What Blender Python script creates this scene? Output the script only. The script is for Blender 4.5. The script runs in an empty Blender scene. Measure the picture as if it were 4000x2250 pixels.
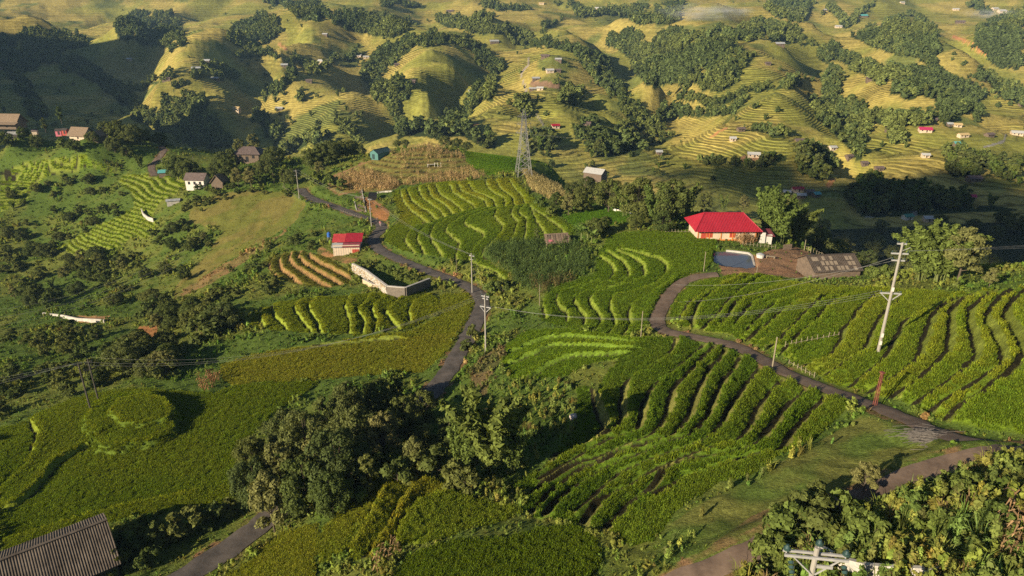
import bpy, math, random
import numpy as np

SC = bpy.context.scene
rng = np.random.default_rng(7)
random.seed(7)
R = math.radians

# ------------------------------------------------------------------ camera, sky, sun, exposure
W, H, F, PITCH = 2576.0, 1449.0, 1750.0, R(22.6)   # units of the layout sketch: picture 2576 wide
CT, ST = math.cos(PITCH), math.sin(PITCH)
cam_d = bpy.data.cameras.new('camera')
cam_d.sensor_width = 36.0
cam_d.lens = 36.0 * F / W
cam_d.clip_start = 0.5
cam_d.clip_end = 9000.0
cam = bpy.data.objects.new('camera', cam_d)
SC.collection.objects.link(cam)
cam.location = (0, 0, 0)
cam.rotation_euler = (math.pi / 2 - PITCH, 0, 0)
SC.camera = cam

SUN_EL = R(20.5)
SUN_AZ = (-0.765, -0.645)          # horizontal direction towards the sun (behind the camera, to its left)
_n = math.hypot(*SUN_AZ)
SUN = np.array([SUN_AZ[0] / _n * math.cos(SUN_EL), SUN_AZ[1] / _n * math.cos(SUN_EL), math.sin(SUN_EL)])
world = bpy.data.worlds.new('World')
SC.world = world
world.use_nodes = True
wn = world.node_tree.nodes
sky = wn.new('ShaderNodeTexSky')
sky.sky_type = 'NISHITA'
sky.sun_disc = False
sky.sun_elevation = SUN_EL
sky.sun_rotation = math.atan2(SUN[0], SUN[1])
sky.air_density = 0.75
sky.dust_density = 0.3
wn['Background'].inputs['Strength'].default_value = 0.05
world.node_tree.links.new(sky.outputs[0], wn['Background'].inputs['Color'])
sun_d = bpy.data.lights.new('sun', 'SUN')
sun_d.energy = 5.0
sun_d.angle = R(0.5)
sun_d.color = (1.0, 0.86, 0.63)
sun_o = bpy.data.objects.new('sun', sun_d)
SC.collection.objects.link(sun_o)
from mathutils import Vector, Matrix
sun_o.rotation_euler = Vector(tuple(SUN)).to_track_quat('Z', 'Y').to_euler()
SC.view_settings.view_transform = 'Standard'
SC.view_settings.look = 'None'
SC.view_settings.exposure = 0.92
SC.view_settings.gamma = 1.0
SC.render.engine = 'CYCLES'
SC.cycles.max_bounces = 5
SC.cycles.diffuse_bounces = 3
SC.cycles.glossy_bounces = 2
SC.cycles.transmission_bounces = 3
SC.cycles.transparent_max_bounces = 6
SC.cycles.volume_bounces = 0
SC.cycles.use_denoising = False
SC.cycles.caustics_reflective = False
SC.cycles.caustics_refractive = False

# ------------------------------------------------------------------ small helpers
COL = SC.collection

def tag(o, label=None, cat=None, group=None, kind=None):
    if label: o['label'] = label
    if cat: o['category'] = cat
    if group: o['group'] = group
    if kind: o['kind'] = kind
    return o

def link(name, me, mat=None, parent=None, loc=None, rz=None):
    o = bpy.data.objects.new(name, me)
    COL.objects.link(o)
    if mat is not None and me is not None and not me.materials:
        me.materials.append(mat)
    if parent is not None: o.parent = parent
    if loc is not None: o.location = loc
    if rz is not None: o.rotation_euler = (0, 0, rz)
    return o

def empty(name, loc, rz=0.0, label=None, cat=None, group=None):
    o = bpy.data.objects.new(name, None)
    o.empty_display_size = 0.5
    COL.objects.link(o)
    o.location = loc
    o.rotation_euler = (0, 0, rz)
    return tag(o, label, cat, group)

def mesh_np(name, V, faces, k=4, smooth=False, cols=None, attrs=None):
    """V (n,3), faces (m,k) -> mesh, all faces of k corners"""
    V = np.ascontiguousarray(V, np.float32)
    faces = np.ascontiguousarray(faces, np.int32)
    me = bpy.data.meshes.new(name)
    n, m = len(V), len(faces)
    me.vertices.add(n)
    me.vertices.foreach_set('co', V.ravel())
    me.loops.add(m * k)
    me.loops.foreach_set('vertex_index', faces.ravel())
    me.polygons.add(m)
    me.polygons.foreach_set('loop_start', np.arange(0, m * k, k, dtype=np.int32))
    if smooth:
        me.polygons.foreach_set('use_smooth', np.ones(m, bool))
    if cols is not None:
        a = me.color_attributes.new('Col', 'FLOAT_COLOR', 'POINT')
        c4 = np.ones((n, 4), np.float32); c4[:, :3] = cols
        a.data.foreach_set('color', c4.ravel())
    if attrs:
        for nm, arr in attrs.items():
            a = me.attributes.new(nm, 'FLOAT', 'POINT')
            a.data.foreach_set('value', np.ascontiguousarray(arr, np.float32))
    me.update()
    me.validate()
    return me

class MB:
    """collects boxes, bars, tubes and polygons into one mesh"""
    def __init__(s): s.v = []; s.f = []
    def poly(s, pts):
        i = len(s.v); s.v += [tuple(p) for p in pts]; s.f.append(tuple(range(i, i + len(pts)))); return s
    def box(s, c, d, rz=0.0):
        i = len(s.v); cx, cy, cz = c; a, b, h = d[0] / 2, d[1] / 2, d[2] / 2
        ca, sa = math.cos(rz), math.sin(rz)
        for z in (-h, h):
            for x, y in ((-a, -b), (a, -b), (a, b), (-a, b)):
                s.v.append((cx + x * ca - y * sa, cy + x * sa + y * ca, cz + z))
        s.f += [tuple(i + k for k in q) for q in ((3, 2, 1, 0), (4, 5, 6, 7), (0, 1, 5, 4), (1, 2, 6, 5), (2, 3, 7, 6), (3, 0, 4, 7))]
        return s
    def bar(s, p, q, r, r2=None, n=6):
        p = Vector(p); q = Vector(q); r2 = r if r2 is None else r2
        d = (q - p).normalized()
        x = d.orthogonal().normalized(); y = d.cross(x)
        i = len(s.v)
        for k in range(n):
            a = 2 * math.pi * k / n
            e = x * math.cos(a) + y * math.sin(a)
            s.v.append(tuple(p + e * r)); s.v.append(tuple(q + e * r2))
        for k in range(n):
            j = (k + 1) % n
            s.f.append((i + 2 * k, i + 2 * j, i + 2 * j + 1, i + 2 * k + 1))
        s.f.append(tuple(i + 2 * k for k in range(n))[::-1]); s.f.append(tuple(i + 2 * k + 1 for k in range(n)))
        return s
    def slab(s, pts, t):
        """planar polygon pts thickened by t against its normal"""
        p = [Vector(a) for a in pts]
        nrm = (p[1] - p[0]).cross(p[2] - p[0]).normalized()
        i = len(s.v); n = len(p)
        s.v += [tuple(a) for a in p] + [tuple(a - nrm * t) for a in p]
        s.f.append(tuple(range(i, i + n))); s.f.append(tuple(range(i + n, i + 2 * n))[::-1])
        for k in range(n):
            j = (k + 1) % n
            s.f.append((i + k, i + n + k, i + n + j, i + j))
        return s
    def mesh(s, name, smooth=False):
        me = bpy.data.meshes.new(name)
        me.from_pydata(s.v, [], s.f)
        if smooth:
            me.polygons.foreach_set('use_smooth', np.ones(len(me.polygons), bool))
        me.update()
        return me
    def build(s, name, mat, parent=None, smooth=False, loc=None, rz=None):
        return link(name, s.mesh(name, smooth), mat, parent, loc, rz)

# noise ------------------------------------------------------------
_perm = np.random.default_rng(3).random((8, 256, 256)).astype(np.float32)
def vnoise(x, y, s=0):
    x = np.asarray(x, np.float64); y = np.asarray(y, np.float64)
    xi = np.floor(x).astype(np.int64); yi = np.floor(y).astype(np.int64)
    fx = x - xi; fy = y - yi
    fx = fx * fx * fx * (fx * (fx * 6 - 15) + 10); fy = fy * fy * fy * (fy * (fy * 6 - 15) + 10)
    P = _perm[s % 8]; x0 = (xi + 17 * s) & 255; y0 = (yi + 31 * s) & 255; x1 = (x0 + 1) & 255; y1 = (y0 + 1) & 255
    return (P[x0, y0] * (1 - fx) + P[x1, y0] * fx) * (1 - fy) + (P[x0, y1] * (1 - fx) + P[x1, y1] * fx) * fy
def fbm(x, y, s=0, o=4):
    t = 0; a = 1.0; n = 0
    for k in range(o):
        t = t + a * (vnoise(x * 2 ** k, y * 2 ** k, s + k) - 0.5) * 2; n += a; a *= 0.5
    return t / n
def sstep(e0, e1, x):
    t = np.clip((x - e0) / (e1 - e0), 0, 1); return t * t * (3 - 2 * t)

# camera geometry --------------------------------------------------
def rays(u, v):
    u = np.asarray(u, float); v = np.asarray(v, float)
    a = (u - W / 2) / F; b = (H / 2 - v) / F
    return np.stack([a, CT + b * ST, -ST + b * CT], -1)
def at_z(u, v, z):
    d = rays(u, v); t = z / d[..., 2]
    return d * t[..., None]
def at_y(u, v, y):
    d = rays(u, v); t = np.asarray(y) / d[..., 1]
    return d * t[..., None]
def project(P):
    dep = P[..., 1] * CT - P[..., 2] * ST
    up = P[..., 1] * ST + P[..., 2] * CT
    return W / 2 + F * P[..., 0] / dep, H / 2 - F * up / dep

# ------------------------------------------------------------------ terrain: control points
# near ground (u, v, z below the camera)
NEAR = [
(0,1449,-56),(250,1449,-55),(500,1449,-55),(640,1330,-55.5),(850,1160,-55.5),(1090,1000,-55.5),(1130,930,-55.5),(1180,850,-55.8),
(1230,745,-56.5),(1150,705,-57),(1050,670,-57.5),(960,630,-58),(935,605,-58.3),(975,565,-58.5),(900,540,-59),(800,505,-60),(755,480,-61),
(30,1100,-59),(150,1200,-58),(300,1200,-57.5),(500,1150,-57),(600,1000,-57),(700,950,-57),(550,1250,-56),(200,1300,-57),(0,1350,-57.5),
(800,850,-56.5),(1000,800,-56),(900,900,-56.5),(650,800,-58),(1100,760,-56),(480,880,-61),(560,920,-58.5),(330,1060,-57.5),(180,1020,-59),
(300,900,-66),(100,950,-67),(0,1000,-66),(60,1040,-62),(350,830,-70),(150,850,-72),(200,800,-76),(60,790,-80),(0,880,-71),
(0,720,-88),(150,700,-86),(250,720,-82),(400,760,-75),(500,740,-71),(600,700,-66),(700,740,-63),(800,700,-61),(880,720,-60),(1000,740,-57),
(450,640,-74),(600,600,-68),(700,560,-65),(750,520,-62),(850,570,-60),(780,620,-61),(650,500,-64),(500,520,-67),(420,560,-71),
(350,620,-78),(250,640,-82),(150,620,-84),(50,620,-84),(100,560,-80),(250,560,-76),(330,500,-70),(400,470,-67),(450,460,-65),
(150,480,-72),(200,440,-68),(50,450,-70),(0,520,-76),(300,430,-67),(100,410,-67),(0,400,-66),
(200,345,-53),(40,318,-52),(130,385,-60),(60,360,-57),(300,355,-56.5),(380,385,-61),(480,430,-64),(620,415,-58),(700,430,-60),(520,455,-64),
(780,470,-59),(850,430,-58),(900,402,-55.5),(960,388,-53),(1000,380,-51.5),(1080,366,-50),(1170,385,-53),(1100,440,-56),(1000,460,-57.2),(900,470,-58),
(930,510,-58.5),(1200,420,-55),(1250,400,-54.5),(1300,430,-55),(1320,440,-55.5),(1400,480,-54.5),(1350,450,-55.2),(1380,400,-58),
(1000,480,-57.5),(1150,480,-56),(1280,460,-55.3),(990,560,-58),(1100,560,-55.8),(1250,540,-53.5),(1380,530,-52),(1100,640,-56),(1200,620,-54.5),
(1300,590,-53),(1430,575,-51.5),(1180,690,-56),(1270,700,-54.5),(1300,650,-53.5),(1400,650,-52),(1470,640,-51),(1500,560,-50.5),(1580,550,-50),
(1500,530,-51),(1330,740,-54),(1400,700,-52),(1450,600,-51),
(1380,790,-52.5),(1500,800,-50.5),(1600,800,-48.5),(1650,830,-47.5),(1520,650,-50),(1600,620,-48.5),(1750,610,-47.5),(1700,680,-47.3),(1650,770,-48),
(1790,690,-46.5),(1350,850,-52),(1280,880,-52),(1230,800,-55),
(1830,605,-48.3),(1740,592,-48.3),(1900,612,-48.3),(1600,520,-52),(1750,530,-52),(1950,580,-51),
(1850,655,-47.8),(1950,655,-47.8),(2050,640,-48.3),(2090,695,-46.5),(2100,712,-44.5),
(1750,740,-45.5),(1900,760,-44),(2000,760,-42.5),(2100,760,-41),(2209,883,-38.5),(2000,900,-41.5),(2300,780,-38.5),(2400,760,-37),(2500,740,-35.5),
(2576,725,-34.5),(2500,900,-34),(2576,1000,-32.5),(2400,1000,-35),(2300,980,-36.5),(2450,1080,-33.5),(2576,1100,-31.5),(1850,860,-44),(2200,722,-40.5),(2300,718,-39.2),
(1800,850,-45),(1900,890,-43.5),(2000,950,-41.5),(2150,1000,-38.5),(2250,1030,-37),(2400,1090,-34.8),(2500,1110,-33.2),
(1340,880,-51),(1450,870,-49.5),(1550,880,-48),(1700,880,-46),(1430,960,-50),(1330,1000,-51.5),(1500,1000,-48.5),(1700,1000,-44.5),(1900,1000,-42),
(2050,1000,-40),(2150,1030,-38),(1500,1100,-47),(1700,1100,-43.5),(1900,1100,-40.5),(2050,1090,-38.5),(1400,1200,-47.5),(1600,1200,-43.5),(1800,1180,-40.5),
(1300,1290,-46.5),(1500,1300,-43.5),(1650,1320,-41.5),(1600,1380,-41.5),(1230,1180,-48.8),(1150,1150,-51),(1270,1250,-47),(1180,960,-54.5),(1250,1000,-52.5),
(1000,1250,-47.5),(900,1320,-48),(850,1400,-48.5),(700,1400,-51.5),(600,1449,-52.5),(1100,1330,-45.5),(1250,1330,-45),(1100,1449,-43.5),(1300,1420,-43),
(1500,1400,-42),(1500,1449,-41.5),(950,1200,-50),
(2200,1100,-36.5),(2000,1150,-38),(2200,1180,-36),(1900,1230,-38.5),(2050,1250,-37),(1800,1330,-38.8),(2350,1150,-35),
(1700,1449,-38.8),(1850,1400,-37.2),(2000,1330,-36.2),(2200,1230,-35.4),(2400,1140,-34.4),
(2300,1250,-33),(2200,1400,-32.5),(2400,1350,-30.5),(2500,1200,-31.5),(2576,1300,-28.5),(2576,1449,-27.5),(2300,1449,-31),(2050,1449,-34.5)]
NEARW = [(0,15,-40),(20,12,-31),(-30,20,-50),(45,20,-26),(-150,60,-66),(-220,120,-84),(-120,25,-62),(90,50,-24),(92,102,-38),(110,128,-60),(125,112,-52),(140,160,-90),
(80,140,-58),(100,200,-86),(60,214,-74),(85,240,-96),(60,262,-95),(130,245,-107),(130,300,-108),(0,345,-96),(-60,330,-76),(-60,380,-95),(30,290,-90),(160,180,-106),(200,260,-112),
(-200,365,-80),(-200,420,-98),(-120,350,-80),(-120,410,-98),(-270,340,-62),(-300,400,-90),(-330,250,-80),(-300,180,-88),(60,400,-104),(150,400,-106),(260,380,-106),
(150,110,-72),(220,160,-112),(-400,330,-70),(-400,420,-96),(260,240,-114),(25,250,-74)]
def rbf_fit(P, z, c, lam):
    n = len(P)
    d = np.sqrt(((P[:, None] - P[None]) ** 2).sum(-1) + c * c)
    A = np.zeros((n + 3, n + 3)); A[:n, :n] = d - lam * np.eye(n)
    A[:n, n] = 1; A[:n, n + 1:] = P; A[n, :n] = 1; A[n + 1:, :n] = P.T
    s = np.linalg.solve(A, np.r_[z, 0, 0, 0])
    return P, s, c
def rbf_eval(m, x, y):
    P, s, c = m
    sh = np.shape(x); x = np.ravel(x); y = np.ravel(y); o = np.empty(len(x)); n = len(P)
    for i in range(0, len(x), 20000):
        X = x[i:i + 20000, None]; Y = y[i:i + 20000, None]
        o[i:i + 20000] = np.sqrt((X - P[:, 0]) ** 2 + (Y - P[:, 1]) ** 2 + c * c) @ s[:n] + s[n] + s[n + 1] * X[:, 0] + s[n + 2] * Y[:, 0]
    return o.reshape(sh)
_n = np.array(NEAR, float)
_p = at_z(_n[:, 0], _n[:, 1], _n[:, 2])
_p = np.vstack([_p, np.array(NEARW, float)])
M_NEAR = rbf_fit(_p[:, :2], _p[:, 2], 4.0, 3.0)

# far valley side (u, v, k): k scales the distance at which the view meets an even ramp, k<1 crest, k>1 gully
def ramp_y(u, v):
    return np.interp(v, [-120, -50, 0, 100, 200, 300, 400, 450, 550, 700], [2100, 1560, 1332, 950, 740, 590, 465, 415, 340, 280])
PROF_Y = [300, 340, 450, 590, 740, 950, 1332, 1800, 2600]; PROF_Z = [-108, -107, -100, -92, -76, -48, 0, 75, 240]
def prof(y): return np.interp(y, PROF_Y, PROF_Z)
CREST = [  # polyline, k
([(870,228),(810,262),(750,300),(715,335)],.955),([(870,228),(930,270),(960,300)],.965),([(850,290),(840,340)],.95),
([(1095,78),(1080,118),(1040,150),(990,195)],.95),([(1080,118),(1120,160),(1180,200),(1215,225)],.965),([(1060,160),(1080,215)],.95),
([(1060,245),(1040,280),(1090,290)],.965),([(1320,240),(1260,270),(1210,300)],.96),([(1280,290),(1250,330)],.955),
([(1385,145),(1400,185),(1390,230),(1400,270),(1440,310)],.96),([(1500,230),(1530,280)],.975),
([(1720,78),(1790,92),(1860,118),(1910,140)],.94),([(1700,130),(1740,190)],.955),([(1640,150),(1650,200)],.965),
([(1960,112),(1975,160),(1995,200),(1965,232),(1970,290),(2000,350)],.945),([(1965,232),(1880,280),(1800,330)],.965),([(1900,330),(1880,390)],.965),
([(2150,150),(2250,180),(2350,205),(2450,250)],.95),([(2200,225),(2280,255)],.965),([(2230,290),(2330,350),(2420,400)],.985),
([(620,78),(540,105),(470,130),(430,175)],.945),([(430,175),(390,215),(345,245)],.965),([(560,220),(500,245)],.97),([(480,285),(430,310),(390,350)],.95),
([(40,40),(100,55)],.95),([(330,40),(390,70),(430,110)],.95),([(700,40),(760,70)],.96),([(820,150),(760,180),(700,200)],.965),([(780,90),(700,130)],.97),
([(900,50),(980,60)],.955),([(1180,40),(1260,60)],.965),([(1420,60),(1480,110)],.97),([(1560,40),(1640,60)],.96),([(1780,40),(1850,60)],.96),
([(1960,20),(2040,50)],.945),([(2200,60),(2300,40),(2360,100)],.95),([(2480,70),(2560,50)],.95),([(2400,130),(2460,160)],.97),([(60,300),(0,270)],.95),
([(2100,320),(2140,370)],.975),([(2480,310),(2560,300)],.985),([(640,300),(620,250)],.975)]
GULLY = [
([(940,190),(935,240),(985,290),(1010,335),(1000,370)],1.045),([(905,120),(940,160),(940,190)],1.03),([(1240,200),(1200,250),(1150,290),(1110,330),(1100,360)],1.04),
([(1250,130),(1245,180)],1.03),([(1330,250),(1330,300),(1340,350)],1.02),([(1500,125),(1560,160),(1610,210),(1645,265),(1700,330),(1760,390)],1.055),
([(1450,250),(1500,310),(1540,350)],1.03),([(1590,100),(1570,60)],1.02),([(2100,195),(2065,240),(2085,285),(2130,330),(2120,400),(2100,450)],1.04),
([(2060,90),(2040,110),(2100,130)],1.04),([(2480,200),(2500,260),(2420,300),(2350,290)],1.035),([(2380,60),(2400,120),(2440,180)],1.03),
([(560,50),(470,90),(410,130),(350,190),(320,255),(360,320),(440,360),(540,385)],1.06),([(200,60),(230,120),(240,180),(290,240)],1.05),([(100,130),(150,200),(200,260),(300,320)],1.06),
([(660,150),(690,230),(660,290),(600,345),(560,380)],1.04),([(740,130),(740,190),(690,250)],1.03),([(1000,105),(930,120),(880,150)],1.03),
([(1120,60),(1180,110),(1220,130),(1290,110)],1.03),([(1340,30),(1300,90)],1.02),([(1430,20),(1380,80)],1.02),([(1700,20),(1680,60)],1.03),
([(1920,60),(1900,100),(1940,105)],1.03),([(620,300),(700,330),(760,350)],1.02),([(1650,380),(1800,430),(1950,470),(2150,500),(2350,530),(2576,560)],1.01),
([(60,230),(120,290),(200,320)],1.05)]
def densify(pl, step):
    out = []
    for (a, b), (c, d) in zip(pl[:-1], pl[1:]):
        n = max(1, int(math.hypot(c - a, d - b) / step))
        for i in range(n): out.append((a + (c - a) * i / n, b + (d - b) * i / n))
    out.append(pl[-1]); return out
_fu = []
for pl, k in CREST: _fu += [(u, v, k) for u, v in densify(pl, 28)]
for pl, k in GULLY: _fu += [(u, v, k) for u, v in densify(pl, 28)]
for u in (-300, -100, 2680, 2900):
    for v in (0, 120, 240, 360, 480): _fu.append((u, v, 1.0))
for u in range(0, 2600, 260): _fu.append((u, -50, 0.99))
_f = np.array(_fu)
_f[:, 2] = 1 + (_f[:, 2] - 1) * 2.6
_q = at_y(_f[:, 0], _f[:, 1], ramp_y(_f[:, 0], _f[:, 1]) * _f[:, 2])
_far_off = _q[:, 2] - prof(_q[:, 1])
M_FAR = rbf_fit(_q[:, :2], _far_off, 7.0, 2.0)

def far_h(x, y):
    r = prof(y) - 26 * sstep(-30, -150, x) * sstep(340, 420, y) * (1 - sstep(520, 680, y))
    off = rbf_eval(M_FAR, x, y)
    fade = 1 - sstep(1500, 2200, y)
    n = fbm(x / 95 + 0.35 * fbm(x / 60, y / 60, 5), y / 95, 2, 3) * 9 + fbm(x / 34, y / 34, 4, 2) * 2.6
    h = r + np.clip(off, -80, 90) * fade + n * sstep(330, 520, y) + (fbm(x / 150 + 7, y / 190, 6, 3) * 26) * sstep(820, 1150, y)
    h = np.maximum(h, -138 + 3 * fbm(x / 60, y / 60, 1, 2))
    return h
def left_shade_hills(x, y):  # unseen hills added at left, shaped to shade the far valley
    def g(A, cx, cy, sx, sy, rot):
        c, s = math.cos(rot), math.sin(rot); X = (x - cx) * c + (y - cy) * s; Y = -(x - cx) * s + (y - cy) * c
        return A * np.exp(-((X / sx) ** 2 + (Y / sy) ** 2))
    return np.maximum(g(245, -800, 600, 150, 300, 0.9), g(192, -560, 330, 70, 130, 0.7))
def base_h(x, y):
    r = np.hypot(x * 0.8, y)
    lf = sstep(-20, -90, x)
    w = sstep(300 + 55 * lf, 400 + 45 * lf, r)
    h = np.zeros_like(x)
    a = w < 0.999; b = w > 0.001
    hn = np.zeros_like(x); hf = np.zeros_like(x)
    hn[a] = rbf_eval(M_NEAR, x[a], y[a]); hf[b] = far_h(x[b], y[b])
    return hn * (1 - w) + hf * w

# fan-shaped grid: rows along the valley, spacing grows with distance
NC = 860; SX = 1.02
ROWS = np.concatenate([np.geomspace(13, 345, 800), np.geomspace(345, 1900, 390)[1:]])
NR = len(ROWS)
SXV = np.linspace(-SX, SX, NC)
cr = np.unique(np.r_[np.arange(0, NR, 4), NR - 1]); cc = np.unique(np.r_[np.arange(0, NC, 4), NC - 1])
Xc = SXV[cc][None, :] * ROWS[cr][:, None]; Yc = np.repeat(ROWS[cr][:, None], len(cc), 1)
Zc = base_h(Xc, Yc)
# upsample bilinearly in index space
def upsample(Z):
    ri = np.interp(np.arange(NR), cr, np.arange(len(cr))); ci = np.interp(np.arange(NC), cc, np.arange(len(cc)))
    r0 = np.clip(ri.astype(int), 0, len(cr) - 2); c0 = np.clip(ci.astype(int), 0, len(cc) - 2)
    fr = (ri - r0)[:, None]; fc = (ci - c0)[None]
    return (Z[r0][:, c0] * (1 - fr) * (1 - fc) + Z[r0 + 1][:, c0] * fr * (1 - fc) + Z[r0][:, c0 + 1] * (1 - fr) * fc + Z[r0 + 1][:, c0 + 1] * fr * fc)
GX = SXV[None, :] * ROWS[:, None]; GY = np.repeat(ROWS[:, None], NC, 1)
H0 = upsample(Zc)
GZ = H0.copy()
def hgt(x, y, Z=None):
    Z = GZ if Z is None else Z
    x = np.asarray(x, float); y = np.clip(np.asarray(y, float), ROWS[0], ROWS[-1] - 1e-6)
    c = np.clip((x / y + SX) / (2 * SX) * (NC - 1), 0, NC - 1.001); c0 = c.astype(int); fc = c - c0
    r0 = np.clip(np.searchsorted(ROWS, y, 'right') - 1, 0, NR - 2); fr = (y - ROWS[r0]) / (ROWS[r0 + 1] - ROWS[r0])
    return (Z[r0, c0] * (1 - fc) + Z[r0, c0 + 1] * fc) * (1 - fr) + (Z[r0 + 1, c0] * (1 - fc) + Z[r0 + 1, c0 + 1] * fc) * fr
def hit(u, v, ymin=13.0, ymax=1890.0, Z=None):
    """where the view through (u, v) first meets the ground"""
    u = np.atleast_1d(np.asarray(u, float)); v = np.atleast_1d(np.asarray(v, float))
    d = rays(u, v)
    lo = np.full(len(u), ymin); res = np.full(len(u), np.nan); act = np.ones(len(u), bool)
    ys = np.geomspace(ymin, ymax, 420)
    prev = ys[0]
    for yv in ys[1:]:
        t = yv / d[:, 1]
        below = (d[:, 2] * t) < hgt(d[:, 0] * t, np.full(len(u), yv), Z)
        new = act & below
        if new.any():
            a = np.full(new.sum(), prev); b = np.full(new.sum(), yv); dd = d[new]
            for _ in range(14):
                m = (a + b) / 2; tt = m / dd[:, 1]
                bl = dd[:, 2] * tt < hgt(dd[:, 0] * tt, m, Z)
                b = np.where(bl, m, b); a = np.where(bl, a, m)
            res[new] = b; act &= ~new
        prev = yv
        if not act.any(): break
    res = np.where(np.isnan(res), ymax, res)
    t = res / d[:, 1]
    return d * t[:, None]
def hit1(u, v, **k): return hit([u], [v], **k)[0]
# ------------------------------------------------------------------ roads
def smooth_line(P, step, soft=2.2):
    P = np.asarray(P, float)
    d = np.r_[0, np.cumsum(np.linalg.norm(np.diff(P[:, :2], axis=0), axis=1))]
    n = max(3, int(d[-1] / step))
    s = np.linspace(0, d[-1], n)
    Q = np.stack([np.interp(s, d, P[:, k]) for k in range(P.shape[1])], 1)
    k = max(1, int(round(soft / step)))
    for _ in range(3 if soft > 1 else 2):
        Q2 = Q.copy()
        pad = np.vstack([Q[:1]] * k + [Q] + [Q[-1:]] * k)
        cs = np.cumsum(np.vstack([np.zeros((1, Q.shape[1])), pad]), 0)
        Q2 = (cs[2 * k + 1:] - cs[:-2 * k - 1]) / (2 * k + 1)
        Q2[0] = Q[0]; Q2[-1] = Q[-1]; Q = Q2
    return Q
def dist_poly(x, y, P, want_t=False):
    """distance, signed side (left of travel positive) and nearest index along polyline P (n,2)"""
    best = np.full(x.shape, 1e9); sgn = np.zeros(x.shape); idx = np.zeros(x.shape)
    for i in range(len(P) - 1):
        ax, ay = P[i, :2]; bx, by = P[i + 1, :2]; dx, dy = bx - ax, by - ay; L = dx * dx + dy * dy + 1e-12
        t = np.clip(((x - ax) * dx + (y - ay) * dy) / L, 0, 1)
        ex = x - ax - t * dx; ey = y - ay - t * dy; d = ex * ex + ey * ey
        cr_ = dx * (y - ay) - dy * (x - ax)
        m = d < best - 1e-9
        best = np.where(m, d, best); sgn = np.where(m, np.sign(cr_), sgn); idx = np.where(m, i + t, idx)
    return np.sqrt(best), sgn, idx
ROAD_D = {
 'main': ([(400,1490),(500,1430),(600,1362),(660,1315),(760,1235),(880,1150),(1000,1068),(1080,1000),(1105,960),(1130,930),(1160,880),(1186,830),(1206,790),(1216,762),(1208,738),(1170,716),(1120,697),(1060,675),(1000,650),(955,630),(937,610),(942,590),(966,574),(952,559),(900,541),(850,522),(800,505),(768,490),(757,474)],3.0),
 'track': ([(1806,690),(1765,690),(1722,702),(1690,730),(1666,770),(1655,800),(1645,826),(1690,840),(1760,848),(1830,862),(1890,886),(1940,918),(2000,950),(2080,980),(2150,1002),(2220,1027),(2290,1057),(2350,1087),(2420,1110),(2500,1122),(2640,1135)],2.3),
 'lower': ([(1640,1490),(1780,1428),(1900,1385),(1990,1332),(2100,1282),(2250,1218),(2350,1172),(2440,1134),(2520,1128),(2640,1140)],1.9),
 'village': ([(388,442),(378,418),(402,394),(414,378),(404,366)],2.6)}
ROADS = {}
for k, (pl, w) in ROAD_D.items():
    a = np.array(pl, float); P = hit(a[:, 0], a[:, 1], Z=H0, ymax=340)
    ROADS[k] = (smooth_line(P, 0.6), w)
NEARR = ROWS < 345
nr = int(NEARR.sum())
nx, ny = GX[:nr], GY[:nr]
road_d = np.full(nx.shape, 99.0)
GZ = H0.copy()
for k, (Q, w) in ROADS.items():
    x0, x1 = Q[:, 0].min() - 6, Q[:, 0].max() + 6; y0, y1 = Q[:, 1].min() - 6, Q[:, 1].max() + 6
    m = (nx > x0) & (nx < x1) & (ny > y0) & (ny < y1)
    P = Q[::3]
    d, s, i = dist_poly(nx[m], ny[m], P)
    zr = np.interp(i, np.arange(len(P)), P[:, 2])
    wgt = 1 - sstep(w / 2 + 0.5, w / 2 + 2.6, d)
    z = GZ[:nr][m]
    GZ[:nr][m] = z * (1 - wgt) + (zr - 0.10) * wgt
    road_d[m] = np.minimum(road_d[m], d - w / 2)
H1 = GZ.copy()

# ------------------------------------------------------------------ fields
def T(ox, oy, s, *lines): return [[(ox + x / s, oy + y / s) for x, y in l] for l in lines]
C5 = (858.5, 450.8, 3.0); RG1 = (1255.8, 824.3, 3.3333); RG2 = (1803.2, 676.2, 3.3333); RG3 = (772.8, 1159.2, 2.6667); C6 = (1717.0, 450.8, 3.0); RG4 = (0.0, 354.2, 3.3333)
FIELDS = []
def field(name, poly, lines, col, step=1.25, mode='lines', plant=0.75, col2=None, riser=(0.181,0.212,0.036), rw=0.48, dens=1.0, part='rice_terrace', fw=0.40):
    FIELDS.append(dict(name=name, poly=np.array(poly, float), lines=lines, col=np.array(col) * np.array([1.22, 1.32, 0.85]), step=step, mode=mode, plant=plant,
                       col2=np.array(col2 if col2 is not None else col) * np.array([1.22, 1.32, 0.85]), riser=np.array(riser), rw=rw, dens=dens, part=part, fw=fw))
field('upper knoll terraces', [(988,482),(1060,466),(1130,456),(1200,456),(1292,448),(1312,470),(1335,496),(1352,510),(1290,519),(1200,523),(1150,536),(1080,560),(1035,572),(1005,562),(1006,532),(992,505)],
 T(*C5, [(440,80),(470,170),(530,240),(590,280),(650,330)], [(490,70),(530,160),(600,210),(680,260),(715,310)], [(575,50),(610,140),(680,190),(750,240),(780,295)],
 [(645,50),(680,130),(760,180),(820,230),(850,275)], [(710,40),(740,110),(820,160),(890,210),(910,255)], [(820,40),(850,110),(920,150),(990,190),(1020,230)],
 [(885,40),(905,90),(1000,125),(1080,160),(1110,225)], [(965,30),(1000,90),(1080,120),(1150,160),(1165,220)], [(1090,10),(1110,70),(1170,110),(1230,140),(1235,210)],
 [(1170,0),(1190,60),(1260,110),(1300,150),(1312,210)], [(1270,0),(1320,80),(1370,130),(1390,200)]), (0.195,0.225,0.026), 0.7, col2=(0.225,0.215,0.03))
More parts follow.
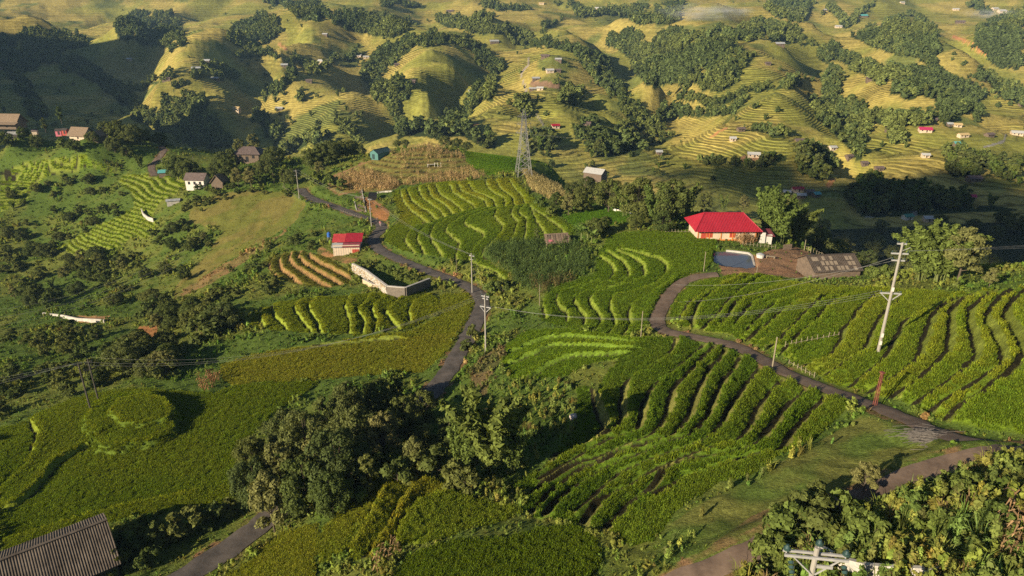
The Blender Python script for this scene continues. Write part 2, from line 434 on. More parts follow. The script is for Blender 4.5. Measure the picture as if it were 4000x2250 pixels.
field('lower knoll terraces', [(1005,564),(1035,573),(1080,561),(1150,537),(1200,524),(1290,520),(1354,512),(1400,545),(1448,575),(1440,590),(1400,600),(1330,605),(1250,608),(1224,620),(1214,640),(1250,678),(1290,690),(1270,712),(1235,700),(1180,660),(1100,645),(1040,636),(1000,626),(972,610),(966,592),(985,572)],
 T(*C5, [(560,330),(490,420),(480,470),(520,520),(570,590)], [(710,310),(620,360),(570,430),(580,480),(620,540),(650,600)], [(900,255),(760,320),(690,360),(665,420),(690,480),(730,530),(760,600)],
 [(1080,220),(950,265),(860,310),(800,350),(785,390),(830,430),(895,480),(870,540),(860,600),(900,640),(1060,690),(1150,720)], [(1160,215),(1060,250),(960,290),(925,320),(940,350),(1020,380),(1080,410),(1060,450),(1010,500),(970,560),(960,610),(1060,665),(1150,690),(1230,770)],
 [(1215,195),(1165,240),(1150,280),(1200,330),(1225,355),(1200,410),(1150,460),(1070,530),(1080,590),(1180,640),(1270,695)], [(1310,195),(1280,240),(1290,280),(1330,320),(1310,370),(1280,460)],
 [(1385,190),(1345,230),(1340,250),(1400,300),(1390,380),(1380,475)], [(1430,200),(1450,260),(1480,330),(1530,400),(1545,450)], [(1440,220),(1520,270),(1600,330),(1660,370),(1695,420)]), (0.14,0.19,0.026), 0.7, col2=(0.16,0.19,0.026))
field('triangle field', [(1420,546),(1500,526),(1592,538),(1600,550),(1580,560),(1500,570),(1468,575),(1435,562)], [], (0.105,0.185,0.024))
field('pond-side terraces', [(1505,632),(1526,612),(1524,597),(1580,584),(1720,581),(1796,588),(1802,640),(1775,678),(1712,700),(1680,725),(1655,765),(1640,812),(1590,846),(1540,842),(1470,830),(1362,808),(1362,752),(1402,722),(1500,690)],
 T(*C5, [(1535,860),(1510,880),(1505,940),(1530,1000),(1545,1060)], [(1950,580),(2040,630),(2060,700),(2020,765),(1890,775),(1740,810),(1640,850),(1620,900),(1640,960),(1700,1010),(1705,1070)],
 [(2010,545),(2110,610),(2170,680),(2170,740),(2110,785),(1900,830),(1790,860),(1750,920),(1790,980),(1840,1040),(1835,1100)], [(2080,540),(2200,590),(2280,650),(2290,740),(2100,810),(1930,850),(1870,890),(1880,940),(1940,1010),(1965,1080),(1890,1160)],
 [(2110,530),(2260,560),(2400,600),(2465,640),(2450,700),(2370,790),(2200,850),(2060,870),(2020,910),(2030,970),(2060,1050),(2070,1100),(1995,1175)], [(2480,760),(2400,825),(2250,900),(2190,940),(2170,1000),(2190,1090),(2110,1200)]),
 (0.115,0.165,0.022), 0.75, col2=(0.135,0.18,0.025), riser=(0.194,0.243,0.033))
field('ripple terraces', [(1264,890),(1282,858),(1330,832),(1430,829),(1520,842),(1600,852),(1650,850),(1640,872),(1560,900),(1480,915),(1420,945),(1340,955),(1292,958),(1268,930)],
 T(*RG1, [(10,240),(250,140),(420,80),(600,70),(1100,110)], [(60,310),(300,215),(420,150),(600,140),(1200,180)], [(240,470),(300,380),(420,310),(600,230),(900,220),(1200,210)]), (0.13,0.185,0.022), 0.8, col2=(0.155,0.20,0.026), riser=(0.128,0.201,0.023))
field('ladder terraces', [(1650,852),(1760,852),(1830,868),(1890,894),(1960,938),(2010,962),(2080,990),(2150,1012),(2120,1040),(2050,1095),(1960,1150),(1900,1185),(1800,1220),(1720,1270),(1680,1310),(1640,1360),(1590,1368),(1530,1340),(1440,1312),(1330,1300),(1310,1275),(1330,1230),(1290,1225),(1360,1180),(1400,1130),(1450,1090),(1455,1010),(1450,975),(1490,972),(1510,985),(1520,950),(1560,905),(1600,870)],
 T(*RG1, [(790,480),(810,600),(840,720),(880,830),(820,900),(640,1000),(450,1080),(150,1180)], [(1500,60),(1430,220),(1250,340),(1080,430),(1030,540),(1020,680),(1020,800),(930,880),(800,940),(600,1020),(480,1080),(280,1220)],
 [(1760,100),(1640,210),(1560,270),(1440,370),(1280,480),(1220,600),(1200,700),(1180,830),(1130,870),(900,960),(700,1060),(500,1170),(330,1280)],
 [(1860,110),(1740,220),(1650,310),(1560,400),(1470,490),(1430,590),(1420,700),(1350,830),(1250,910),(1050,990),(850,1080),(650,1150),(450,1260),(250,1400)],
 [(1960,110),(1870,220),(1790,310),(1690,460),(1630,600),(1590,750),(1500,860),(1420,910),(1200,990),(950,1090),(700,1190),(480,1330),(180,1600)],
 [(2110,170),(2040,250),(1970,320),(1880,430),(1800,590),(1760,720),(1680,830),(1560,920),(1300,1020),(1050,1120),(850,1200),(620,1340),(440,1490),(380,1560)],
 [(2260,270),(2170,360),(2110,430),(2010,560),(1920,700),(1870,810),(1760,920),(1650,970),(1450,1050),(1200,1140),(1000,1230),(850,1340),(750,1449),(610,1560)],
 [(2440,370),(2370,450),(2270,540),(2190,640),(2150,760),(2080,870),(1980,950),(1650,1050),(1400,1150),(1200,1250),(1000,1370),(840,1460),(720,1640)],
 [(2610,480),(2560,530),(2460,600),(2390,700),(2300,820),(2180,950),(2080,1010),(1700,1100),(1380,1200),(1250,1370),(1080,1480),(900,1680)],
 [(2800,540),(2680,630),(2576,740),(2490,830),(2350,1020),(2100,1080),(1800,1170),(1500,1280),(1320,1410)]),
 (0.092,0.14,0.02), 1.15, col2=(0.135,0.17,0.025), riser=(0.19,0.185,0.045), rw=0.75, fw=0.55)
field('right hill terraces', [(1688,782),(1705,745),(1740,718),(1790,700),(1850,690),(1920,692),(1990,710),(2100,722),(2250,728),(2400,735),(2576,724),(2640,724),(2640,1100),(2576,1090),(2440,1072),(2380,1062),(2300,1030),(2270,1000),(2240,1000),(2160,985),(2080,960),(2040,930),(1990,905),(1950,885),(1890,862),(1830,840),(1760,828),(1700,820)],
 T(*C6, [(520,680),(350,760),(200,830),(60,910),(0,1000),(-40,1080)], [(640,690),(400,790),(250,840),(130,920),(90,1020),(70,1100)], [(760,700),(560,760),(420,840),(330,930),(210,1080),(150,1130)]) +
 T(*RG2, [(480,150),(300,200),(180,270),(90,390),(20,470)], [(580,180),(400,230),(290,290),(220,370),(160,460)], [(660,220),(500,280),(400,350),(310,450),(240,540)], [(800,240),(640,290),(540,350),(450,440),(380,500),(250,620)],
 [(1000,180),(840,270),(740,350),(680,430),(610,490),(560,560),(420,700)], [(1230,170),(980,270),(900,340),(840,430),(720,520),(640,600),(500,760)], [(1400,170),(1280,250),(1200,330),(1130,420),(1060,520),(1050,590),(990,690),(920,740),(700,840)],
 [(1560,240),(1440,330),(1360,420),(1320,500),(1270,600),(1240,680),(1100,760),(930,890)], [(1960,220),(1760,330),(1580,430),(1530,520),(1480,640),(1400,760),(1280,860),(1130,970)],
 [(2180,190),(1900,300),(1810,390),(1770,500),(1740,600),(1710,720),(1580,830),(1440,930),(1300,1030)], [(2300,190),(2050,270),(1970,340),(1950,430),(1960,560),(1950,650),(1880,760),(1740,890),(1560,1010),(1500,1070)],
 [(2420,160),(2200,270),(2120,330),(2110,430),(2150,560),(2190,690),(2080,830),(1900,960),(1730,1080),(1640,1150)], [(2520,150),(2340,270),(2270,370),(2260,440),(2330,550),(2400,660),(2420,770),(2250,900),(2060,1010),(1900,1110),(1700,1250)],
 [(2640,150),(2480,260),(2430,340),(2430,440),(2500,540),(2570,640),(2600,720),(2480,860),(2300,980),(2100,1120),(1900,1290)]),
 (0.135,0.185,0.024), 0.95, col2=(0.185,0.205,0.03), riser=(0.19,0.22,0.035), rw=0.6, fw=0.5)
field('wall-side terraces', [(620,812),(650,785),(700,762),(850,746),(1000,736),(1085,738),(1105,760),(1100,790),(1030,826),(900,842),(760,836),(650,828)],
 [[(660,770),(655,800),(670,830)],[(690,762),(683,775),(690,795),(715,820),(720,840)],[(760,752),(738,770),(748,788),(765,812),(785,835)],[(800,748),(775,765),(778,785),(798,808),(806,838)]] +
 T(*C5, [(60,880),(20,950),(50,1030),(70,1110),(60,1170)], [(200,890),(130,960),(125,1000),(180,1070),(160,1160)], [(320,880),(240,940),(225,990),(270,1060),(250,1150)], [(470,870),(360,960),(330,1000),(400,1090),(430,1130)], [(640,880),(520,940),(500,990),(520,1070)]),
 (0.165,0.185,0.024), 0.85, col2=(0.20,0.20,0.026), riser=(0.224,0.274,0.033))
field('broad yellow field', [(1112,742),(1175,738),(1192,756),(1184,790),(1120,888),(1062,938),(980,940),(900,945),(800,955),(740,960),(640,962),(590,970),(560,952),(556,920),(640,892),(760,872),(900,852),(1030,834),(1102,798)],
 [[(560,900),(600,885),(800,868),(1000,850)]], (0.195,0.20,0.03), 0.6, col2=(0.225,0.205,0.035))
field('mound field', [(0,1078),(60,1062),(150,1018),(230,992),(330,978),(450,986),(540,990),(600,968),(740,962),(800,962),(660,1060),(610,1130),(595,1190),(612,1240),(560,1262),(420,1290),(330,1300),(200,1330),(0,1449)],
 [[(75,1060),(92,1100),(62,1170),(0,1225)],[(-40,1300),(0,1285),(45,1270),(105,1215),(150,1160),(215,1125)],[(480,1240),(360,1260),(200,1300),(0,1360)]], (0.125,0.16,0.018), 0.9, col2=(0.155,0.175,0.022), riser=(0.194,0.235,0.025))
field('golden spur terraces', T(*RG3, [(60,560),(130,430),(260,290),(380,160),(500,110),(700,90),(880,130),(1000,220),(1300,300),(1430,310),(1440,350),(1250,430),(900,520),(740,560),(560,580),(400,650),(270,650),(200,620),(90,700)])[0],
 T(*RG3, [(600,100),(500,200),(430,300),(400,400),(330,480),(260,620)], [(850,110),(680,190),(600,280),(560,400),(470,500),(400,650)], [(1000,200),(880,220),(740,280),(650,360),(590,470),(550,590)]), (0.155,0.18,0.026), 1.25, col2=(0.21,0.195,0.032), riser=(0.224,0.235,0.032))
field('front field', T(*RG3, [(560,830),(600,773),(700,640),(900,555),(1300,522),(1600,452),(1800,422),(1880,480),(1960,560),(1985,640),(1900,780),(1900,860),(600,860)])[0], [], (0.10,0.13,0.016), col2=(0.12,0.145,0.02))
field('corner field', [(540,1470),(640,1405),(700,1345),(800,1318),(795,1380),(790,1470)], [], (0.19,0.185,0.028))
field('mossy knoll terraces', [(135,625),(210,585),(300,545),(338,520),(330,480),(297,456),(312,438),(420,438),(474,441),(460,470),(440,490),(405,505),(385,540),(395,570),(370,600),(330,595),(310,612),(285,640),(200,642)], [], (0.15,0.20,0.022), 0.8, 'contour', plant=0.6, col2=(0.19,0.21,0.024))
field('upper left terraces', [(0,432),(60,407),(150,397),(240,402),(298,426),(285,433),(180,432),(112,446),(86,470),(70,500),(30,520),(0,536)], [], (0.15,0.20,0.022), 0.8, 'contour', plant=0.6, col2=(0.19,0.21,0.024))
field('ridge field', [(1178,372),(1200,369),(1240,375),(1275,385),(1315,398),(1312,425),(1290,440),(1225,440),(1190,425),(1172,408)], [], (0.12,0.205,0.02), plant=0.5, col2=(0.15,0.21,0.024))
field('ridge steps', [(1335,408),(1370,402),(1410,408),(1425,425),(1400,432),(1340,428)], [], (0.11,0.17,0.022), 1.0, 'contour', plant=0.5)
field('clay terraces', [(660,660),(700,640),(760,630),(830,650),(888,690),(884,714),(820,724),(740,714),(690,692)], [[(690,645),(674,662),(678,682),(700,700)],[(712,636),(700,655),(706,676),(735,698),(760,720)],[(735,628),(726,648),(738,668),(775,692),(830,726)],[(757,625),(750,644),(768,664),(808,688),(870,722)],[(780,625),(777,642),(802,660),(845,682),(895,708)]], (0.12,0.125,0.03), 1.0, plant=0.5, col2=(0.15,0.135,0.035), riser=(0.27,0.16,0.065), dens=0.75, rw=0.6, fw=0.3)
field('corn knoll', [(828,470),(845,445),(885,425),(925,408),(1000,388),(1080,370),(1155,388),(1172,404),(1220,438),(1190,448),(1100,456),(1012,464),(985,478),(900,482),(850,486)], [], (0.18,0.125,0.055), 0.9, 'contour', plant=0.4, col2=(0.22,0.155,0.07), riser=(0.164,0.155,0.042), dens=0.0, part='corn_terrace')
MOUND = [(np.array([(195,1075),(225,1030),(290,1002),(380,995),(445,1015),(468,1055),(458,1100),(380,1135),(290,1150),(235,1140)], float), 1.15),
         (np.array([(272,1062),(300,1028),(370,1012),(430,1025),(448,1058),(430,1082),(360,1098),(300,1095)], float), 0.75)]

def in_poly(px, py, poly):
    m = (px >= poly[:, 0].min()) & (px <= poly[:, 0].max()) & (py >= poly[:, 1].min()) & (py <= poly[:, 1].max())
    out = np.zeros(px.shape, bool)
    if not m.any(): return out
    x = px[m]; y = py[m]; c = np.zeros(x.shape, bool)
    n = len(poly); j = n - 1
    for i in range(n):
        xi, yi = poly[i]; xj, yj = poly[j]
        if yi != yj:
            c ^= ((yi > y) != (yj > y)) & (x < (xj - xi) * (y - yi) / (yj - yi) + xi)
        j = i
    out[m] = c
    return out
def ground_poly(poly, ymax=340):
    P = hit(poly[:, 0], poly[:, 1], Z=H1, ymax=ymax)
    return P[:, :2]
POND_D = np.array([(1798,635),(1799,663),(1818,675),(1834,678),(1874,681),(1896,673),(1890,646),(1882,641),(1830,634)], float)
POND_Z = -48.0
POND = at_z(POND_D[:, 0], POND_D[:, 1], POND_Z)
FID = np.full(nx.shape, -1, int)            # field index
TID = np.full(nx.shape, -1, int)            # terrace index
NCOL = np.zeros(nx.shape + (3,))
RISER = np.zeros(nx.shape); FURROW = np.zeros(nx.shape); LIP = np.full(nx.shape, 9.0); BARE = np.zeros(nx.shape, bool)
# base colour of the rough ground
g1 = fbm(nx / 14, ny / 14, 1, 4); g2 = fbm(nx / 3.1, ny / 3.1, 3, 3)
tt = sstep(-0.25, 0.35, g1 + 0.4 * g2)[..., None]
NCOL[:] = np.array([0.082, 0.122, 0.022]) * (1 - tt) + np.array([0.13, 0.145, 0.03]) * tt
wx = nx + 0.28 * fbm(nx / 2.3, ny / 2.3, 5, 2); wy = ny + 0.28 * fbm(nx / 2.3 + 9, ny / 2.3, 6, 2)
NZ = GZ[:nr]
for fi, fd in enumerate(FIELDS):
    gp = ground_poly(fd['poly'])
    gp_w = gp
    m = in_poly(wx, wy, gp_w) & (road_d > 0.35)
    if not m.any(): continue
    fd['gpoly'] = gp
    x, y = wx[m], wy[m]
    edge, _, _ = dist_poly(x, y, np.vstack([gp, gp[:1]]))
    fade = sstep(0.0, 1.0, edge)
    FID[m] = fi
    up = np.full(x.shape, 1e9); dn = np.full(x.shape, 1e9); lev = np.zeros(x.shape, int)
    if fd['mode'] == 'lines':
        for l in fd['lines']:
            a = np.array(l, float); P = hit(a[:, 0], a[:, 1], Z=H1, ymax=340)
            P = smooth_line(P[:, :2], 0.5, 0.5)
            d, s, _ = dist_poly(x, y, P)
            up = np.where(s < 0, np.minimum(up, d), up); dn = np.where(s >= 0, np.minimum(dn, d), dn)
            lev += (s >= 0)
        upc = np.minimum(up, 6.0); dnc = np.minimum(dn, 6.0); w = fd['rw']
        t = np.clip((dnc - w) / (dnc + upc - w + 1e-6), 0, 1)
        off = np.where(dnc < w, -0.5 + dnc / w, 0.5 - t)
        if not fd['lines']: off = off * 0
        rs = (dn < w).astype(float); fu = ((up < fd['fw']) & (up < dn)).astype(float)
        NZ[m] += off * fd['step'] * fade
    else:
        st = fd['step']; q = NZ[m] / st + 0.35 * fbm(x / 9, y / 9, 2, 2); fl = np.floor(q); fr = q - fl
        stair = np.where(fr < 0.62, 0.0, (fr - 0.62) / 0.38)
        NZ[m] += (stair - fr + 0.2) * st * fade
        lev = (fl - fl.min()).astype(int)
        rs = (fr > 0.62).astype(float); fu = ((fr > 0.5) & (fr < 0.62)).astype(float)
    TID[m] = lev
    RISER[m] = rs; FURROW[m] = fu
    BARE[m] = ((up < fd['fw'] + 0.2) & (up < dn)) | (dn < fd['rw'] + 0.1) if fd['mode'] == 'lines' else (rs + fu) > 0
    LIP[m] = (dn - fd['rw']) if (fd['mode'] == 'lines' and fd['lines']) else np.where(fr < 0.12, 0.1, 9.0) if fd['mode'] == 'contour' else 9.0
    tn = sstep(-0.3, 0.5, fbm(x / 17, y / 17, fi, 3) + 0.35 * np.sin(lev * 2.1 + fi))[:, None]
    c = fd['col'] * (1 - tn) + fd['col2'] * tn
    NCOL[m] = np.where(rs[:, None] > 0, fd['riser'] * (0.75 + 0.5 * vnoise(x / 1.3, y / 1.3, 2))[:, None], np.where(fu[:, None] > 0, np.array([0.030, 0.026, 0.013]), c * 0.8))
for mi, (poly, dz) in enumerate(MOUND):
    gp = ground_poly(poly)
    m = in_poly(wx, wy, gp)
    d, _, _ = dist_poly(wx[m], wy[m], np.vstack([gp, gp[:1]]))
    NZ[m] += dz * sstep(0, 0.8 if mi else 1.3, d)
    TID[m] = 40 + mi
    r = d < (0.7 if mi else 1.3)
    RISER[m] = 0; FURROW[m] = 0; BARE[m] = False; LIP[m] = np.where(r, 9, d - (0.7 if mi else 1.3))
    NCOL[m] = np.where(r[:, None], np.array([0.105, 0.15, 0.02]), NCOL[m])
# micro relief of the rough ground
rough = (FID < 0) & (road_d > 0.6)
NZ += np.where(rough, (0.35 * fbm(nx / 3.0, ny / 3.0, 6, 3) + 0.15 * g2) * sstep(0.5, 3, road_d), 0)

SOIL = np.zeros(nx.shape, bool)
_c = POND[:, :2].mean(0)
_m = (np.abs(nx - _c[0]) < 14) & (np.abs(ny - _c[1]) < 12)
_d, _s, _i = dist_poly(nx[_m], ny[_m], np.vstack([POND[:, :2], POND[:1, :2]]))
_in = in_poly(nx[_m], ny[_m], POND[:, :2]); _sd = np.where(_in, -_d, _d)
_z = NZ[_m]; _z = np.where(_sd < 2.5, np.maximum(_z, POND_Z + 0.25) * sstep(0.2, 0.9, _sd) + (1 - sstep(0.2, 0.9, _sd)) * (POND_Z - 0.5), _z); NZ[_m] = _z
# painted ground zones: soil, pasture, corn stubble, yard (colour of the ground itself)
PU, PV = project(np.stack([nx, ny, NZ], -1))
def zone(poly, col, col2=None, sc=3.0, keep=None, bare=True):
    m = in_poly(PU + 6 * fbm(nx / 4, ny / 4, 3, 2), PV + 4 * fbm(nx / 4 + 7, ny / 4, 4, 2), np.array(poly, float)) & (FID < 0)
    if keep is not None: m &= keep
    t = sstep(-0.3, 0.3, fbm(nx[m] / sc, ny[m] / sc, 5, 3))[:, None]
    NCOL[m] = np.array(col) * (1 - t) + np.array(col2 if col2 is not None else col) * t
    if bare: SOIL[m] = True
    return m
Z_PASTURE = zone([(470,520),(540,490),(640,475),(740,490),(770,515),(740,560),(660,610),(560,660),(480,720),(440,745),(430,730),(520,640),(560,580),(480,560)], (0.135,0.14,0.03), (0.17,0.145,0.04), 5, bare=False)
zone([(430,760),(470,725),(560,665),(690,600),(740,560),(700,600),(600,670),(520,720)], (0.22,0.14,0.06), (0.16,0.13,0.045), 3, bare=False)
Z_CORN = zone([(820,470),(840,440),(880,425),(925,405),(1000,385),(1080,366),(1160,385),(1175,405),(1225,440),(1190,450),(1100,458),(1010,466),(985,478),(900,485),(850,490)], (0.25,0.15,0.07), (0.17,0.135,0.05), 6, bare=False)
zone([(880,440),(920,430),(990,450),(1005,468),(975,480),(900,480)], (0.27,0.17,0.085), (0.21,0.13,0.06), 2)
zone([(1310,430),(1345,440),(1400,470),(1430,500),(1390,505),(1340,480)], (0.26,0.17,0.08), (0.20,0.16,0.06), 2)
zone([(1800,640),(1905,640),(1940,628),(2000,622),(2060,640),(2110,662),(2150,690),(2000,700),(1905,690),(1820,690)], (0.30,0.165,0.09), (0.25,0.15,0.085), 4)
zone([(905,500),(935,495),(980,530),(975,560),(940,550),(925,525)], (0.33,0.15,0.06), (0.26,0.13,0.05), 3)
zone([(318,852),(350,822),(400,812),(395,840),(350,870)], (0.36,0.16,0.065), (0.27,0.13,0.05), 3)
zone([(190,795),(275,795),(265,808),(200,812)], (0.36,0.20,0.09))
zone([(810,620),(835,640),(900,648),(905,665),(840,655),(795,640)], (0.30,0.16,0.07), (0.13,0.11,0.035), 2)
zone([(1200,1000),(1180,930),(1240,880),(1330,830),(1320,860),(1260,900),(1230,960),(1225,1000)], (0.15,0.11,0.05), (0.09,0.09,0.03), 3, bare=False)
Z_GRASS = zone([(1680,1320),(1760,1270),(1900,1200),(2060,1110),(2180,1040),(2240,1045),(2400,1110),(2330,1160),(2150,1240),(1990,1320),(1900,1370),(1720,1430),(1640,1420)], (0.095,0.135,0.026), (0.135,0.14,0.034), 4, bare=False)
zone([(1890,1300),(1960,1270),(2000,1290),(1940,1330),(1780,1400),(1700,1430),(1780,1380)], (0.17,0.12,0.05), (0.11,0.12,0.03), 2)
zone([(2285,1090),(2310,1075),(2360,1075),(2370,1100),(2330,1115),(2290,1108)], (0.20,0.18,0.16))
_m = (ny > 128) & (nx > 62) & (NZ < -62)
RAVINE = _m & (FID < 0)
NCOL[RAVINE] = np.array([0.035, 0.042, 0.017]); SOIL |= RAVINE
# bare clay beside the roads
m = (road_d > -0.3) & (road_d < 0.7) & (FID < 0)
t = sstep(-0.45, 0.15, fbm(nx[m] / 1.6, ny[m] / 1.6, 7, 3))[:, None]
NCOL[m] = np.array([0.22, 0.13, 0.065]) * (1 - t) + NCOL[m] * t
# cut bank of orange clay along the bend of the main road
Qm = ROADS['main'][0]
H_NEAR = NZ.copy()

# ------------------------------------------------------------------ far valley side: woods raster in the layout sketch
RW, RH = 1288, 340
yy, xx = np.mgrid[0:RH, 0:RW]; xx = xx * 2.0; yy = yy * 2.0
wood = np.zeros((RH, RW), bool)
jx = xx + 26 * fbm(xx / 40, yy / 40, 1, 4); jy = yy + 17 * fbm(xx / 40 + 5, yy / 40, 2, 4)
WOODP = [[(270,60),(330,20),(430,20),(470,80),(480,120),(430,150),(380,120),(290,100)],[(0,90),(60,80),(170,60),(190,90),(230,110),(150,140),(60,190),(40,210),(0,200)],
[(600,60),(660,30),(700,60),(690,110),(640,130),(560,110),(560,90)],[(820,30),(900,28),(1000,35),(1050,62),(1000,92),(940,95),(880,80),(830,60)],
[(930,210),(990,195),(1050,210),(1065,240),(1010,262),(1000,280),(940,260)],[(1400,230),(1450,222),(1475,245),(1445,268),(1380,255)],
[(1500,100),(1560,60),(1620,100),(1700,70),(1760,90),(1800,80),(1880,120),(1920,140),(1890,170),(1840,230),(1760,250),(1700,230),(1620,230),(1580,160)],
[(1380,0),(1500,15),(1620,5),(1730,0),(1722,60),(1640,70),(1560,40),(1440,42)],[(1920,0),(2060,0),(2060,40),(2040,62),(1990,60),(1930,30)],
[(1780,72),(1850,66),(1900,50),(1960,60),(2040,90),(2062,112),(2000,106),(1920,100),(1840,102)],[(2140,90),(2200,50),(2300,28),(2352,70),(2372,130),(2350,152),(2270,142),(2150,112)],
[(2200,170),(2350,168),(2452,230),(2475,292),(2400,292),(2330,252),(2230,230)],[(2020,260),(2080,248),(2180,258),(2205,330),(2175,402),(2110,372),(2060,312)],
[(2440,60),(2576,15),(2576,192),(2500,172),(2450,122)],[(1450,350),(1530,320),(1590,300),(1650,328),(1705,340),(1640,372),(1560,402),(1480,402)],[(1338,340),(1402,343),(1392,382),(1338,386)],
[(2350,390),(2400,388),(2470,400),(2576,410),(2576,470),(2460,452),(2380,432)],[(2010,370),(2100,398),(2112,442),(2060,462),(2010,442)],[(400,250),(480,238),(530,258),(545,330),(505,345),(480,292),(440,302),(400,290)],
[(2100,480),(2180,455),(2300,485),(2576,525),(2576,660),(2450,620),(2330,540),(2250,560),(2130,540)],[(650,0),(800,0),(850,40),(800,60),(720,30)],[(1430,310),(1500,300),(1520,340),(1450,345)]]
WOODS = [([(0,130),(50,200),(90,260),(112,295)],24),([(1085,98),(1010,120),(960,150),(932,190),(960,240),(1000,290),(1012,335)],24),([(1110,108),(1180,108),(1222,150),(1252,180),(1240,220),(1190,260),(1150,290),(1128,318)],20),
([(1100,48),(1180,70),(1262,80),(1300,102),(1352,112)],22),([(1372,108),(1440,130),(1500,150),(1490,182),(1532,240)],18),([(1315,255),(1330,285)],26),([(1490,160),(1540,200),(1562,240),(1592,290),(1650,330)],24),
([(2060,130),(2140,150),(2200,190),(2280,188),(2342,210),(2442,240),(2462,282)],30),([(2092,178),(2075,230),(2110,272),(2152,300),(2132,350),(2150,402)],32),([(2472,190),(2542,230),(2576,252)],22),
([(1712,250),(1800,260),(1862,240),(1932,220),(1992,213)],12),([(1640,302),(1720,282),(1832,280),(1872,250)],16),([(2200,300),(2262,320),(2332,300)],18),([(2240,350),(2265,352)],22),([(2366,298),(2376,306)],18),
([(520,160),(560,182),(600,200)],14),([(330,235),(400,202),(425,190)],10),([(500,190),(560,200)],12),([(700,240),(722,200),(742,152)],14),([(742,152),(782,182)],12),([(668,255),(702,222)],14),([(760,245),(766,248)],10),
([(722,382),(782,352),(822,392)],18),([(600,142),(642,130),(690,142)],13),([(100,130),(200,172),(280,222),(352,282),(452,332),(562,362)],30),([(1200,8),(1332,20)],14),([(960,8),(1060,14)],12),
([(640,290),(700,330),(690,360)],20),([(1020,320),(1090,345)],22),([(1100,330),(1180,345),(1240,360)],14),([(2085,28),(2130,60),(2170,30)],12),([(2290,120),(2340,160)],12),([(1900,330),(1960,340)],8),([(1190,60),(1240,40)],12),
([(860,150),(830,170),(800,175)],8),([(905,142),(880,155)],9),([(1400,40),(1370,80)],10),([(2480,30),(2430,10)],14),([(2200,10),(2170,30)],10),([(460,210),(440,220)],10),([(1980,400),(1900,420),(1760,400)],10),([(860,330),(900,360)],10)]
for p in WOODP:
    p = np.array(p, float); pc = p.mean(0); wood |= in_poly(jx, jy, pc + (p - pc) * 0.9)
wood &= fbm(xx / 26, yy / 18, 6, 3) > -0.38
for l, w in WOODS:
    d, _, _ = dist_poly(jx.ravel(), jy.ravel(), np.array(l, float))
    wood |= (d.reshape(wood.shape) < w * (0.30 + 0.5 * vnoise(xx / 30, yy / 30, 3)))
def wood_at(u, v):
    ui = np.clip((np.asarray(u) / 2).astype(int), 0, RW - 1); vi = np.clip((np.asarray(v) / 2).astype(int), 0, RH - 1)
    return wood[vi, ui]
fx, fy, fz = GX[nr - 1:], GY[nr - 1:], GZ[nr - 1:]
FU, FV = project(np.stack([fx, fy, fz], -1))
inside = (FU > 0) & (FU < W) & (FV > -5)
fw = np.where(inside, wood_at(FU, FV), vnoise(fx / 120, fy / 120, 4) > 0.55)
fw &= fy > 360
t1 = sstep(-0.35, 0.35, fbm(fx / 70, fy / 70, 3, 3) + 0.35 * fbm(fx / 16, fy / 16, 1, 2))[..., None]
FCOL = np.array([0.24, 0.235, 0.05]) * (1 - t1) + np.array([0.37, 0.295, 0.08]) * t1
t2 = sstep(0.25, 0.5, fbm(fx / 40 + 3, fy / 40, 6, 3))[..., None]
FCOL = FCOL * (1 - t2) + np.array([0.16, 0.175, 0.045]) * t2
FCOL = np.where(fw[..., None], np.array([0.035, 0.05, 0.016]), FCOL)
def fzone(poly, col):
    m = in_poly(FU, FV, np.array(poly, float)); FCOL[m] = col
    return m
terr = np.where(fw, 0.0, 0.25 + 0.75 * sstep(-0.35, 0.05, fbm(fx / 55 + 2, fy / 55, 7, 3)))
for pl, w, c in (([(1328,147),(1331,163),(1311,183),(1316,207),(1323,227),(1322,243)],2.2,(0.30,0.25,0.2)),([(1348,283),(1358,300),(1372,323),(1392,337),(1408,350)],2.4,(0.25,0.22,0.18)),
                 ([(2530,340),(2523,357),(2477,370)],2.6,(0.26,0.24,0.21)),([(2400,93),(2443,108),(2467,130),(2482,138)],4.0,(0.52,0.24,0.10)),([(2297,518),(2307,557),(2300,592)],5,(0.30,0.28,0.26)),
                 ([(1790,345),(1810,330),(1828,322)],2.5,(0.45,0.22,0.09)),([(1180,325),(1200,312)],4,(0.36,0.2,0.09)),([(2085,465),(2092,455)],6,(0.45,0.22,0.09)),([(2170,500),(2185,490)],9,(0.45,0.27,0.14)),
                 ([(1870,398),(1940,402)],7,(0.30,0.17,0.09)),([(1340,210),(1400,215)],8,(0.24,0.15,0.09)),([(2190,560),(2290,590)],16,(0.22,0.21,0.20)),([(700,110),(720,125)],3,(0.4,0.2,0.09))):
    d, _, _ = dist_poly(FU, FV, np.array(pl, float))
    m = (d < w * (0.7 + 0.6 * vnoise(fx / 6, fy / 6, 3))) & (fy > 360)
    FCOL[m] = np.array(c); terr[m] = 0
fz += np.where(fw, 0.8 * fbm(fx / 9, fy / 9, 5, 2), 0)

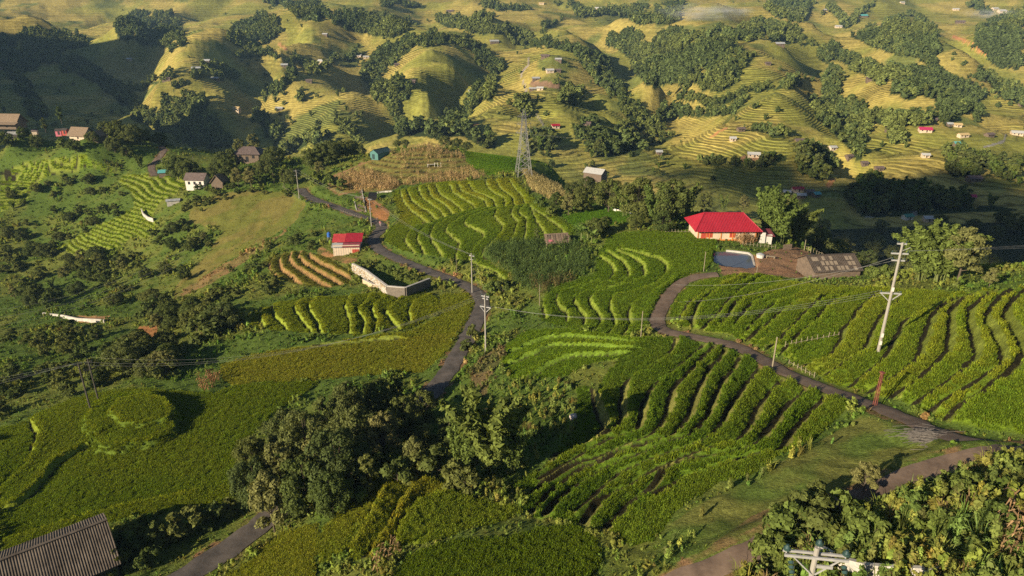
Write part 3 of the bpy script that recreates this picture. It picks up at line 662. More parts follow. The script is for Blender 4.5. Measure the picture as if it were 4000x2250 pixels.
# ------------------------------------------------------------------ materials
def new_mat(name):
    m = bpy.data.materials.new(name); m.use_nodes = True
    nt = m.node_tree; return m, nt, nt.nodes, nt.links, nt.nodes['Principled BSDF']
def flat(name, col, rough=0.7, metal=0.0, var=0.18, scale=3.0, spec=0.3, col2=None, bump=0.0, bscale=None):
    m, nt, N, L, bs = new_mat(name)
    tc = N.new('ShaderNodeTexCoord'); nz = N.new('ShaderNodeTexNoise'); nz.inputs['Scale'].default_value = scale; nz.inputs['Detail'].default_value = 5
    nz.inputs['Roughness'].default_value = 0.65
    rp = N.new('ShaderNodeValToRGB'); rp.color_ramp.elements[0].position = 0.32; rp.color_ramp.elements[1].position = 0.7
    c2 = col2 if col2 else tuple(min(1, c * (1 + var)) for c in col); c1 = tuple(c * (1 - var) for c in col)
    rp.color_ramp.elements[0].color = (*c1, 1); rp.color_ramp.elements[1].color = (*c2, 1)
    L.new(tc.outputs['Object'], nz.inputs['Vector']); L.new(nz.outputs['Fac'], rp.inputs['Fac']); L.new(rp.outputs['Color'], bs.inputs['Base Color'])
    bs.inputs['Roughness'].default_value = rough; bs.inputs['Metallic'].default_value = metal; bs.inputs['Specular IOR Level'].default_value = spec
    if bump:
        b = N.new('ShaderNodeBump'); b.inputs['Strength'].default_value = bump; b.inputs['Distance'].default_value = 0.05
        n2 = N.new('ShaderNodeTexNoise'); n2.inputs['Scale'].default_value = bscale or scale * 4; n2.inputs['Detail'].default_value = 4
        L.new(tc.outputs['Object'], n2.inputs['Vector']); L.new(n2.outputs['Fac'], b.inputs['Height']); L.new(b.outputs['Normal'], bs.inputs['Normal'])
    return m
def mathn(N, op, a=None, b=None, c=None):
    n = N.new('ShaderNodeMath'); n.operation = op
    for i, v in enumerate((a, b, c)):
        if v is not None and not hasattr(v, 'links'): n.inputs[i].default_value = v
    return n
def ground_mat():
    m, nt, N, L, bs = new_mat('near ground')
    at = N.new('ShaderNodeAttribute'); at.attribute_name = 'Col'
    geo = N.new('ShaderNodeNewGeometry')
    n1 = N.new('ShaderNodeTexNoise'); n1.inputs['Scale'].default_value = 2.6; n1.inputs['Detail'].default_value = 6; n1.inputs['Roughness'].default_value = 0.75
    L.new(geo.outputs['Position'], n1.inputs['Vector'])
    mr = N.new('ShaderNodeMapRange'); mr.inputs['From Min'].default_value = 0.3; mr.inputs['From Max'].default_value = 0.7; mr.inputs['To Min'].default_value = 0.5; mr.inputs['To Max'].default_value = 1.5
    L.new(n1.outputs['Fac'], mr.inputs['Value'])
    mx = N.new('ShaderNodeMix'); mx.data_type = 'RGBA'; mx.blend_type = 'MULTIPLY'; mx.inputs['Factor'].default_value = 1.0
    L.new(at.outputs['Color'], mx.inputs[6]); L.new(mr.outputs['Result'], mx.inputs[7])
    L.new(mx.outputs[2], bs.inputs['Base Color'])
    bs.inputs['Roughness'].default_value = 1.0; bs.inputs['Specular IOR Level'].default_value = 0.05
    b = N.new('ShaderNodeBump'); b.inputs['Strength'].default_value = 0.9; b.inputs['Distance'].default_value = 0.25
    n2 = N.new('ShaderNodeTexNoise'); n2.inputs['Scale'].default_value = 3.2; n2.inputs['Detail'].default_value = 6; n2.inputs['Roughness'].default_value = 0.7
    L.new(geo.outputs['Position'], n2.inputs['Vector']); L.new(n2.outputs['Fac'], b.inputs['Height']); L.new(b.outputs['Normal'], bs.inputs['Normal'])
    return m
def far_mat():
    m, nt, N, L, bs = new_mat('far terraces')
    at = N.new('ShaderNodeAttribute'); at.attribute_name = 'Col'
    tr = N.new('ShaderNodeAttribute'); tr.attribute_name = 'terr'
    geo = N.new('ShaderNodeNewGeometry'); sep = N.new('ShaderNodeSeparateXYZ'); L.new(geo.outputs['Position'], sep.inputs[0])
    nz = N.new('ShaderNodeTexNoise'); nz.inputs['Scale'].default_value = 0.035; nz.inputs['Detail'].default_value = 3
    L.new(geo.outputs['Position'], nz.inputs['Vector'])
    ad = mathn(N, 'MULTIPLY_ADD', None, 3.0); L.new(nz.outputs['Fac'], ad.inputs[0]); L.new(sep.outputs['Z'], ad.inputs[2])
    STEP = 1.25
    q = mathn(N, 'DIVIDE', None, STEP); L.new(ad.outputs[0], q.inputs[0])
    fr = mathn(N, 'FRACT'); L.new(q.outputs[0], fr.inputs[0])
    fl = mathn(N, 'FLOOR'); L.new(q.outputs[0], fl.inputs[0])
    ris = N.new('ShaderNodeMapRange'); ris.inputs['From Min'].default_value = 0.5; ris.inputs['From Max'].default_value = 0.95; L.new(fr.outputs[0], ris.inputs['Value'])
    saw = mathn(N, 'SUBTRACT'); L.new(ris.outputs['Result'], saw.inputs[0]); L.new(fr.outputs[0], saw.inputs[1])
    hm = mathn(N, 'MULTIPLY', None, STEP); L.new(saw.outputs[0], hm.inputs[0])
    hm2 = mathn(N, 'MULTIPLY'); L.new(hm.outputs[0], hm2.inputs[0]); L.new(tr.outputs['Fac'], hm2.inputs[1])
    n2 = N.new('ShaderNodeTexNoise'); n2.inputs['Scale'].default_value = 0.6; n2.inputs['Detail'].default_value = 4; L.new(geo.outputs['Position'], n2.inputs['Vector'])
    ha = mathn(N, 'MULTIPLY_ADD', None, 0.5); L.new(n2.outputs['Fac'], ha.inputs[0]); L.new(hm2.outputs[0], ha.inputs[2])
    b = N.new('ShaderNodeBump'); b.inputs['Strength'].default_value = 1.0; b.inputs['Distance'].default_value = 1.0
    L.new(ha.outputs[0], b.inputs['Height']); L.new(b.outputs['Normal'], bs.inputs['Normal'])
    # each paddy a little different, edges of the paddies dark
    wn_ = N.new('ShaderNodeTexWhiteNoise'); wn_.noise_dimensions = '1D'; L.new(fl.outputs[0], wn_.inputs['W'])
    v1 = N.new('ShaderNodeMapRange'); v1.inputs['To Min'].default_value = 0.78; v1.inputs['To Max'].default_value = 1.15; L.new(wn_.outputs['Value'], v1.inputs['Value'])
    pk = mathn(N, 'COMPARE', None, 0.97, 0.09); L.new(fr.outputs[0], pk.inputs[0])
    lo = mathn(N, 'COMPARE', None, 0.52, 0.10); L.new(fr.outputs[0], lo.inputs[0])
    dk = mathn(N, 'MULTIPLY_ADD', None, -0.5, 1.0); L.new(lo.outputs[0], dk.inputs[0])
    lt = mathn(N, 'MULTIPLY_ADD', None, 0.25); L.new(pk.outputs[0], lt.inputs[0]); L.new(dk.outputs[0], lt.inputs[2])
    mv = mathn(N, 'MULTIPLY'); L.new(v1.outputs['Result'], mv.inputs[0]); L.new(lt.outputs[0], mv.inputs[1])
    mixv = N.new('ShaderNodeMix'); mixv.data_type = 'FLOAT'; mixv.inputs[2].default_value = 1.0
    L.new(tr.outputs['Fac'], mixv.inputs[0]); L.new(mv.outputs[0], mixv.inputs[3])
    n3 = N.new('ShaderNodeTexNoise'); n3.inputs['Scale'].default_value = 0.25; n3.inputs['Detail'].default_value = 5; L.new(geo.outputs['Position'], n3.inputs['Vector'])
    v3 = N.new('ShaderNodeMapRange'); v3.inputs['From Min'].default_value = 0.3; v3.inputs['From Max'].default_value = 0.7; v3.inputs['To Min'].default_value = 0.7; v3.inputs['To Max'].default_value = 1.25; L.new(n3.outputs['Fac'], v3.inputs['Value'])
    mvv = mathn(N, 'MULTIPLY'); L.new(mixv.outputs[0], mvv.inputs[0]); L.new(v3.outputs['Result'], mvv.inputs[1])
    mx = N.new('ShaderNodeMix'); mx.data_type = 'RGBA'; mx.blend_type = 'MULTIPLY'; mx.inputs['Factor'].default_value = 1.0
    L.new(at.outputs['Color'], mx.inputs[6]); L.new(mvv.outputs[0], mx.inputs[7]); L.new(mx.outputs[2], bs.inputs['Base Color'])
    bs.inputs['Roughness'].default_value = 1.0; bs.inputs['Specular IOR Level'].default_value = 0.05
    return m
M_GROUND = ground_mat(); M_FARM = far_mat()

# ------------------------------------------------------------------ ground meshes
GZ[:nr] = NZ
def grid_faces(r0, r1):
    idx = np.arange(NR * NC).reshape(NR, NC)
    a = idx[r0:r1 + 1]
    return np.stack([a[:-1, :-1], a[:-1, 1:], a[1:, 1:], a[1:, :-1]], -1).reshape(-1, 4)
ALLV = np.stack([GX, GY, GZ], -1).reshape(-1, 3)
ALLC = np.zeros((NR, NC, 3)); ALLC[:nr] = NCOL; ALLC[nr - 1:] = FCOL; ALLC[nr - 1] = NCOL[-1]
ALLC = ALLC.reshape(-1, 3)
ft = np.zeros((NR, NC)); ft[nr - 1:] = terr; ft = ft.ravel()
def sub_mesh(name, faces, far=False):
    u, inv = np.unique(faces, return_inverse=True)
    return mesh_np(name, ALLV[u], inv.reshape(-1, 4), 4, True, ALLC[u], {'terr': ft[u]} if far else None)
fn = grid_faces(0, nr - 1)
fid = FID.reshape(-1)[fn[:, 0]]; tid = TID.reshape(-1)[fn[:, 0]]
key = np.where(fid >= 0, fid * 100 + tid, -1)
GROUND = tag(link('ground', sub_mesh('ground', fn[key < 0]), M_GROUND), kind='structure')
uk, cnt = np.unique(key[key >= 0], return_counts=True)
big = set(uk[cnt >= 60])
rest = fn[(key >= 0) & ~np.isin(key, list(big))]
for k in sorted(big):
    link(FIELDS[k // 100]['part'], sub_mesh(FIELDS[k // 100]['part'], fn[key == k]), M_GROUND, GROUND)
if len(rest): link('field_edge', sub_mesh('field_edge', rest), M_GROUND, GROUND)
HILL = tag(link('terraced_hillside', sub_mesh('terraced_hillside', grid_faces(nr - 1, NR - 1), True), M_FARM), kind='structure')
# the land outside the view goes on: one coarse sheet round the fan
ox, oy = np.meshgrid(np.linspace(-2600, 2600, 161), np.linspace(-1200, 2700, 121))
def outer_h(x, y):
    r = prof(np.maximum(y, 300))
    n = 22 * fbm(x / 260, y / 260, 3, 4)
    far = r + n
    near = -62 + 18 * fbm(x / 200, y / 200, 5, 3) - 0.02 * np.abs(x)
    w = sstep(150, 430, np.hypot(x, np.maximum(y, 0)))
    h = near * (1 - w) + far * w
    back = sstep(-100, -900, y)
    h = h * (1 - back) + (-60 + n) * back
    inside = (y > 10) & (np.abs(x) < SX * y * 1.0) & (y < 1900)
    return h, inside
oh, ins = outer_h(ox, oy)
ins_soft = np.where((oy > 13) & (oy < 1880), 1 - sstep(SX - 0.02, SX + 0.12, np.abs(ox) / np.maximum(oy, 1)), 0)
edge_h = hgt(np.clip(ox, -SX * np.maximum(oy, 13), SX * np.maximum(oy, 13)), np.clip(oy, 13, 1890))
dx_out = np.maximum(0, np.abs(ox) - SX * np.clip(oy, 13, 1900)) + np.maximum(0, 13 - oy) + np.maximum(0, oy - 1900)
wj = 1 - sstep(0, 220, dx_out)
oh = oh * (1 - wj) + edge_h * wj + left_shade_hills(ox, oy) * sstep(0, 60, dx_out) - 22 * ins_soft - 1.0
oc = np.where((vnoise(ox / 130, oy / 130, 4) > 0.5)[..., None], np.array([0.04, 0.055, 0.018]), np.array([0.19, 0.18, 0.035]))
oi = np.arange(ox.size).reshape(ox.shape)
of = np.stack([oi[:-1, :-1], oi[:-1, 1:], oi[1:, 1:], oi[1:, :-1]], -1).reshape(-1, 4)
tag(link('terrain', mesh_np('terrain', np.stack([ox, oy, oh], -1).reshape(-1, 3), of, 4, True, oc.reshape(-1, 3), {'terr': np.ones(ox.size)}), M_FARM), kind='structure')

# ------------------------------------------------------------------ roads and water as sheets
M_ROAD = flat('worn concrete road', (0.085, 0.072, 0.064), 0.9, var=0.35, scale=0.6, col2=(0.135, 0.112, 0.096), bump=0.3, bscale=4)
M_TRACK = flat('packed earth track', (0.135, 0.092, 0.068), 0.95, var=0.35, scale=0.5, col2=(0.20, 0.14, 0.10), bump=0.5, bscale=3)
def road_sheet(name, Q, w, mat, lift=0.03):
    d = np.gradient(Q[:, :2], axis=0); d /= np.linalg.norm(d, axis=1, keepdims=True) + 1e-9
    nrm = np.stack([-d[:, 1], d[:, 0]], 1)
    cols = np.linspace(-1, 1, 7)
    jit = 0.16 * fbm(Q[:, 0] / 1.7, Q[:, 1] / 1.7, 2, 3)
    V = []
    for c in cols:
        off = c * (w / 2 + (jit * np.sign(c) if abs(c) > 0.9 else 0) + (0.25 * fbm(Q[:, 0] / 1.1 + 3 * c, Q[:, 1] / 1.1, 4, 2) if abs(c) > 0.9 else 0))
        P = Q[:, :2] + nrm * np.asarray(off)[..., None]
        z = Q[:, 2] + lift - (0.06 if abs(c) > 0.9 else 0.0)
        V.append(np.stack([P[:, 0], P[:, 1], z], 1))
    V = np.stack(V, 1); n = len(Q); i = np.arange(n * 7).reshape(n, 7)
    f = np.stack([i[:-1, :-1], i[1:, :-1], i[1:, 1:], i[:-1, 1:]], -1).reshape(-1, 4)
    return tag(link(name, mesh_np(name, V.reshape(-1, 3), f[:, ::-1], 4, True), mat), kind='structure')
road_sheet('road', *ROADS['main'], M_ROAD); road_sheet('road', *ROADS['lower'], M_TRACK, 0.035); road_sheet('path', *ROADS['track'], M_TRACK, 0.04); road_sheet('path', *ROADS['village'], M_TRACK)
mw, nt, N, L, bs = new_mat('pond water')
bs.inputs['Base Color'].default_value = (0.085, 0.095, 0.115, 1); bs.inputs['Roughness'].default_value = 0.06; bs.inputs['IOR'].default_value = 1.33
bp = N.new('ShaderNodeBump'); bp.inputs['Strength'].default_value = 0.06; nz = N.new('ShaderNodeTexNoise'); nz.inputs['Scale'].default_value = 6; L.new(nz.outputs['Fac'], bp.inputs['Height']); L.new(bp.outputs['Normal'], bs.inputs['Normal'])
_pw = POND.copy(); _pc = _pw.mean(0); _pw = _pc + (_pw - _pc) * 1.06; _pw[:, 2] = POND_Z
tag(MB().poly([tuple(p) for p in _pw][::-1]).build('pond_water', mw), kind='structure')
# ------------------------------------------------------------------ plants: materials
def leaf_mat(name, col, instancer=False, var=0.45, trans=0.28, huevar=0.5, alt=None):
    m = bpy.data.materials.new(name); m.use_nodes = True
    N = m.node_tree.nodes; L = m.node_tree.links; N.clear()
    out = N.new('ShaderNodeOutputMaterial'); di = N.new('ShaderNodeBsdfDiffuse'); tr = N.new('ShaderNodeBsdfTranslucent'); mix = N.new('ShaderNodeMixShader')
    lv = N.new('ShaderNodeAttribute'); lv.attribute_name = 'lv'
    mr = N.new('ShaderNodeMapRange'); mr.inputs['To Min'].default_value = 1 - var; mr.inputs['To Max'].default_value = 1 + var; L.new(lv.outputs['Fac'], mr.inputs['Value'])
    mx = N.new('ShaderNodeMix'); mx.data_type = 'RGBA'; mx.blend_type = 'MULTIPLY'; mx.inputs['Factor'].default_value = 1.0
    if instancer:
        at = N.new('ShaderNodeAttribute'); at.attribute_name = 'tint'; at.attribute_type = 'INSTANCER'; L.new(at.outputs['Color'], mx.inputs[6])
    else:
        oi = N.new('ShaderNodeObjectInfo'); cm = N.new('ShaderNodeMix'); cm.data_type = 'RGBA'
        cm.inputs[6].default_value = (*col, 1); cm.inputs[7].default_value = (*(alt or tuple(c * f for c, f in zip(col, (1.5, 1.25, 1.1)))), 1)
        L.new(oi.outputs['Random'], cm.inputs['Factor']); L.new(cm.outputs[2], mx.inputs[6])
    L.new(mr.outputs['Result'], mx.inputs[7])
    L.new(mx.outputs[2], di.inputs['Color'])
    tb = N.new('ShaderNodeMix'); tb.data_type = 'RGBA'; tb.blend_type = 'MULTIPLY'; tb.inputs['Factor'].default_value = 1.0
    L.new(mx.outputs[2], tb.inputs[6]); tb.inputs[7].default_value = (1.25, 1.2, 0.5, 1); L.new(tb.outputs[2], tr.inputs['Color'])
    mix.inputs['Fac'].default_value = trans
    L.new(di.outputs[0], mix.inputs[1]); L.new(tr.outputs[0], mix.inputs[2]); L.new(mix.outputs[0], out.inputs['Surface'])
    return m
M_RICE = leaf_mat('rice blades', (0.1, 0.15, 0.02), True, 0.35, 0.38)
M_WEED = leaf_mat('weed leaves', (0.1, 0.15, 0.02), True, 0.5, 0.25)
M_FARLEAF = leaf_mat('far leaves', (0.05, 0.07, 0.02), True, 0.5, 0.12)
M_LEAF = leaf_mat('tree leaves', (0.085, 0.115, 0.032), alt=(0.15, 0.16, 0.045))
M_PALE = leaf_mat('pale tree leaves', (0.17, 0.18, 0.06), alt=(0.22, 0.205, 0.075))
M_DARK = leaf_mat('dark tree leaves', (0.085, 0.11, 0.036), alt=(0.14, 0.155, 0.05))
M_BAMBOO = leaf_mat('bamboo leaves', (0.12, 0.17, 0.04), alt=(0.16, 0.19, 0.045))
M_BANANA = leaf_mat('banana leaves', (0.12, 0.19, 0.04), alt=(0.16, 0.2, 0.05))
M_BARK = flat('bark', (0.11, 0.085, 0.06), 0.95, var=0.3, scale=6)
M_CULM = flat('bamboo culm', (0.14, 0.16, 0.05), 0.6, var=0.3, scale=4)

# ------------------------------------------------------------------ plants: meshes
def leaf_quads(P, Nn, size, rs, elong=1.7, droop=0.0):
    """diamond leaves at P with normals Nn"""
    n = len(P)
    Nn = Nn / (np.linalg.norm(Nn, axis=1, keepdims=True) + 1e-9)
    a = rs.normal(size=(n, 3)); a[:, 2] -= droop
    tng = a - (a * Nn).sum(1, keepdims=True) * Nn; tng /= np.linalg.norm(tng, axis=1, keepdims=True) + 1e-9
    bt = np.cross(Nn, tng)
    s = np.asarray(size)[:, None] * np.ones((n, 1))
    V = np.stack([P - tng * s * elong / 2, P + bt * s / 2 - tng * s * 0.1 + Nn * s * 0.12, P + tng * s * elong / 2, P - bt * s / 2 - tng * s * 0.1 + Nn * s * 0.12], 1).reshape(-1, 3)
    Fq = np.arange(4 * n).reshape(-1, 4)
    lv = np.repeat(np.clip(rs.normal(0.5, 0.22, n), 0, 1), 4)
    return V, Fq, lv
def crown_mesh(name, seed, h, rad, nleaf, leaf, nlobe, base=0.3, spread=0.62, squash=0.8, top=1.0, mat=None):
    rs = np.random.default_rng(seed)
    C = []; Rr = []
    for i in range(nlobe):
        t = (i + 0.5) / nlobe; zz = h * (base + (1 - base) * t * 0.92)
        env = math.sin(math.pi * min(1, max(0.08, (0.25 + 0.75 * t) ** 1.15 * top + (1 - top) * 0.5)))
        a = i * 2.4 + rs.uniform(-0.5, 0.5); rr = rad * spread * (0.35 + 0.75 * env) * rs.uniform(0.6, 1.1) * (0.25 if i == nlobe - 1 else 1)
        C.append((rr * math.cos(a), rr * math.sin(a), zz)); Rr.append(rad * rs.uniform(0.22, 0.46) * (0.55 + 0.5 * env))
    C = np.array(C); Rr = np.array(Rr)
    k = rs.choice(nlobe, nleaf, p=Rr ** 2 / (Rr ** 2).sum())
    d = rs.normal(size=(nleaf, 3)); d /= np.linalg.norm(d, axis=1, keepdims=True); d[:, 2] = np.where(d[:, 2] < -0.35, -d[:, 2], d[:, 2])
    lump = 1 + 0.28 * np.sin(d[:, 0] * 5 + k) * np.sin(d[:, 1] * 5 + 2 * k) 
    r = Rr[k] * lump * (0.55 + 0.5 * rs.random(nleaf) ** 0.5)
    P = C[k] + d * r[:, None] * np.array([1, 1, squash])
    V, Fq, lv = leaf_quads(P, d + rs.normal(size=(nleaf, 3)) * 0.55 + np.array([0, 0, 0.25]), leaf * rs.uniform(0.6, 1.35, nleaf), rs, droop=0.4)
    me = mesh_np(name, V, Fq, 4, attrs={'lv': lv}); me.materials.append(mat)
    tb = MB(); tr = max(0.05, h * 0.018)
    tb.bar((0, 0, -0.6), (rad * 0.03, 0, h * (base + 0.15)), tr, tr * 0.65, 7).bar((rad * 0.03, 0, h * (base + 0.15)), (C[-1][0], C[-1][1], C[-1][2]), tr * 0.65, tr * 0.2, 6)
    for i in range(nlobe - 1):
        z0 = h * (base * 0.75 + 0.4 * (C[i][2] / h - base))
        tb.bar((rad * 0.02, 0, max(0.2, z0)), tuple(C[i]), tr * 0.4, tr * 0.12, 5)
    tm = tb.mesh(name + ' trunk'); tm.materials.append(M_BARK)
    return me, tm
def bamboo_mesh(name, seed, h, nc, per, leaf, mat, lean=0.32, fan=1.0):
    rs = np.random.default_rng(seed); Ps = []; Ns = []; Sz = []; tb = MB()
    for i in range(nc):
        a = rs.uniform(0, 2 * math.pi); b = rs.uniform(0, 0.7); hh = h * rs.uniform(0.6, 1.0); le = lean * rs.uniform(0.3, 1.25) * fan
        dx, dy = math.cos(a), math.sin(a); x0, y0 = b * math.cos(a + 1), b * math.sin(a + 1)
        tip = rs.uniform(0.08, 0.5)
        def pt(t):
            out = hh * le * t ** 1.7
            return np.array([x0 + dx * out, y0 + dy * out, hh * (t - tip * 0.55 * max(0, t - 0.55) ** 1.5 * 2.0)])
        prev = pt(0) - np.array([0, 0, .4])
        for j in range(1, 8):
            q = pt(j / 7); tb.bar(tuple(prev), tuple(q), 0.045 * (1.1 - j / 8), 0.045 * (1 - j / 8), 4); prev = q
        t = 0.22 + 0.78 * rs.random(per) ** 0.75
        c = np.array([pt(v) for v in t])
        w = 0.20 + 0.62 * np.sin(math.pi * np.clip((t - 0.1) / 0.95, 0, 1)) ** 0.8
        d = rs.normal(size=(per, 3)); d /= np.linalg.norm(d, axis=1, keepdims=True)
        clump = 0.55 + 0.45 * np.sin(t * 38 + i * 2)
        P = c + d * (w * clump * h / 10 * rs.random(per) ** 0.4)[:, None]; P[:, 2] -= 0.12
        Ps.append(P); Ns.append(d * 0.8 + rs.normal(size=(per, 3)) * 0.5 + np.array([0, 0, 0.3])); Sz.append(leaf * rs.uniform(0.6, 1.3, per))
    V, Fq, lv = leaf_quads(np.vstack(Ps), np.vstack(Ns), np.concatenate(Sz), rs, 2.3, 0.9)
    me = mesh_np(name, V, Fq, 4, attrs={'lv': lv}); me.materials.append(mat)
    tm = tb.mesh(name + ' culms'); tm.materials.append(M_CULM)
    return me, tm
def conifer_mesh(name, seed, h, rad, n, leaf, mat):
    rs = np.random.default_rng(seed)
    t = rs.random(n) ** 0.75; a = rs.uniform(0, 2 * math.pi, n); tier = 0.75 + 0.25 * np.sin(t * 42)
    r = rad * (1.02 - t) * tier * (0.35 + 0.65 * rs.random(n) ** 0.5)
    P = np.stack([r * np.cos(a), r * np.sin(a), h * (0.1 + 0.9 * t) - r * 0.25], 1)
    V, Fq, lv = leaf_quads(P, np.stack([np.cos(a), np.sin(a), 0.7 + 0 * a], 1) + rs.normal(size=(n, 3)) * 0.4, leaf * rs.uniform(0.6, 1.3, n), rs)
    me = mesh_np(name, V, Fq, 4, attrs={'lv': lv}); me.materials.append(mat)
    tm = MB().bar((0, 0, -0.5), (0, 0, h * 0.95), 0.13, 0.02, 6).mesh(name + ' trunk'); tm.materials.append(M_BARK)
    return me, tm
KIND = {}
def variants(k, lst): KIND[k] = lst
variants('broad', [crown_mesh('broadleaf crown', 11 + i, 9.0, 3.9, 8500, 0.25, 22, 0.2, 0.80, 0.8, mat=M_LEAF) for i in range(3)])
variants('dark', [crown_mesh('dark crown', 31 + i, 9.0, 4.2, 9500, 0.23, 26, 0.16, 0.84, 0.8, mat=M_DARK) for i in range(3)])
variants('pale', [crown_mesh('pale crown', 51 + i, 9.0, 3.0, 5000, 0.25, 17, 0.26, 0.72, 0.75, mat=M_PALE) for i in range(2)])
variants('slim', [crown_mesh('slim crown', 61 + i, 8.0, 1.9, 2200, 0.32, 9, 0.2, 0.5, 1.0, mat=M_LEAF) for i in range(2)])
variants('bamboo', [bamboo_mesh('bamboo crown', 71 + i, 10.0, 17, 420, 0.26, M_BAMBOO) for i in range(3)])
variants('conifer', [conifer_mesh('conifer crown', 81, 7.0, 1.7, 1500, 0.28, M_DARK)])
variants('shrub', [crown_mesh('shrub crown', 91 + i, 2.6, 1.5, 900, 0.22, 7, 0.1, 0.6, 0.8, mat=M_LEAF) for i in range(3)])
variants('lush', [crown_mesh('lush shrub crown', 95 + i, 2.2, 1.4, 900, 0.2, 7, 0.08, 0.6, 0.8, mat=M_BAMBOO) for i in range(2)])
FARK = [crown_mesh('far crown', 101 + i, 9.0, 3.6, 330, 1.25, 8, 0.15, 0.66, 0.9, mat=M_FARLEAF) for i in range(4)] + [bamboo_mesh('far bamboo crown', 111 + i, 10.0, 9, 44, 0.95, M_FARLEAF, 0.26) for i in range(2)]
FARI = [crown_mesh('valley tree crown', 121 + i, 9.0, 3.6, 420, 1.1, 9, 0.15, 0.66, 0.9, mat=M_DARK if i % 2 else M_LEAF) for i in range(4)] + [bamboo_mesh('valley bamboo crown', 131 + i, 10.0, 9, 60, 0.9, M_BAMBOO, 0.26) for i in range(2)]

def blades(seed, n, h, w, out, seg=2, lean=0.5):
    rs = np.random.default_rng(seed); V = []; Fc = []; lv = []
    for i in range(n):
        a = rs.uniform(0, 2 * math.pi); d = np.array([math.cos(a), math.sin(a), 0]); sd = np.array([-d[1], d[0], 0])
        b = d * rs.uniform(0, 0.12 * out / 0.3); hh = h * rs.uniform(0.65, 1.1); o = out * rs.uniform(0.4, 1.2); ww = w * rs.uniform(0.7, 1.2)
        p0 = b; p1 = b + d * o * 0.35 + np.array([0, 0, hh * 0.75]); p2 = b + d * o + np.array([0, 0, hh * rs.uniform(0.6, 1.0)])
        k = len(V); V += [p0 - sd * ww / 2, p0 + sd * ww / 2, p1 - sd * ww / 2, p1 + sd * ww / 2, p2]
        Fc += [(k, k + 1, k + 3), (k, k + 3, k + 2), (k + 2, k + 3, k + 4)]; lv += [rs.random()] * 5
    return np.array(V), np.array(Fc), np.array(lv)
HID = bpy.data.collections
def proto(cname, meshes):
    c = HID.new(cname)
    for i, me in enumerate(meshes):
        o = bpy.data.objects.new('%s_%02d' % (cname, i), me); c.objects.link(o)
    return c
def blade_meshes(tag_, mat, specs):
    out = []
    for i, sp in enumerate(specs):
        V, Fc, lv = blades(200 + i + len(tag_), *sp); me = mesh_np('%s %d' % (tag_, i), V, Fc, 3, attrs={'lv': lv}); me.materials.append(mat); out.append(me)
    return out
def leafy(seed, n, h, r, leaf, mat, spike=False):
    rs = np.random.default_rng(seed); P = []; Nn = []
    nst = max(3, n // 14)
    for i in range(nst):
        a = rs.uniform(0, 6.28); le = rs.uniform(0.0, 0.5) if not spike else rs.uniform(0, 0.25); hh = h * rs.uniform(0.6, 1.05)
        for j in range(n // nst):
            t = rs.uniform(0.25, 1.0); b = rs.uniform(0, 6.28); ra = r * (0.35 if spike else 0.5) * (1.15 - t) + 0.03
            P.append((r * le * math.cos(a) * t * 1.6 + ra * math.cos(b), r * le * math.sin(a) * t * 1.6 + ra * math.sin(b), hh * t)); Nn.append((math.cos(b), math.sin(b), 0.6))
    P = np.array(P); Nn = np.array(Nn) + rs.normal(size=P.shape) * 0.4
    V, Fq, lv = leaf_quads(P, Nn, leaf * rs.uniform(0.6, 1.3, len(P)), rs, 1.9)
    me = mesh_np('leafy %d' % seed, V, Fq, 4, attrs={'lv': lv}); me.materials.append(mat); return me
def corn_mesh(seed, mat):
    rs = np.random.default_rng(seed); V = []; Fc = []; lv = []
    def quad(a, b, c, d, l): 
        k = len(V); V.extend([a, b, c, d]); Fc.append((k, k + 1, k + 2)); Fc.append((k, k + 2, k + 3)); lv.extend([l] * 4)
    h = 2.0
    for a in (0, 1.57):
        s = np.array([math.cos(a), math.sin(a), 0]) * 0.04
        quad(-s, s, s * 0.5 + [0.1, 0, h], -s * 0.5 + [0.1, 0, h], 0.6)
    for i in range(9):
        z = 0.3 + i * 0.19; a = i * 2.5 + rs.uniform(-.5, .5); d = np.array([math.cos(a), math.sin(a), 0]); sd = np.array([-d[1], d[0], 0]) * 0.055; l = rs.random()
        p0 = np.array([0.05, 0, z]); p1 = p0 + d * 0.3 + [0, 0, 0.22]; p2 = p0 + d * 0.6 + [0, 0, rs.uniform(-0.3, 0.1)]
        quad(p0 - sd, p0 + sd, p1 + sd, p1 - sd, l); quad(p1 - sd, p1 + sd, p2 + sd * 0.3, p2 - sd * 0.3, l)
    me = mesh_np('corn %d' % seed, np.array(V), np.array(Fc), 3, attrs={'lv': np.array(lv)}); me.materials.append(mat); return me
def rice_patch(seed, ncl, h, w, out, rad):
    rs = np.random.default_rng(seed); Vs = []; Fs = []; Ls = []; k = 0
    for i in range(ncl):
        V, Fc, lv = blades(seed * 50 + i, 6, h * rs.uniform(0.8, 1.15), w, out)
        r_ = rad * math.sqrt((i + 0.5) / ncl); a_ = i * 2.4 + rs.uniform(-.4, .4)
        V = V + np.array([r_ * math.cos(a_), r_ * math.sin(a_), 0]); Vs.append(V); Fs.append(Fc + k); Ls.append(np.clip(lv * 0.6 + 0.4 * rs.random(), 0, 1)); k += len(V)
    me = mesh_np('rice %d' % seed, np.vstack(Vs), np.vstack(Fs), 3, attrs={'lv': np.concatenate(Ls)}); me.materials.append(M_RICE); return me
PR_RICE = proto('rice_clump', [rice_patch(5, 8, 0.36, 0.035, 0.17, 0.30), rice_patch(6, 8, 0.33, 0.04, 0.19, 0.30), rice_patch(7, 7, 0.38, 0.035, 0.16, 0.28), rice_patch(8, 9, 0.32, 0.035, 0.18, 0.32)])
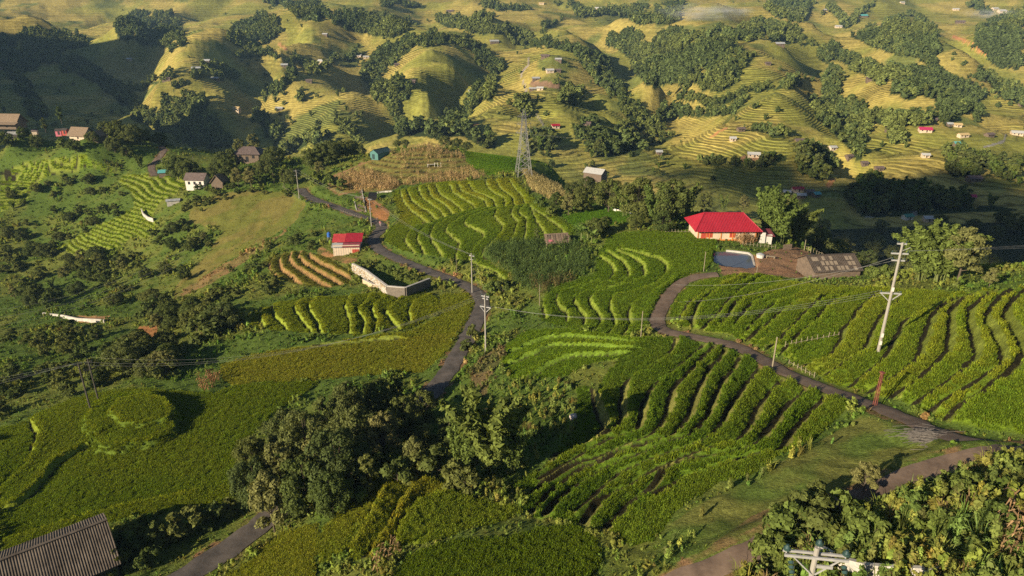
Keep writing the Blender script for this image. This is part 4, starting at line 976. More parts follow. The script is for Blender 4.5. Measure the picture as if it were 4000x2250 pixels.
PR_WEED = proto('weed_clump', blade_meshes('grass', M_WEED, [(12, 0.7, 0.06, 0.45), (14, 0.5, 0.06, 0.5)]) + [leafy(301, 60, 0.8, 0.5, 0.16, M_WEED), leafy(302, 70, 0.65, 0.6, 0.18, M_WEED), leafy(303, 56, 1.0, 0.45, 0.15, M_WEED, True)])
PR_TALL = proto('tall_weed', [leafy(311, 130, 1.7, 0.7, 0.19, M_WEED, True), leafy(312, 140, 1.5, 0.8, 0.22, M_WEED), leafy(313, 120, 1.9, 0.5, 0.17, M_WEED, True)] + blade_meshes('reed', M_WEED, [(22, 1.7, 0.05, 0.9)]))
PR_CORN = proto('corn_stalk', [corn_mesh(401, M_WEED), corn_mesh(402, M_WEED), corn_mesh(403, M_WEED)])
PR_FAR = proto('far_tree', [a for a, b in FARK])

def scatter(name, label, pts, rz, tilt, scl, tint, idx, coll, kindcat):
    """one object whose points carry copies of the plants in coll"""
    n = len(pts)
    me = bpy.data.meshes.new(name); me.vertices.add(n); me.vertices.foreach_set('co', np.ascontiguousarray(pts, np.float32).ravel())
    def at(nm, ty, arr, key):
        a = me.attributes.new(nm, ty, 'POINT'); a.data.foreach_set(key, np.ascontiguousarray(arr).ravel())
    rot = np.stack([tilt[:, 0], tilt[:, 1], rz], 1).astype(np.float32)
    at('rot', 'FLOAT_VECTOR', rot, 'vector'); at('scl', 'FLOAT_VECTOR', np.asarray(scl, np.float32), 'vector')
    at('idx', 'INT', np.asarray(idx, np.int32), 'value'); at('tint', 'FLOAT_VECTOR', np.asarray(tint, np.float32), 'vector')
    o = link(name, me)
    ng = bpy.data.node_groups.new(name, 'GeometryNodeTree')
    ng.interface.new_socket('Geometry', in_out='INPUT', socket_type='NodeSocketGeometry'); ng.interface.new_socket('Geometry', in_out='OUTPUT', socket_type='NodeSocketGeometry')
    N = ng.nodes; L = ng.links
    gi = N.new('NodeGroupInput'); go = N.new('NodeGroupOutput'); ip = N.new('GeometryNodeInstanceOnPoints'); ci = N.new('GeometryNodeCollectionInfo')
    ci.inputs['Collection'].default_value = coll; ci.inputs['Separate Children'].default_value = True; ci.inputs['Reset Children'].default_value = True
    ip.inputs['Pick Instance'].default_value = True
    def na(nm, ty):
        a = N.new('GeometryNodeInputNamedAttribute'); a.data_type = ty; a.inputs['Name'].default_value = nm; return a.outputs['Attribute']
    L.new(gi.outputs[0], ip.inputs['Points']); L.new(ci.outputs[0], ip.inputs['Instance'])
    L.new(na('idx', 'INT'), ip.inputs['Instance Index']); L.new(na('rot', 'FLOAT_VECTOR'), ip.inputs['Rotation']); L.new(na('scl', 'FLOAT_VECTOR'), ip.inputs['Scale'])
    L.new(ip.outputs[0], go.inputs[0])
    md = o.modifiers.new('plants', 'NODES'); md.node_group = ng
    return tag(o, label, kindcat, None, 'stuff')

# ------------------------------------------------------------------ rice, weeds, corn
dxg = SXV[1] - SXV[0]
area = (ROWS[:nr] * dxg)[:, None] * np.gradient(ROWS)[:nr][:, None] * np.ones((1, NC))
NU, NV = project(np.stack([nx, ny, NZ], -1))
seen = (NU > -120) & (NU < W + 120) & (NV < H + 160)
def sample(mask, dens):
    lam = np.where(mask & seen, area * dens, 0)
    c = rng.poisson(lam); r, k = np.nonzero(c); rep = c[r, k]
    r = np.repeat(r, rep); k = np.repeat(k, rep); n = len(r)
    fr = rng.random(n); fk = rng.random(n)
    y = ROWS[r] + (fr - 0.5) * np.gradient(ROWS)[r]; x = (SXV[k] + (fk - 0.5) * dxg) * y
    y = np.clip(y, ROWS[0], 344)
    return x, y, hgt(x, y), r, k
DSQ = np.hypot(ny, NZ)
# rice
dens = 9.5 * np.clip(75.0 / DSQ, 0.12, 1.0) ** 0.45
fdn = np.array([f['dens'] for f in FIELDS])[np.clip(FID, 0, None)]
x, y, z, r, k = sample((FID >= 0) & ~BARE, dens * fdn)
f = FID[r, k]; n = len(x)
cA = np.array([fd['col'] for fd in FIELDS])[f]; cB = np.array([fd['col2'] for fd in FIELDS])[f]
lev = TID[r, k]
tn = np.clip(sstep(-0.3, 0.5, fbm(x / 17, y / 17, 3, 3) + 0.35 * np.sin(lev * 2.1 + f)) + rng.normal(0, 0.12, n), 0, 1)[:, None]
tint = (cA * (1 - tn) + cB * tn) * rng.uniform(0.86, 1.16, n)[:, None] * (1 + rng.normal(0, 0.03, (n, 3)))
lip = np.clip(1 - LIP[r, k] / 0.75, 0, 1); lip = np.where(LIP[r, k] < 0, 0, lip)
tint = tint * (1 + lip[:, None] * np.array([0.50, 0.36, 0.15]))  # edge rice yellower, and painted brighter as if catching sun along the lip
hp = np.array([fd['plant'] for fd in FIELDS])[f] / 0.75
grow = np.clip(DSQ[r, k] / 75.0, 0.9, 3.0) ** 0.22
s = hp * rng.uniform(0.8, 1.15, n) * (1 + 0.12 * lip)
scatter('rice_plants', 'green and yellowing rice plants standing thick on the near terraces', np.stack([x, y, z - 0.03], 1), rng.uniform(0, 6.28, n), rng.normal(0, 0.10, (n, 2)) + np.array([0.05, 0.06]),
        np.stack([s * grow, s * grow, s], 1), np.clip(tint, 0.01, 0.6), rng.integers(0, 4, n), PR_RICE, 'rice')
print('rice', n)
# short grass on the risers and verges
x, y, z, r, k = sample(((RISER > 0.5) | ((FID < 0) & (road_d > 0.3))), np.where(RISER > 0.5, 2.0, 3.4) * np.clip(62.0 / DSQ, 0.12, 1.0) ** 1.5)
n = len(x); lush = sstep(-0.1, 0.5, fbm(x / 7, y / 7, 2, 3))
past = (Z_PASTURE | Z_GRASS | Z_CORN)[r, k]; ris = RISER[r, k] > 0.5
keepm = ~past | (rng.random(n) < 0.35)
base_c = NCOL[r, k]
tint = base_c * np.where(ris, rng.uniform(0.6, 1.15, n), rng.uniform(1.0, 2.1, n))[:, None] * (1 + rng.normal(0, 0.08, (n, 3)))
onsoil = SOIL[r, k]; tint[onsoil] = np.array([0.12, 0.16, 0.04]) * rng.uniform(0.7, 1.2, onsoil.sum())[:, None]
s = rng.uniform(0.5, 1.1, n) * (0.45 + 0.8 * lush) * np.clip(DSQ[r, k] / 80, 0.8, 2.4) ** 0.6
s = np.where(past, s * 0.5, s); s = np.where(ris, 0.22 * rng.uniform(0.7, 1.2, n), s)
idx = np.where(ris | past, rng.integers(0, 2, n), rng.integers(0, 5, n))
m = keepm & (road_d[r, k] > 0.25) & (~SOIL[r, k] | (rng.random(n) < 0.04)) & (z > POND_Z - 0.3 * (np.hypot(x - _pc[0], y - _pc[1]) < 9) - 99 * (np.hypot(x - _pc[0], y - _pc[1]) >= 9))
scatter('undergrowth', 'mixed weeds, grass and ferns covering verges and scrub slopes', np.stack([x, y, z - 0.04], 1)[m], rng.uniform(0, 6.28, n)[m], rng.normal(0, 0.12, (n, 2))[m], np.stack([s, s, s], 1)[m], np.clip(tint, 0.01, 0.6)[m], idx[m], PR_WEED, 'undergrowth')
print('weeds', m.sum())
# tall weeds: lower right bank and a few other rank corners
tall = in_poly(NU, NV, np.array([(1900,1385),(1980,1325),(2080,1290),(2200,1250),(2340,1190),(2440,1150),(2560,1150),(2720,1180),(2720,1640),(2000,1640),(1840,1500),(1860,1440)], float)) & (FID < 0) & (road_d > 0.15)
tall2 = in_poly(NU, NV, np.array([(1640,1420),(1680,1330),(1760,1260),(1900,1190),(2060,1100),(2180,1030),(2230,1040),(2100,1120),(1960,1180),(1820,1270),(1760,1330),(1720,1400)], float)) & (FID < 0) & (road_d > 0.8)
tall3 = in_poly(NU, NV, np.array([(1180,1000),(1260,900),(1330,850),(1290,900),(1300,960),(1440,960),(1440,1040),(1380,1120),(1300,1240),(1240,1290),(1120,1200),(1140,1080)], float)) & (FID < 0) & (road_d > 1.0)
d_t = np.where(tall, 2.8, 0) + np.where(tall2, 0.6, 0) + np.where(tall3, 0.8, 0)
x, y, z, r, k = sample(d_t > 0, d_t * (0.35 + 1.3 * vnoise(nx / 2.5, ny / 2.5, 3)))
n = len(x); cl = vnoise(x / 3, y / 3, 6)
tint = np.where((cl > 0.52)[:, None], np.array([0.23, 0.24, 0.052]), np.array([0.15, 0.19, 0.045])) * rng.uniform(0.7, 1.35, n)[:, None] * (1 + rng.normal(0, 0.08, (n, 3)))
dry = rng.random(n) < 0.05; tint[dry] = np.array([0.25, 0.17, 0.08]) * rng.uniform(0.7, 1.2, dry.sum())[:, None]
s = rng.uniform(0.45, 1.1, n) * np.where(tall[r, k], 1.0, 0.75)
scatter('tall_weeds', 'rank yellow green weeds and reeds on the lower right bank and path edge', np.stack([x, y, z - 0.05], 1), rng.uniform(0, 6.28, n), rng.normal(0, 0.12, (n, 2)), np.stack([s, s, s], 1), tint, np.where(dry, 3, rng.integers(0, 4, n)), PR_TALL, 'weeds')
# corn
corn_zones = [([(880,440),(920,430),(990,450),(1005,468),(975,480),(900,482),(860,470),(850,450)], 2.2, (0.44,0.31,0.15)), ([(980,388),(1080,368),(1160,388),(1175,402),(1100,398),(1000,402)], 0.9, (0.40,0.29,0.14)),
 ([(1010,466),(1080,440),(1180,425),(1225,440),(1190,452),(1100,460)], 1.1, (0.42,0.30,0.14)), ([(1312,432),(1345,440),(1400,470),(1440,505),(1400,510),(1340,480)], 2.0, (0.38,0.31,0.13)), ([(1000,410),(1120,405),(1170,415),(1060,440),(1000,450)], 0.35, (0.40,0.29,0.14)),
 ([(1215,640),(1240,615),(1330,610),(1440,615),(1480,640),(1478,690),(1420,712),(1340,732),(1300,722),(1280,690),(1240,665)], 2.6, (0.085,0.125,0.036)), ([(1875,585),(1900,590),(1905,612),(1860,618),(1845,605)], 2.0, (0.34,0.22,0.11)), ([(500,960),(560,945),(550,975),(510,985)], 1.5, (0.25,0.14,0.07)),
 ([(1330,700),(1470,700),(1440,725),(1350,745)], 1.4, (0.14,0.115,0.045)), ([(240,408),(300,412),(310,425),(220,425)], 1.0, (0.2,0.17,0.06)), ([(960,1330),(1000,1330),(1020,1380),(960,1449),(900,1449)], 0.7, (0.24,0.16,0.08)), ([(2480,1330),(2576,1250),(2620,1420),(2520,1449)], 0.7, (0.30,0.19,0.10))]
cp = []; ct = []
for poly, dn_, col in corn_zones:
    mk = in_poly(NU, NV, np.array(poly, float)) & ((FID < 0) | (fdn == 0)) & (road_d > 0.5)
    x, y, z, r, k = sample(mk, np.full(nx.shape, dn_)); n = len(x)
    cp.append(np.stack([x, y, z - 0.05], 1)); ct.append(np.array(col) * rng.uniform(0.6, 1.35, n)[:, None])
cp = np.vstack(cp); ct = np.vstack(ct); n = len(cp); s = rng.uniform(0.65, 1.1, n)
scatter('corn_plants', 'dry brown and green corn stalks on the knoll and beside the thatched shelter', cp, rng.uniform(0, 6.28, n), rng.normal(0, 0.13, (n, 2)), np.stack([s, s, s], 1), ct, rng.integers(0, 3, n), PR_CORN, 'corn')
print('corn', n)

# ------------------------------------------------------------------ trees as single things
def near_phrase(u_, v_, anchors):
    d = sorted(((u_ - a) ** 2 + ((v_ - b) * 1.4) ** 2, a, b, t) for a, b, t in anchors)[0]
    du, dv = u_ - d[1], (v_ - d[2]) * 1.4
    side = ('right of' if du > 0 else 'left of') if abs(du) > abs(dv) else ('below' if dv > 0 else 'above')
    return side + ' the ' + d[3]
ORD = ['leftmost', 'second', 'third', 'fourth', 'fifth', 'sixth', 'seventh', 'eighth', 'ninth', 'tenth', 'eleventh', 'twelfth', 'thirteenth', 'fourteenth', 'fifteenth', 'sixteenth', 'seventeenth', 'eighteenth', 'nineteenth', 'twentieth', 'twenty-first']
TNAME = {'broad': 'broadleaf_tree', 'dark': 'broadleaf_tree', 'pale': 'broadleaf_tree', 'slim': 'slender_tree', 'bamboo': 'bamboo_clump', 'conifer': 'conifer_tree', 'shrub': 'shrub', 'lush': 'shrub'}
BASEH = {'broad': 9.0, 'dark': 9.0, 'pale': 9.0, 'slim': 8.0, 'bamboo': 10.0, 'conifer': 7.0, 'shrub': 2.6, 'lush': 2.2}
tcount = 0
def tree(kind, p, h, label, cat='tree', group=None, wide=1.0, vi=None):
    global tcount
    tcount += 1
    lst = KIND[kind]; cm, tm = lst[(tcount if vi is None else vi) % len(lst)]
    s = h / BASEH[kind]
    e = empty(TNAME[kind], (p[0], p[1], p[2] - 0.05), random.uniform(0, 6.28), label, cat, group)
    e.scale = (s * wide, s * wide, s)
    link('culms' if kind == 'bamboo' else ('stem' if kind in ('shrub', 'lush') else 'trunk'), tm, None, e); link('crown', cm, None, e)
    return e
def cluster(phrase, group, items, noun=None):
    """items (u, v, h, kind): labelled by their order from the left"""
    items = sorted(items)
    a = np.array([(i[0], i[1]) for i in items], float); P = hit(a[:, 0], a[:, 1], ymax=344)
    nouns = {'broad': 'leafy tree', 'dark': 'dark leafy tree', 'pale': 'pale leafed tree', 'slim': 'slender tree', 'bamboo': 'plumed bamboo clump', 'conifer': 'small conifer', 'shrub': 'bush', 'lush': 'bright green bush'}
    for j, (it, p) in enumerate(zip(items, P)):
        o_ = 'only' if len(items) == 1 else (ORD[j] if j == 0 else ('rightmost' if j == len(items) - 1 else ORD[j] + ' from left'))
        lab = ('%s %s' % (nouns[it[3]], phrase)) if len(items) == 1 else '%s, %s of those %s' % (nouns[it[3]], o_, phrase)
        tree(it[3], p, it[2], lab, 'shrub' if it[3] in ('shrub', 'lush') else ('bamboo' if it[3] == 'bamboo' else 'tree'), group, it[4] if len(it) > 4 else 1.0)
cluster('between the road and the golden spur', 'trees in the central grove', [(692,1338,8,'pale',.9),(775,1290,7.5,'broad',.85),(855,1240,8.5,'dark',.8),(650,1270,6.5,'dark',.85),(905,1180,9,'dark',.75),(968,1165,7.5,'pale',.9),(1020,1112,7,'broad',.8),(780,1190,9,'dark',.75),(880,1090,8,'dark',.7),(640,1190,5.5,'broad',.8),(955,1050,6.5,'broad',.8),(712,1240,7.5,'pale',.8),(1062,1062,5,'broad'),(840,1300,5.5,'broad',.9),(1045,1185,4.5,'pale'),(725,1140,7,'dark',.75),(820,1120,8,'slim'),(930,1240,5.5,'slim'),(1000,1020,5,'slim'),(800,1240,8,'pale',.7)])
cluster('beside the ladder terraces', 'bamboo at the ladder terraces', [(1230,1195,12.5,'bamboo',1.15),(1165,1190,7.5,'bamboo'),(1290,1190,7.5,'bamboo')])
cluster('under the tall bamboo', 'bushes under the bamboo', [(1000,1215,3.2,'shrub'),(1050,1205,3.6,'shrub'),(1100,1200,4,'shrub'),(1140,1225,3.5,'shrub'),(960,1195,3,'shrub'),(1130,1120,4.5,'shrub'),(1075,1140,4,'shrub'),(880,1265,3,'lush'),(1180,1235,3,'shrub')])
cluster('in the row behind the red roofed house', 'trees behind the red roofed house', [(1505,500,8,'broad'),(1530,535,9,'broad'),(1570,545,10,'bamboo'),(1605,550,10,'broad'),(1645,565,10,'bamboo'),(1685,562,11,'broad'),(1725,555,10,'bamboo'),(1770,530,10,'broad'),(1820,530,9,'bamboo'),(1870,530,8.5,'pale'),(1545,505,8,'dark'),(1620,520,9,'dark'),(1700,520,9,'dark'),(1665,585,5,'broad'),(1600,575,4,'broad')])
cluster('right of the red roofed house', 'trees right of the red roofed house', [(1928,592,13,'bamboo',1.2),(1962,612,12.5,'bamboo',1.2),(2000,616,11,'bamboo',1.2),(2040,628,11,'bamboo',1.2),(2060,600,9,'broad'),(1985,585,12,'broad')])
cluster('standing over the fenced yard', 'trees over the fenced yard', [(2118,658,11.5,'pale',1.2),(2170,668,8.5,'bamboo'),(2255,678,8,'conifer')])
cluster('on the crest beyond the tall pole', 'trees on the crest beyond the power pole', [(2315,706,10,'bamboo',1.4),(2362,708,10,'bamboo',1.4),(2408,708,8.5,'pale',1.1),(2220,702,2.6,'lush'),(2190,698,2.2,'lush'),(2488,722,3,'pale')])
cluster('in the dry corn below the pylon', 'trees below the pylon', [(1400,530,5,'broad'),(1430,540,6,'pale'),(1460,535,7,'broad'),(1475,500,7,'dark'),(1440,500,5,'dark'),(1360,520,3,'lush'),(1385,545,3,'lush')])
cluster('beside the shelter in the middle', 'plants at the middle shelter', [(1498,600,5,'broad'),(1350,612,4,'slim'),(1520,585,4,'broad'),(1235,740,3,'lush'),(1265,735,3,'shrub')])
cluster('round the brown hip roofed house', 'trees round the hip roofed house', [(450,452,9.5,'broad',1.2),(478,455,8.5,'broad'),(572,450,8,'broad'),(600,472,7.5,'pale'),(632,474,8,'pale'),(655,470,7,'slim'),(690,462,7,'slim'),(715,470,7,'slim'),(580,420,7,'broad'),(605,392,9,'pale'),(640,385,10,'pale'),(560,425,7,'dark'),(690,420,8,'dark'),(735,465,6,'dark'),(670,445,7,'dark'),(545,445,6,'dark')])
cluster('among the thatched houses at upper left', 'trees among the thatched houses', [(20,372,7,'broad'),(60,352,6,'broad'),(95,372,6,'dark'),(115,330,7,'slim'),(155,308,8,'slim'),(190,385,6,'broad'),(160,372,5,'lush'),(235,360,5,'dark'),(270,345,8,'broad'),(300,352,9,'broad'),(335,362,9,'dark'),(365,362,7,'dark'),(405,370,7,'dark'),(320,400,6,'broad'),(355,425,7,'bamboo'),(290,385,7,'dark'),(10,330,6,'dark')])
cluster('behind the green shed on the knoll', 'trees behind the green shed', [(785,425,8,'broad'),(812,420,9,'broad'),(835,412,9,'dark'),(862,405,8,'broad'),(885,398,7,'broad'),(905,392,6,'dark'),(1000,372,4,'broad'),(1020,370,4,'dark'),(1120,372,6,'dark'),(1150,376,6,'dark'),(1175,380,5,'dark'),(795,465,5,'lush'),(830,470,4.5,'lush'),(860,478,4,'lush'),(805,445,6,'pale')])
cluster('beside the lower right road', 'bushes by the lower road', [(2010,1330,3.4,'shrub'),(2060,1350,3.6,'shrub'),(2110,1320,3.0,'lush'),(1950,1430,2.6,'lush'),(1930,1400,2.4,'lush'),(1985,1360,3.4,'lush'),(2170,1240,3,'pale'),(2180,1370,2.6,'lush'),(2300,1300,2.0,'lush'),(2420,1250,2.2,'lush'),(2500,1330,2.0,'lush'),(2050,1280,2.6,'shrub')])
cluster('by the long barn at lower left', 'bushes by the long barn', [(330,1400,3.2,'shrub'),(400,1370,3.2,'shrub'),(450,1355,3.4,'shrub'),(500,1330,3.2,'shrub'),(540,1318,3,'shrub'),(580,1300,2.6,'shrub'),(300,1440,3,'shrub'),(380,1420,2.4,'shrub')])
cluster('between the stone wall and the road', 'bushes inside the stone wall', [(905,668,1.8,'lush'),(930,672,2,'lush'),(960,682,2,'lush'),(985,690,2.2,'lush'),(1005,700,2.4,'lush'),(1030,708,2.2,'lush'),(1050,716,1.8,'lush'),(1190,850,2.6,'shrub'),(1175,880,2.2,'shrub')])
rv = np.argwhere(RAVINE & (NU > 1900) & (NU < 2660)); rsr = np.random.default_rng(5); got = []
for _ in range(4000):
    q = rv[rsr.integers(len(rv))]; xy = (nx[q[0], q[1]], ny[q[0], q[1]])
    if all((xy[0] - g[0]) ** 2 + (xy[1] - g[1]) ** 2 > 5.5 ** 2 for g in got): got.append((xy[0], xy[1], NZ[q[0], q[1]], NU[q[0], q[1]], NV[q[0], q[1]]))
    if len(got) >= 130: break
RAV_A = [(2000,560,'red roofed house trees'),(2120,600,'pale tree over the yard'),(2170,640,'yellowish bamboo over the yard'),(2255,650,'small conifer on the crest'),(2340,660,'bright bamboo beyond the tall pole'),(2420,650,'pale tree beyond the tall pole'),(2500,680,'right hand crest'),(2300,600,'wires of the tall pole'),(2450,600,'right hand wires'),(2560,640,'right frame edge')]
for g in got:
    hh_ = rsr.uniform(6.5, 10.5); ph = near_phrase(g[3], g[4], RAV_A)
    tree(str(rsr.choice(['dark', 'dark', 'broad'])), g[:3], hh_, '%sdark ravine tree behind the crest, %s' % ('tall ' if hh_ > 9 else ('small ' if hh_ < 7.5 else ''), ph), 'tree', 'dark ravine trees %s' % ph)
# scrub slope on the left: bushes and young trees
pts = []
scrub = [([(0,480),(90,470),(200,440),(300,460),(330,520),(280,560),(180,610),(120,650),(0,640)], 48, (2.0, 4.0)), ([(0,640),(130,640),(300,650),(320,690),(200,780),(0,770)], 36, (2.6, 5.6)), ([(310,650),(420,560),(480,560),(540,620),(500,700),(430,760),(300,780),(200,770)], 30, (1.8, 4.4)),
 ([(430,770),(560,680),(700,600),(780,560),(830,580),(800,630),(680,650),(660,700),(720,730),(640,760),(560,800)], 40, (1.3, 2.6)), ([(300,780),(560,800),(600,830),(480,880),(420,960),(300,940),(330,870),(400,830)], 44, (3.0, 6.2)),
 ([(0,840),(180,820),(300,860),(320,950),(440,970),(300,975),(150,1005),(0,1050)], 40, (1.6, 3.4)), ([(470,480),(600,470),(720,478),(760,500),(640,490),(520,520),(480,560),(450,540)], 26, (1.4, 2.6))]
rs_ = np.random.default_rng(12)
SCRUB_A = [(60,480,'left edge terraces'),(180,470,'thatched hamlet field'),(270,500,'lime green terraces'),(60,580,'upper left terraces'),(200,600,'terrace tip at left'),(100,700,'dark ravine'),(250,690,'bare terrace tip'),(180,805,'roadside parapet at left'),(360,840,'orange landslip'),(370,545,'curved concrete wall'),(430,600,'pasture edge'),(500,700,'bare diagonal path'),(600,640,'brown pasture'),
 (720,680,'clay terraces'),(800,590,'small red roofed house'),(620,780,'wall side terraces'),(480,820,'bamboo thicket'),(420,930,'mound field corner'),(210,960,'twin dark poles'),(80,960,'left power lines'),(330,760,'shaded hollow'),(560,480,'white walled house'),(700,490,'roadside pole by the knoll')]
for poly, cnt_, hh in scrub:
    poly = np.array(poly, float); c = 0
    while c < cnt_:
        u_ = rs_.uniform(poly[:, 0].min(), poly[:, 0].max()); v_ = rs_.uniform(poly[:, 1].min(), poly[:, 1].max())
        if in_poly(np.array([u_]), np.array([v_]), poly)[0]: pts.append((u_, v_, rs_.uniform(*hh))); c += 1
pa = np.array(pts); PP = hit(pa[:, 0], pa[:, 1], ymax=344)
for (u_, v_, h_), p in zip(pts, PP):
    kd = ('shrub' if h_ < 3.2 else rs_.choice(['broad', 'dark', 'pale', 'shrub', 'bamboo'], p=[.4, .25, .1, .2, .05]))
    big_ = h_ >= 3.2
    ph = near_phrase(u_, v_, SCRUB_A); isb = not (big_ and kd != 'shrub')
    what = ('low round bush' if h_ < 2.6 else 'bush') if isb else {'broad': 'green young tree', 'dark': 'dark young tree', 'pale': 'pale young tree', 'bamboo': 'bamboo clump'}[kd]
    if h_ > 5.5: what = 'tall ' + what
    tree(kd, p, h_, '%s on the scrub slope %s' % (what, ph), 'shrub' if isb else ('bamboo' if kd == 'bamboo' else 'tree'), 'scrub %s' % ph, 1.15)

# ------------------------------------------------------------------ woods of the far valley side
wi = np.argwhere(wood)
sel = wi[rng.integers(0, len(wi), 24000)]
uu = sel[:, 1] * 2 + rng.uniform(0, 2, len(sel)); vv = sel[:, 0] * 2 + rng.uniform(0, 2, len(sel))
# single trees and hedges between the paddies
ex = rng.random((900, 2)) * np.array([W, 470]); uu = np.r_[uu, ex[:, 0]]; vv = np.r_[vv, ex[:, 1]]
lone = np.r_[np.zeros(len(sel), bool), np.ones(900, bool)]
P = hit(uu, vv)
ok = (P[:, 1] > 365) & (P[:, 1] < 2000)
acc = rng.random(len(P)) < np.clip((P[:, 1] / 1150) ** 2.0, 0.06, 0.75)
acc = np.where(lone, fbm(P[:, 0] / 90, P[:, 1] / 90, 2, 2) > 0.18, acc)
P = P[ok & acc]; lone = lone[ok & acc]; uu = uu[ok & acc]; vv = vv[ok & acc]
order = np.argsort(P[:, 1]); P = P[order]; lone = lone[order]; uu = uu[order]; vv = vv[order]
hs = rng.uniform(5.0, 9.5, len(P)) * np.where(lone, 0.6, 1.0) * (0.65 + 0.7 * vnoise(P[:, 0] / 45, P[:, 1] / 45, 5))
REG = [(480,280,'hillock with conifers'),(650,300,'left side of the broad rounded hill'),(850,300,'broad rounded hill'),(960,250,'gully beside the broad rounded hill'),(1180,270,'farm below the ridge hill'),(1080,270,'ridge hill foot'),(1330,290,'hill behind the pylon'),(1380,360,'foot of the hill behind the pylon'),
 (1450,390,'pylon power lines'),(1560,350,'wood right of the pylon'),(1590,240,'deep shaded gully'),(1750,180,'wooded ridge'),(1800,280,'hedge across the long golden spur'),(1700,330,'lower end of the deep gully'),(1897,396,'long white shed in the valley'),(2014,362,'dark farmstead on the golden spur'),(2120,320,'gully right of the golden spur'),(2095,378,'white hut in the gully'),(2060,430,'foot of the golden spur'),
 (2330,220,'wooded ridge at upper right'),(2329,333,'crimson roofed farm'),(2412,368,'teal roofed barn'),(2329,397,'white hut on the valley terraces'),(2480,430,'valley floor at the right edge'),(2452,457,'brown roofed farm at the right'),(2007,481,'red roofed hamlet in the valley'),(2185,490,'orange quarry in the valley'),(2335,556,'white house in the shaded ravine'),(2284,551,'green roofed shed in the ravine'),(2450,570,'wires over the shaded ravine'),(2209,526,'green and white hut in the ravine'),
 (100,200,'left frame edge'),(250,250,'shaded valley'),(760,370,'hollow beyond the green shed'),(1040,340,'hollow behind the knoll'),(400,340,'shaded valley bottom'),(560,190,'farms on the left spur'),(600,360,'hollow behind the hip roofed house'),(2550,640,'right end of the shaded ravine'),(2250,620,'crest beyond the power pole')]
NI = 300
for i in range(min(NI, len(P))):
    kk = int(rng.integers(0, 6)); cm, tm = FARI[kk]; bam = kk >= 4
    ph = near_phrase(uu[i], vv[i], REG)
    e = empty('bamboo_clump' if bam else 'valley_tree', tuple(P[i] - np.array([0, 0, 0.2])), float(rng.uniform(0, 6.28)), '%s%s %s' % ('tall ' if hs[i] > 10 else ('small ' if hs[i] < 6.5 else ''), 'distant bamboo clump' if bam else ('dark distant tree' if kk % 2 else 'green distant tree'), ph), 'bamboo' if bam else 'tree', 'far %s %s' % ('bamboo' if bam else 'trees', ph))
    s = hs[i] / 9; e.scale = (s * 1.1, s * 1.1, s)
    link('culms' if bam else 'trunk', tm, None, e); link('crown', cm, None, e)
Pr = P[NI:]; n = len(Pr); hr = hs[NI:] / 9.0
gv = fbm(Pr[:, 0] / 60, Pr[:, 1] / 60, 3, 2)
ft_ = np.where((gv + rng.normal(0, 0.25, n) > 0)[:, None], np.array([0.155, 0.18, 0.05]), np.array([0.10, 0.13, 0.042])) * rng.uniform(0.7, 1.35, n)[:, None]
scatter('distant_woodland', 'distant trees and bamboo filling the gullies between the far terraces', Pr - np.array([0, 0, 0.2]), rng.uniform(0, 6.28, n), np.zeros((n, 2)), np.stack([hr * 1.1, hr * 1.1, hr], 1), ft_, rng.choice(6, n, p=[.17, .17, .17, .17, .16, .16]), PR_FAR, 'woodland')
print('far trees', n, 'near trees', tcount)
# ------------------------------------------------------------------ buildings
M_RED = flat('red painted roof', (0.32, 0.015, 0.028), 0.45, var=0.12, scale=0.6, spec=0.5)
M_RED2 = flat('light red roof', (0.46, 0.05, 0.05), 0.45, var=0.15, scale=0.8, spec=0.5)
M_MAROON = flat('maroon roof', (0.20, 0.045, 0.06), 0.5, var=0.2, scale=0.8)
M_GREYTIN = flat('grey tin', (0.36, 0.36, 0.36), 0.45, var=0.25, scale=0.8, spec=0.5)
M_WHITETIN = flat('white tin', (0.44, 0.43, 0.41), 0.5, var=0.12, scale=0.8)
M_CEMENT = flat('weathered cement sheet', (0.105, 0.08, 0.06), 0.9, var=0.45, scale=0.7, col2=(0.165, 0.13, 0.10))
M_CEMENT2 = flat('dark cement sheet', (0.075, 0.058, 0.047), 0.9, var=0.35, scale=0.9)
M_CLEAR = flat('pale roof sheet', (0.24, 0.19, 0.14), 0.8, var=0.2, scale=1.5)
M_CREAM = flat('cream plaster', (0.56, 0.44, 0.32), 0.85, var=0.12, scale=0.9)
M_WHITE = flat('white plaster', (0.62, 0.58, 0.52), 0.85, var=0.1, scale=0.9)
M_ORANGE = flat('orange paint', (0.60, 0.20, 0.05), 0.6, var=0.15, scale=1)
M_DOORRED = flat('rust red door', (0.38, 0.06, 0.04), 0.6, var=0.2, scale=2)
M_DARKW = flat('dark opening', (0.02, 0.02, 0.022), 0.4, var=0.2)
M_WOOD = flat('grey brown boards', (0.15, 0.11, 0.08), 0.9, var=0.35, scale=2.5)
M_DARKWOOD = flat('dark boards', (0.055, 0.045, 0.04), 0.9, var=0.35, scale=2.5)
M_THATCH = flat('old thatch', (0.21, 0.15, 0.10), 1.0, var=0.35, scale=2.2, bump=0.6, bscale=9)
M_BROWNR = flat('brown roof', (0.13, 0.095, 0.085), 0.8, var=0.3, scale=1.4)
M_TEALW = flat('teal wall', (0.07, 0.17, 0.16), 0.6, var=0.1)
M_TEALR = flat('dark green roof', (0.025, 0.05, 0.055), 0.5, var=0.2)
M_TEALB = flat('teal roof', (0.10, 0.34, 0.33), 0.5, var=0.2)
M_GREENR = flat('green roof', (0.06, 0.22, 0.15), 0.5, var=0.2)
M_CRIMSON = flat('crimson roof', (0.42, 0.03, 0.10), 0.5, var=0.15)
M_PINK = flat('pink cloth', (0.55, 0.16, 0.2), 0.9)
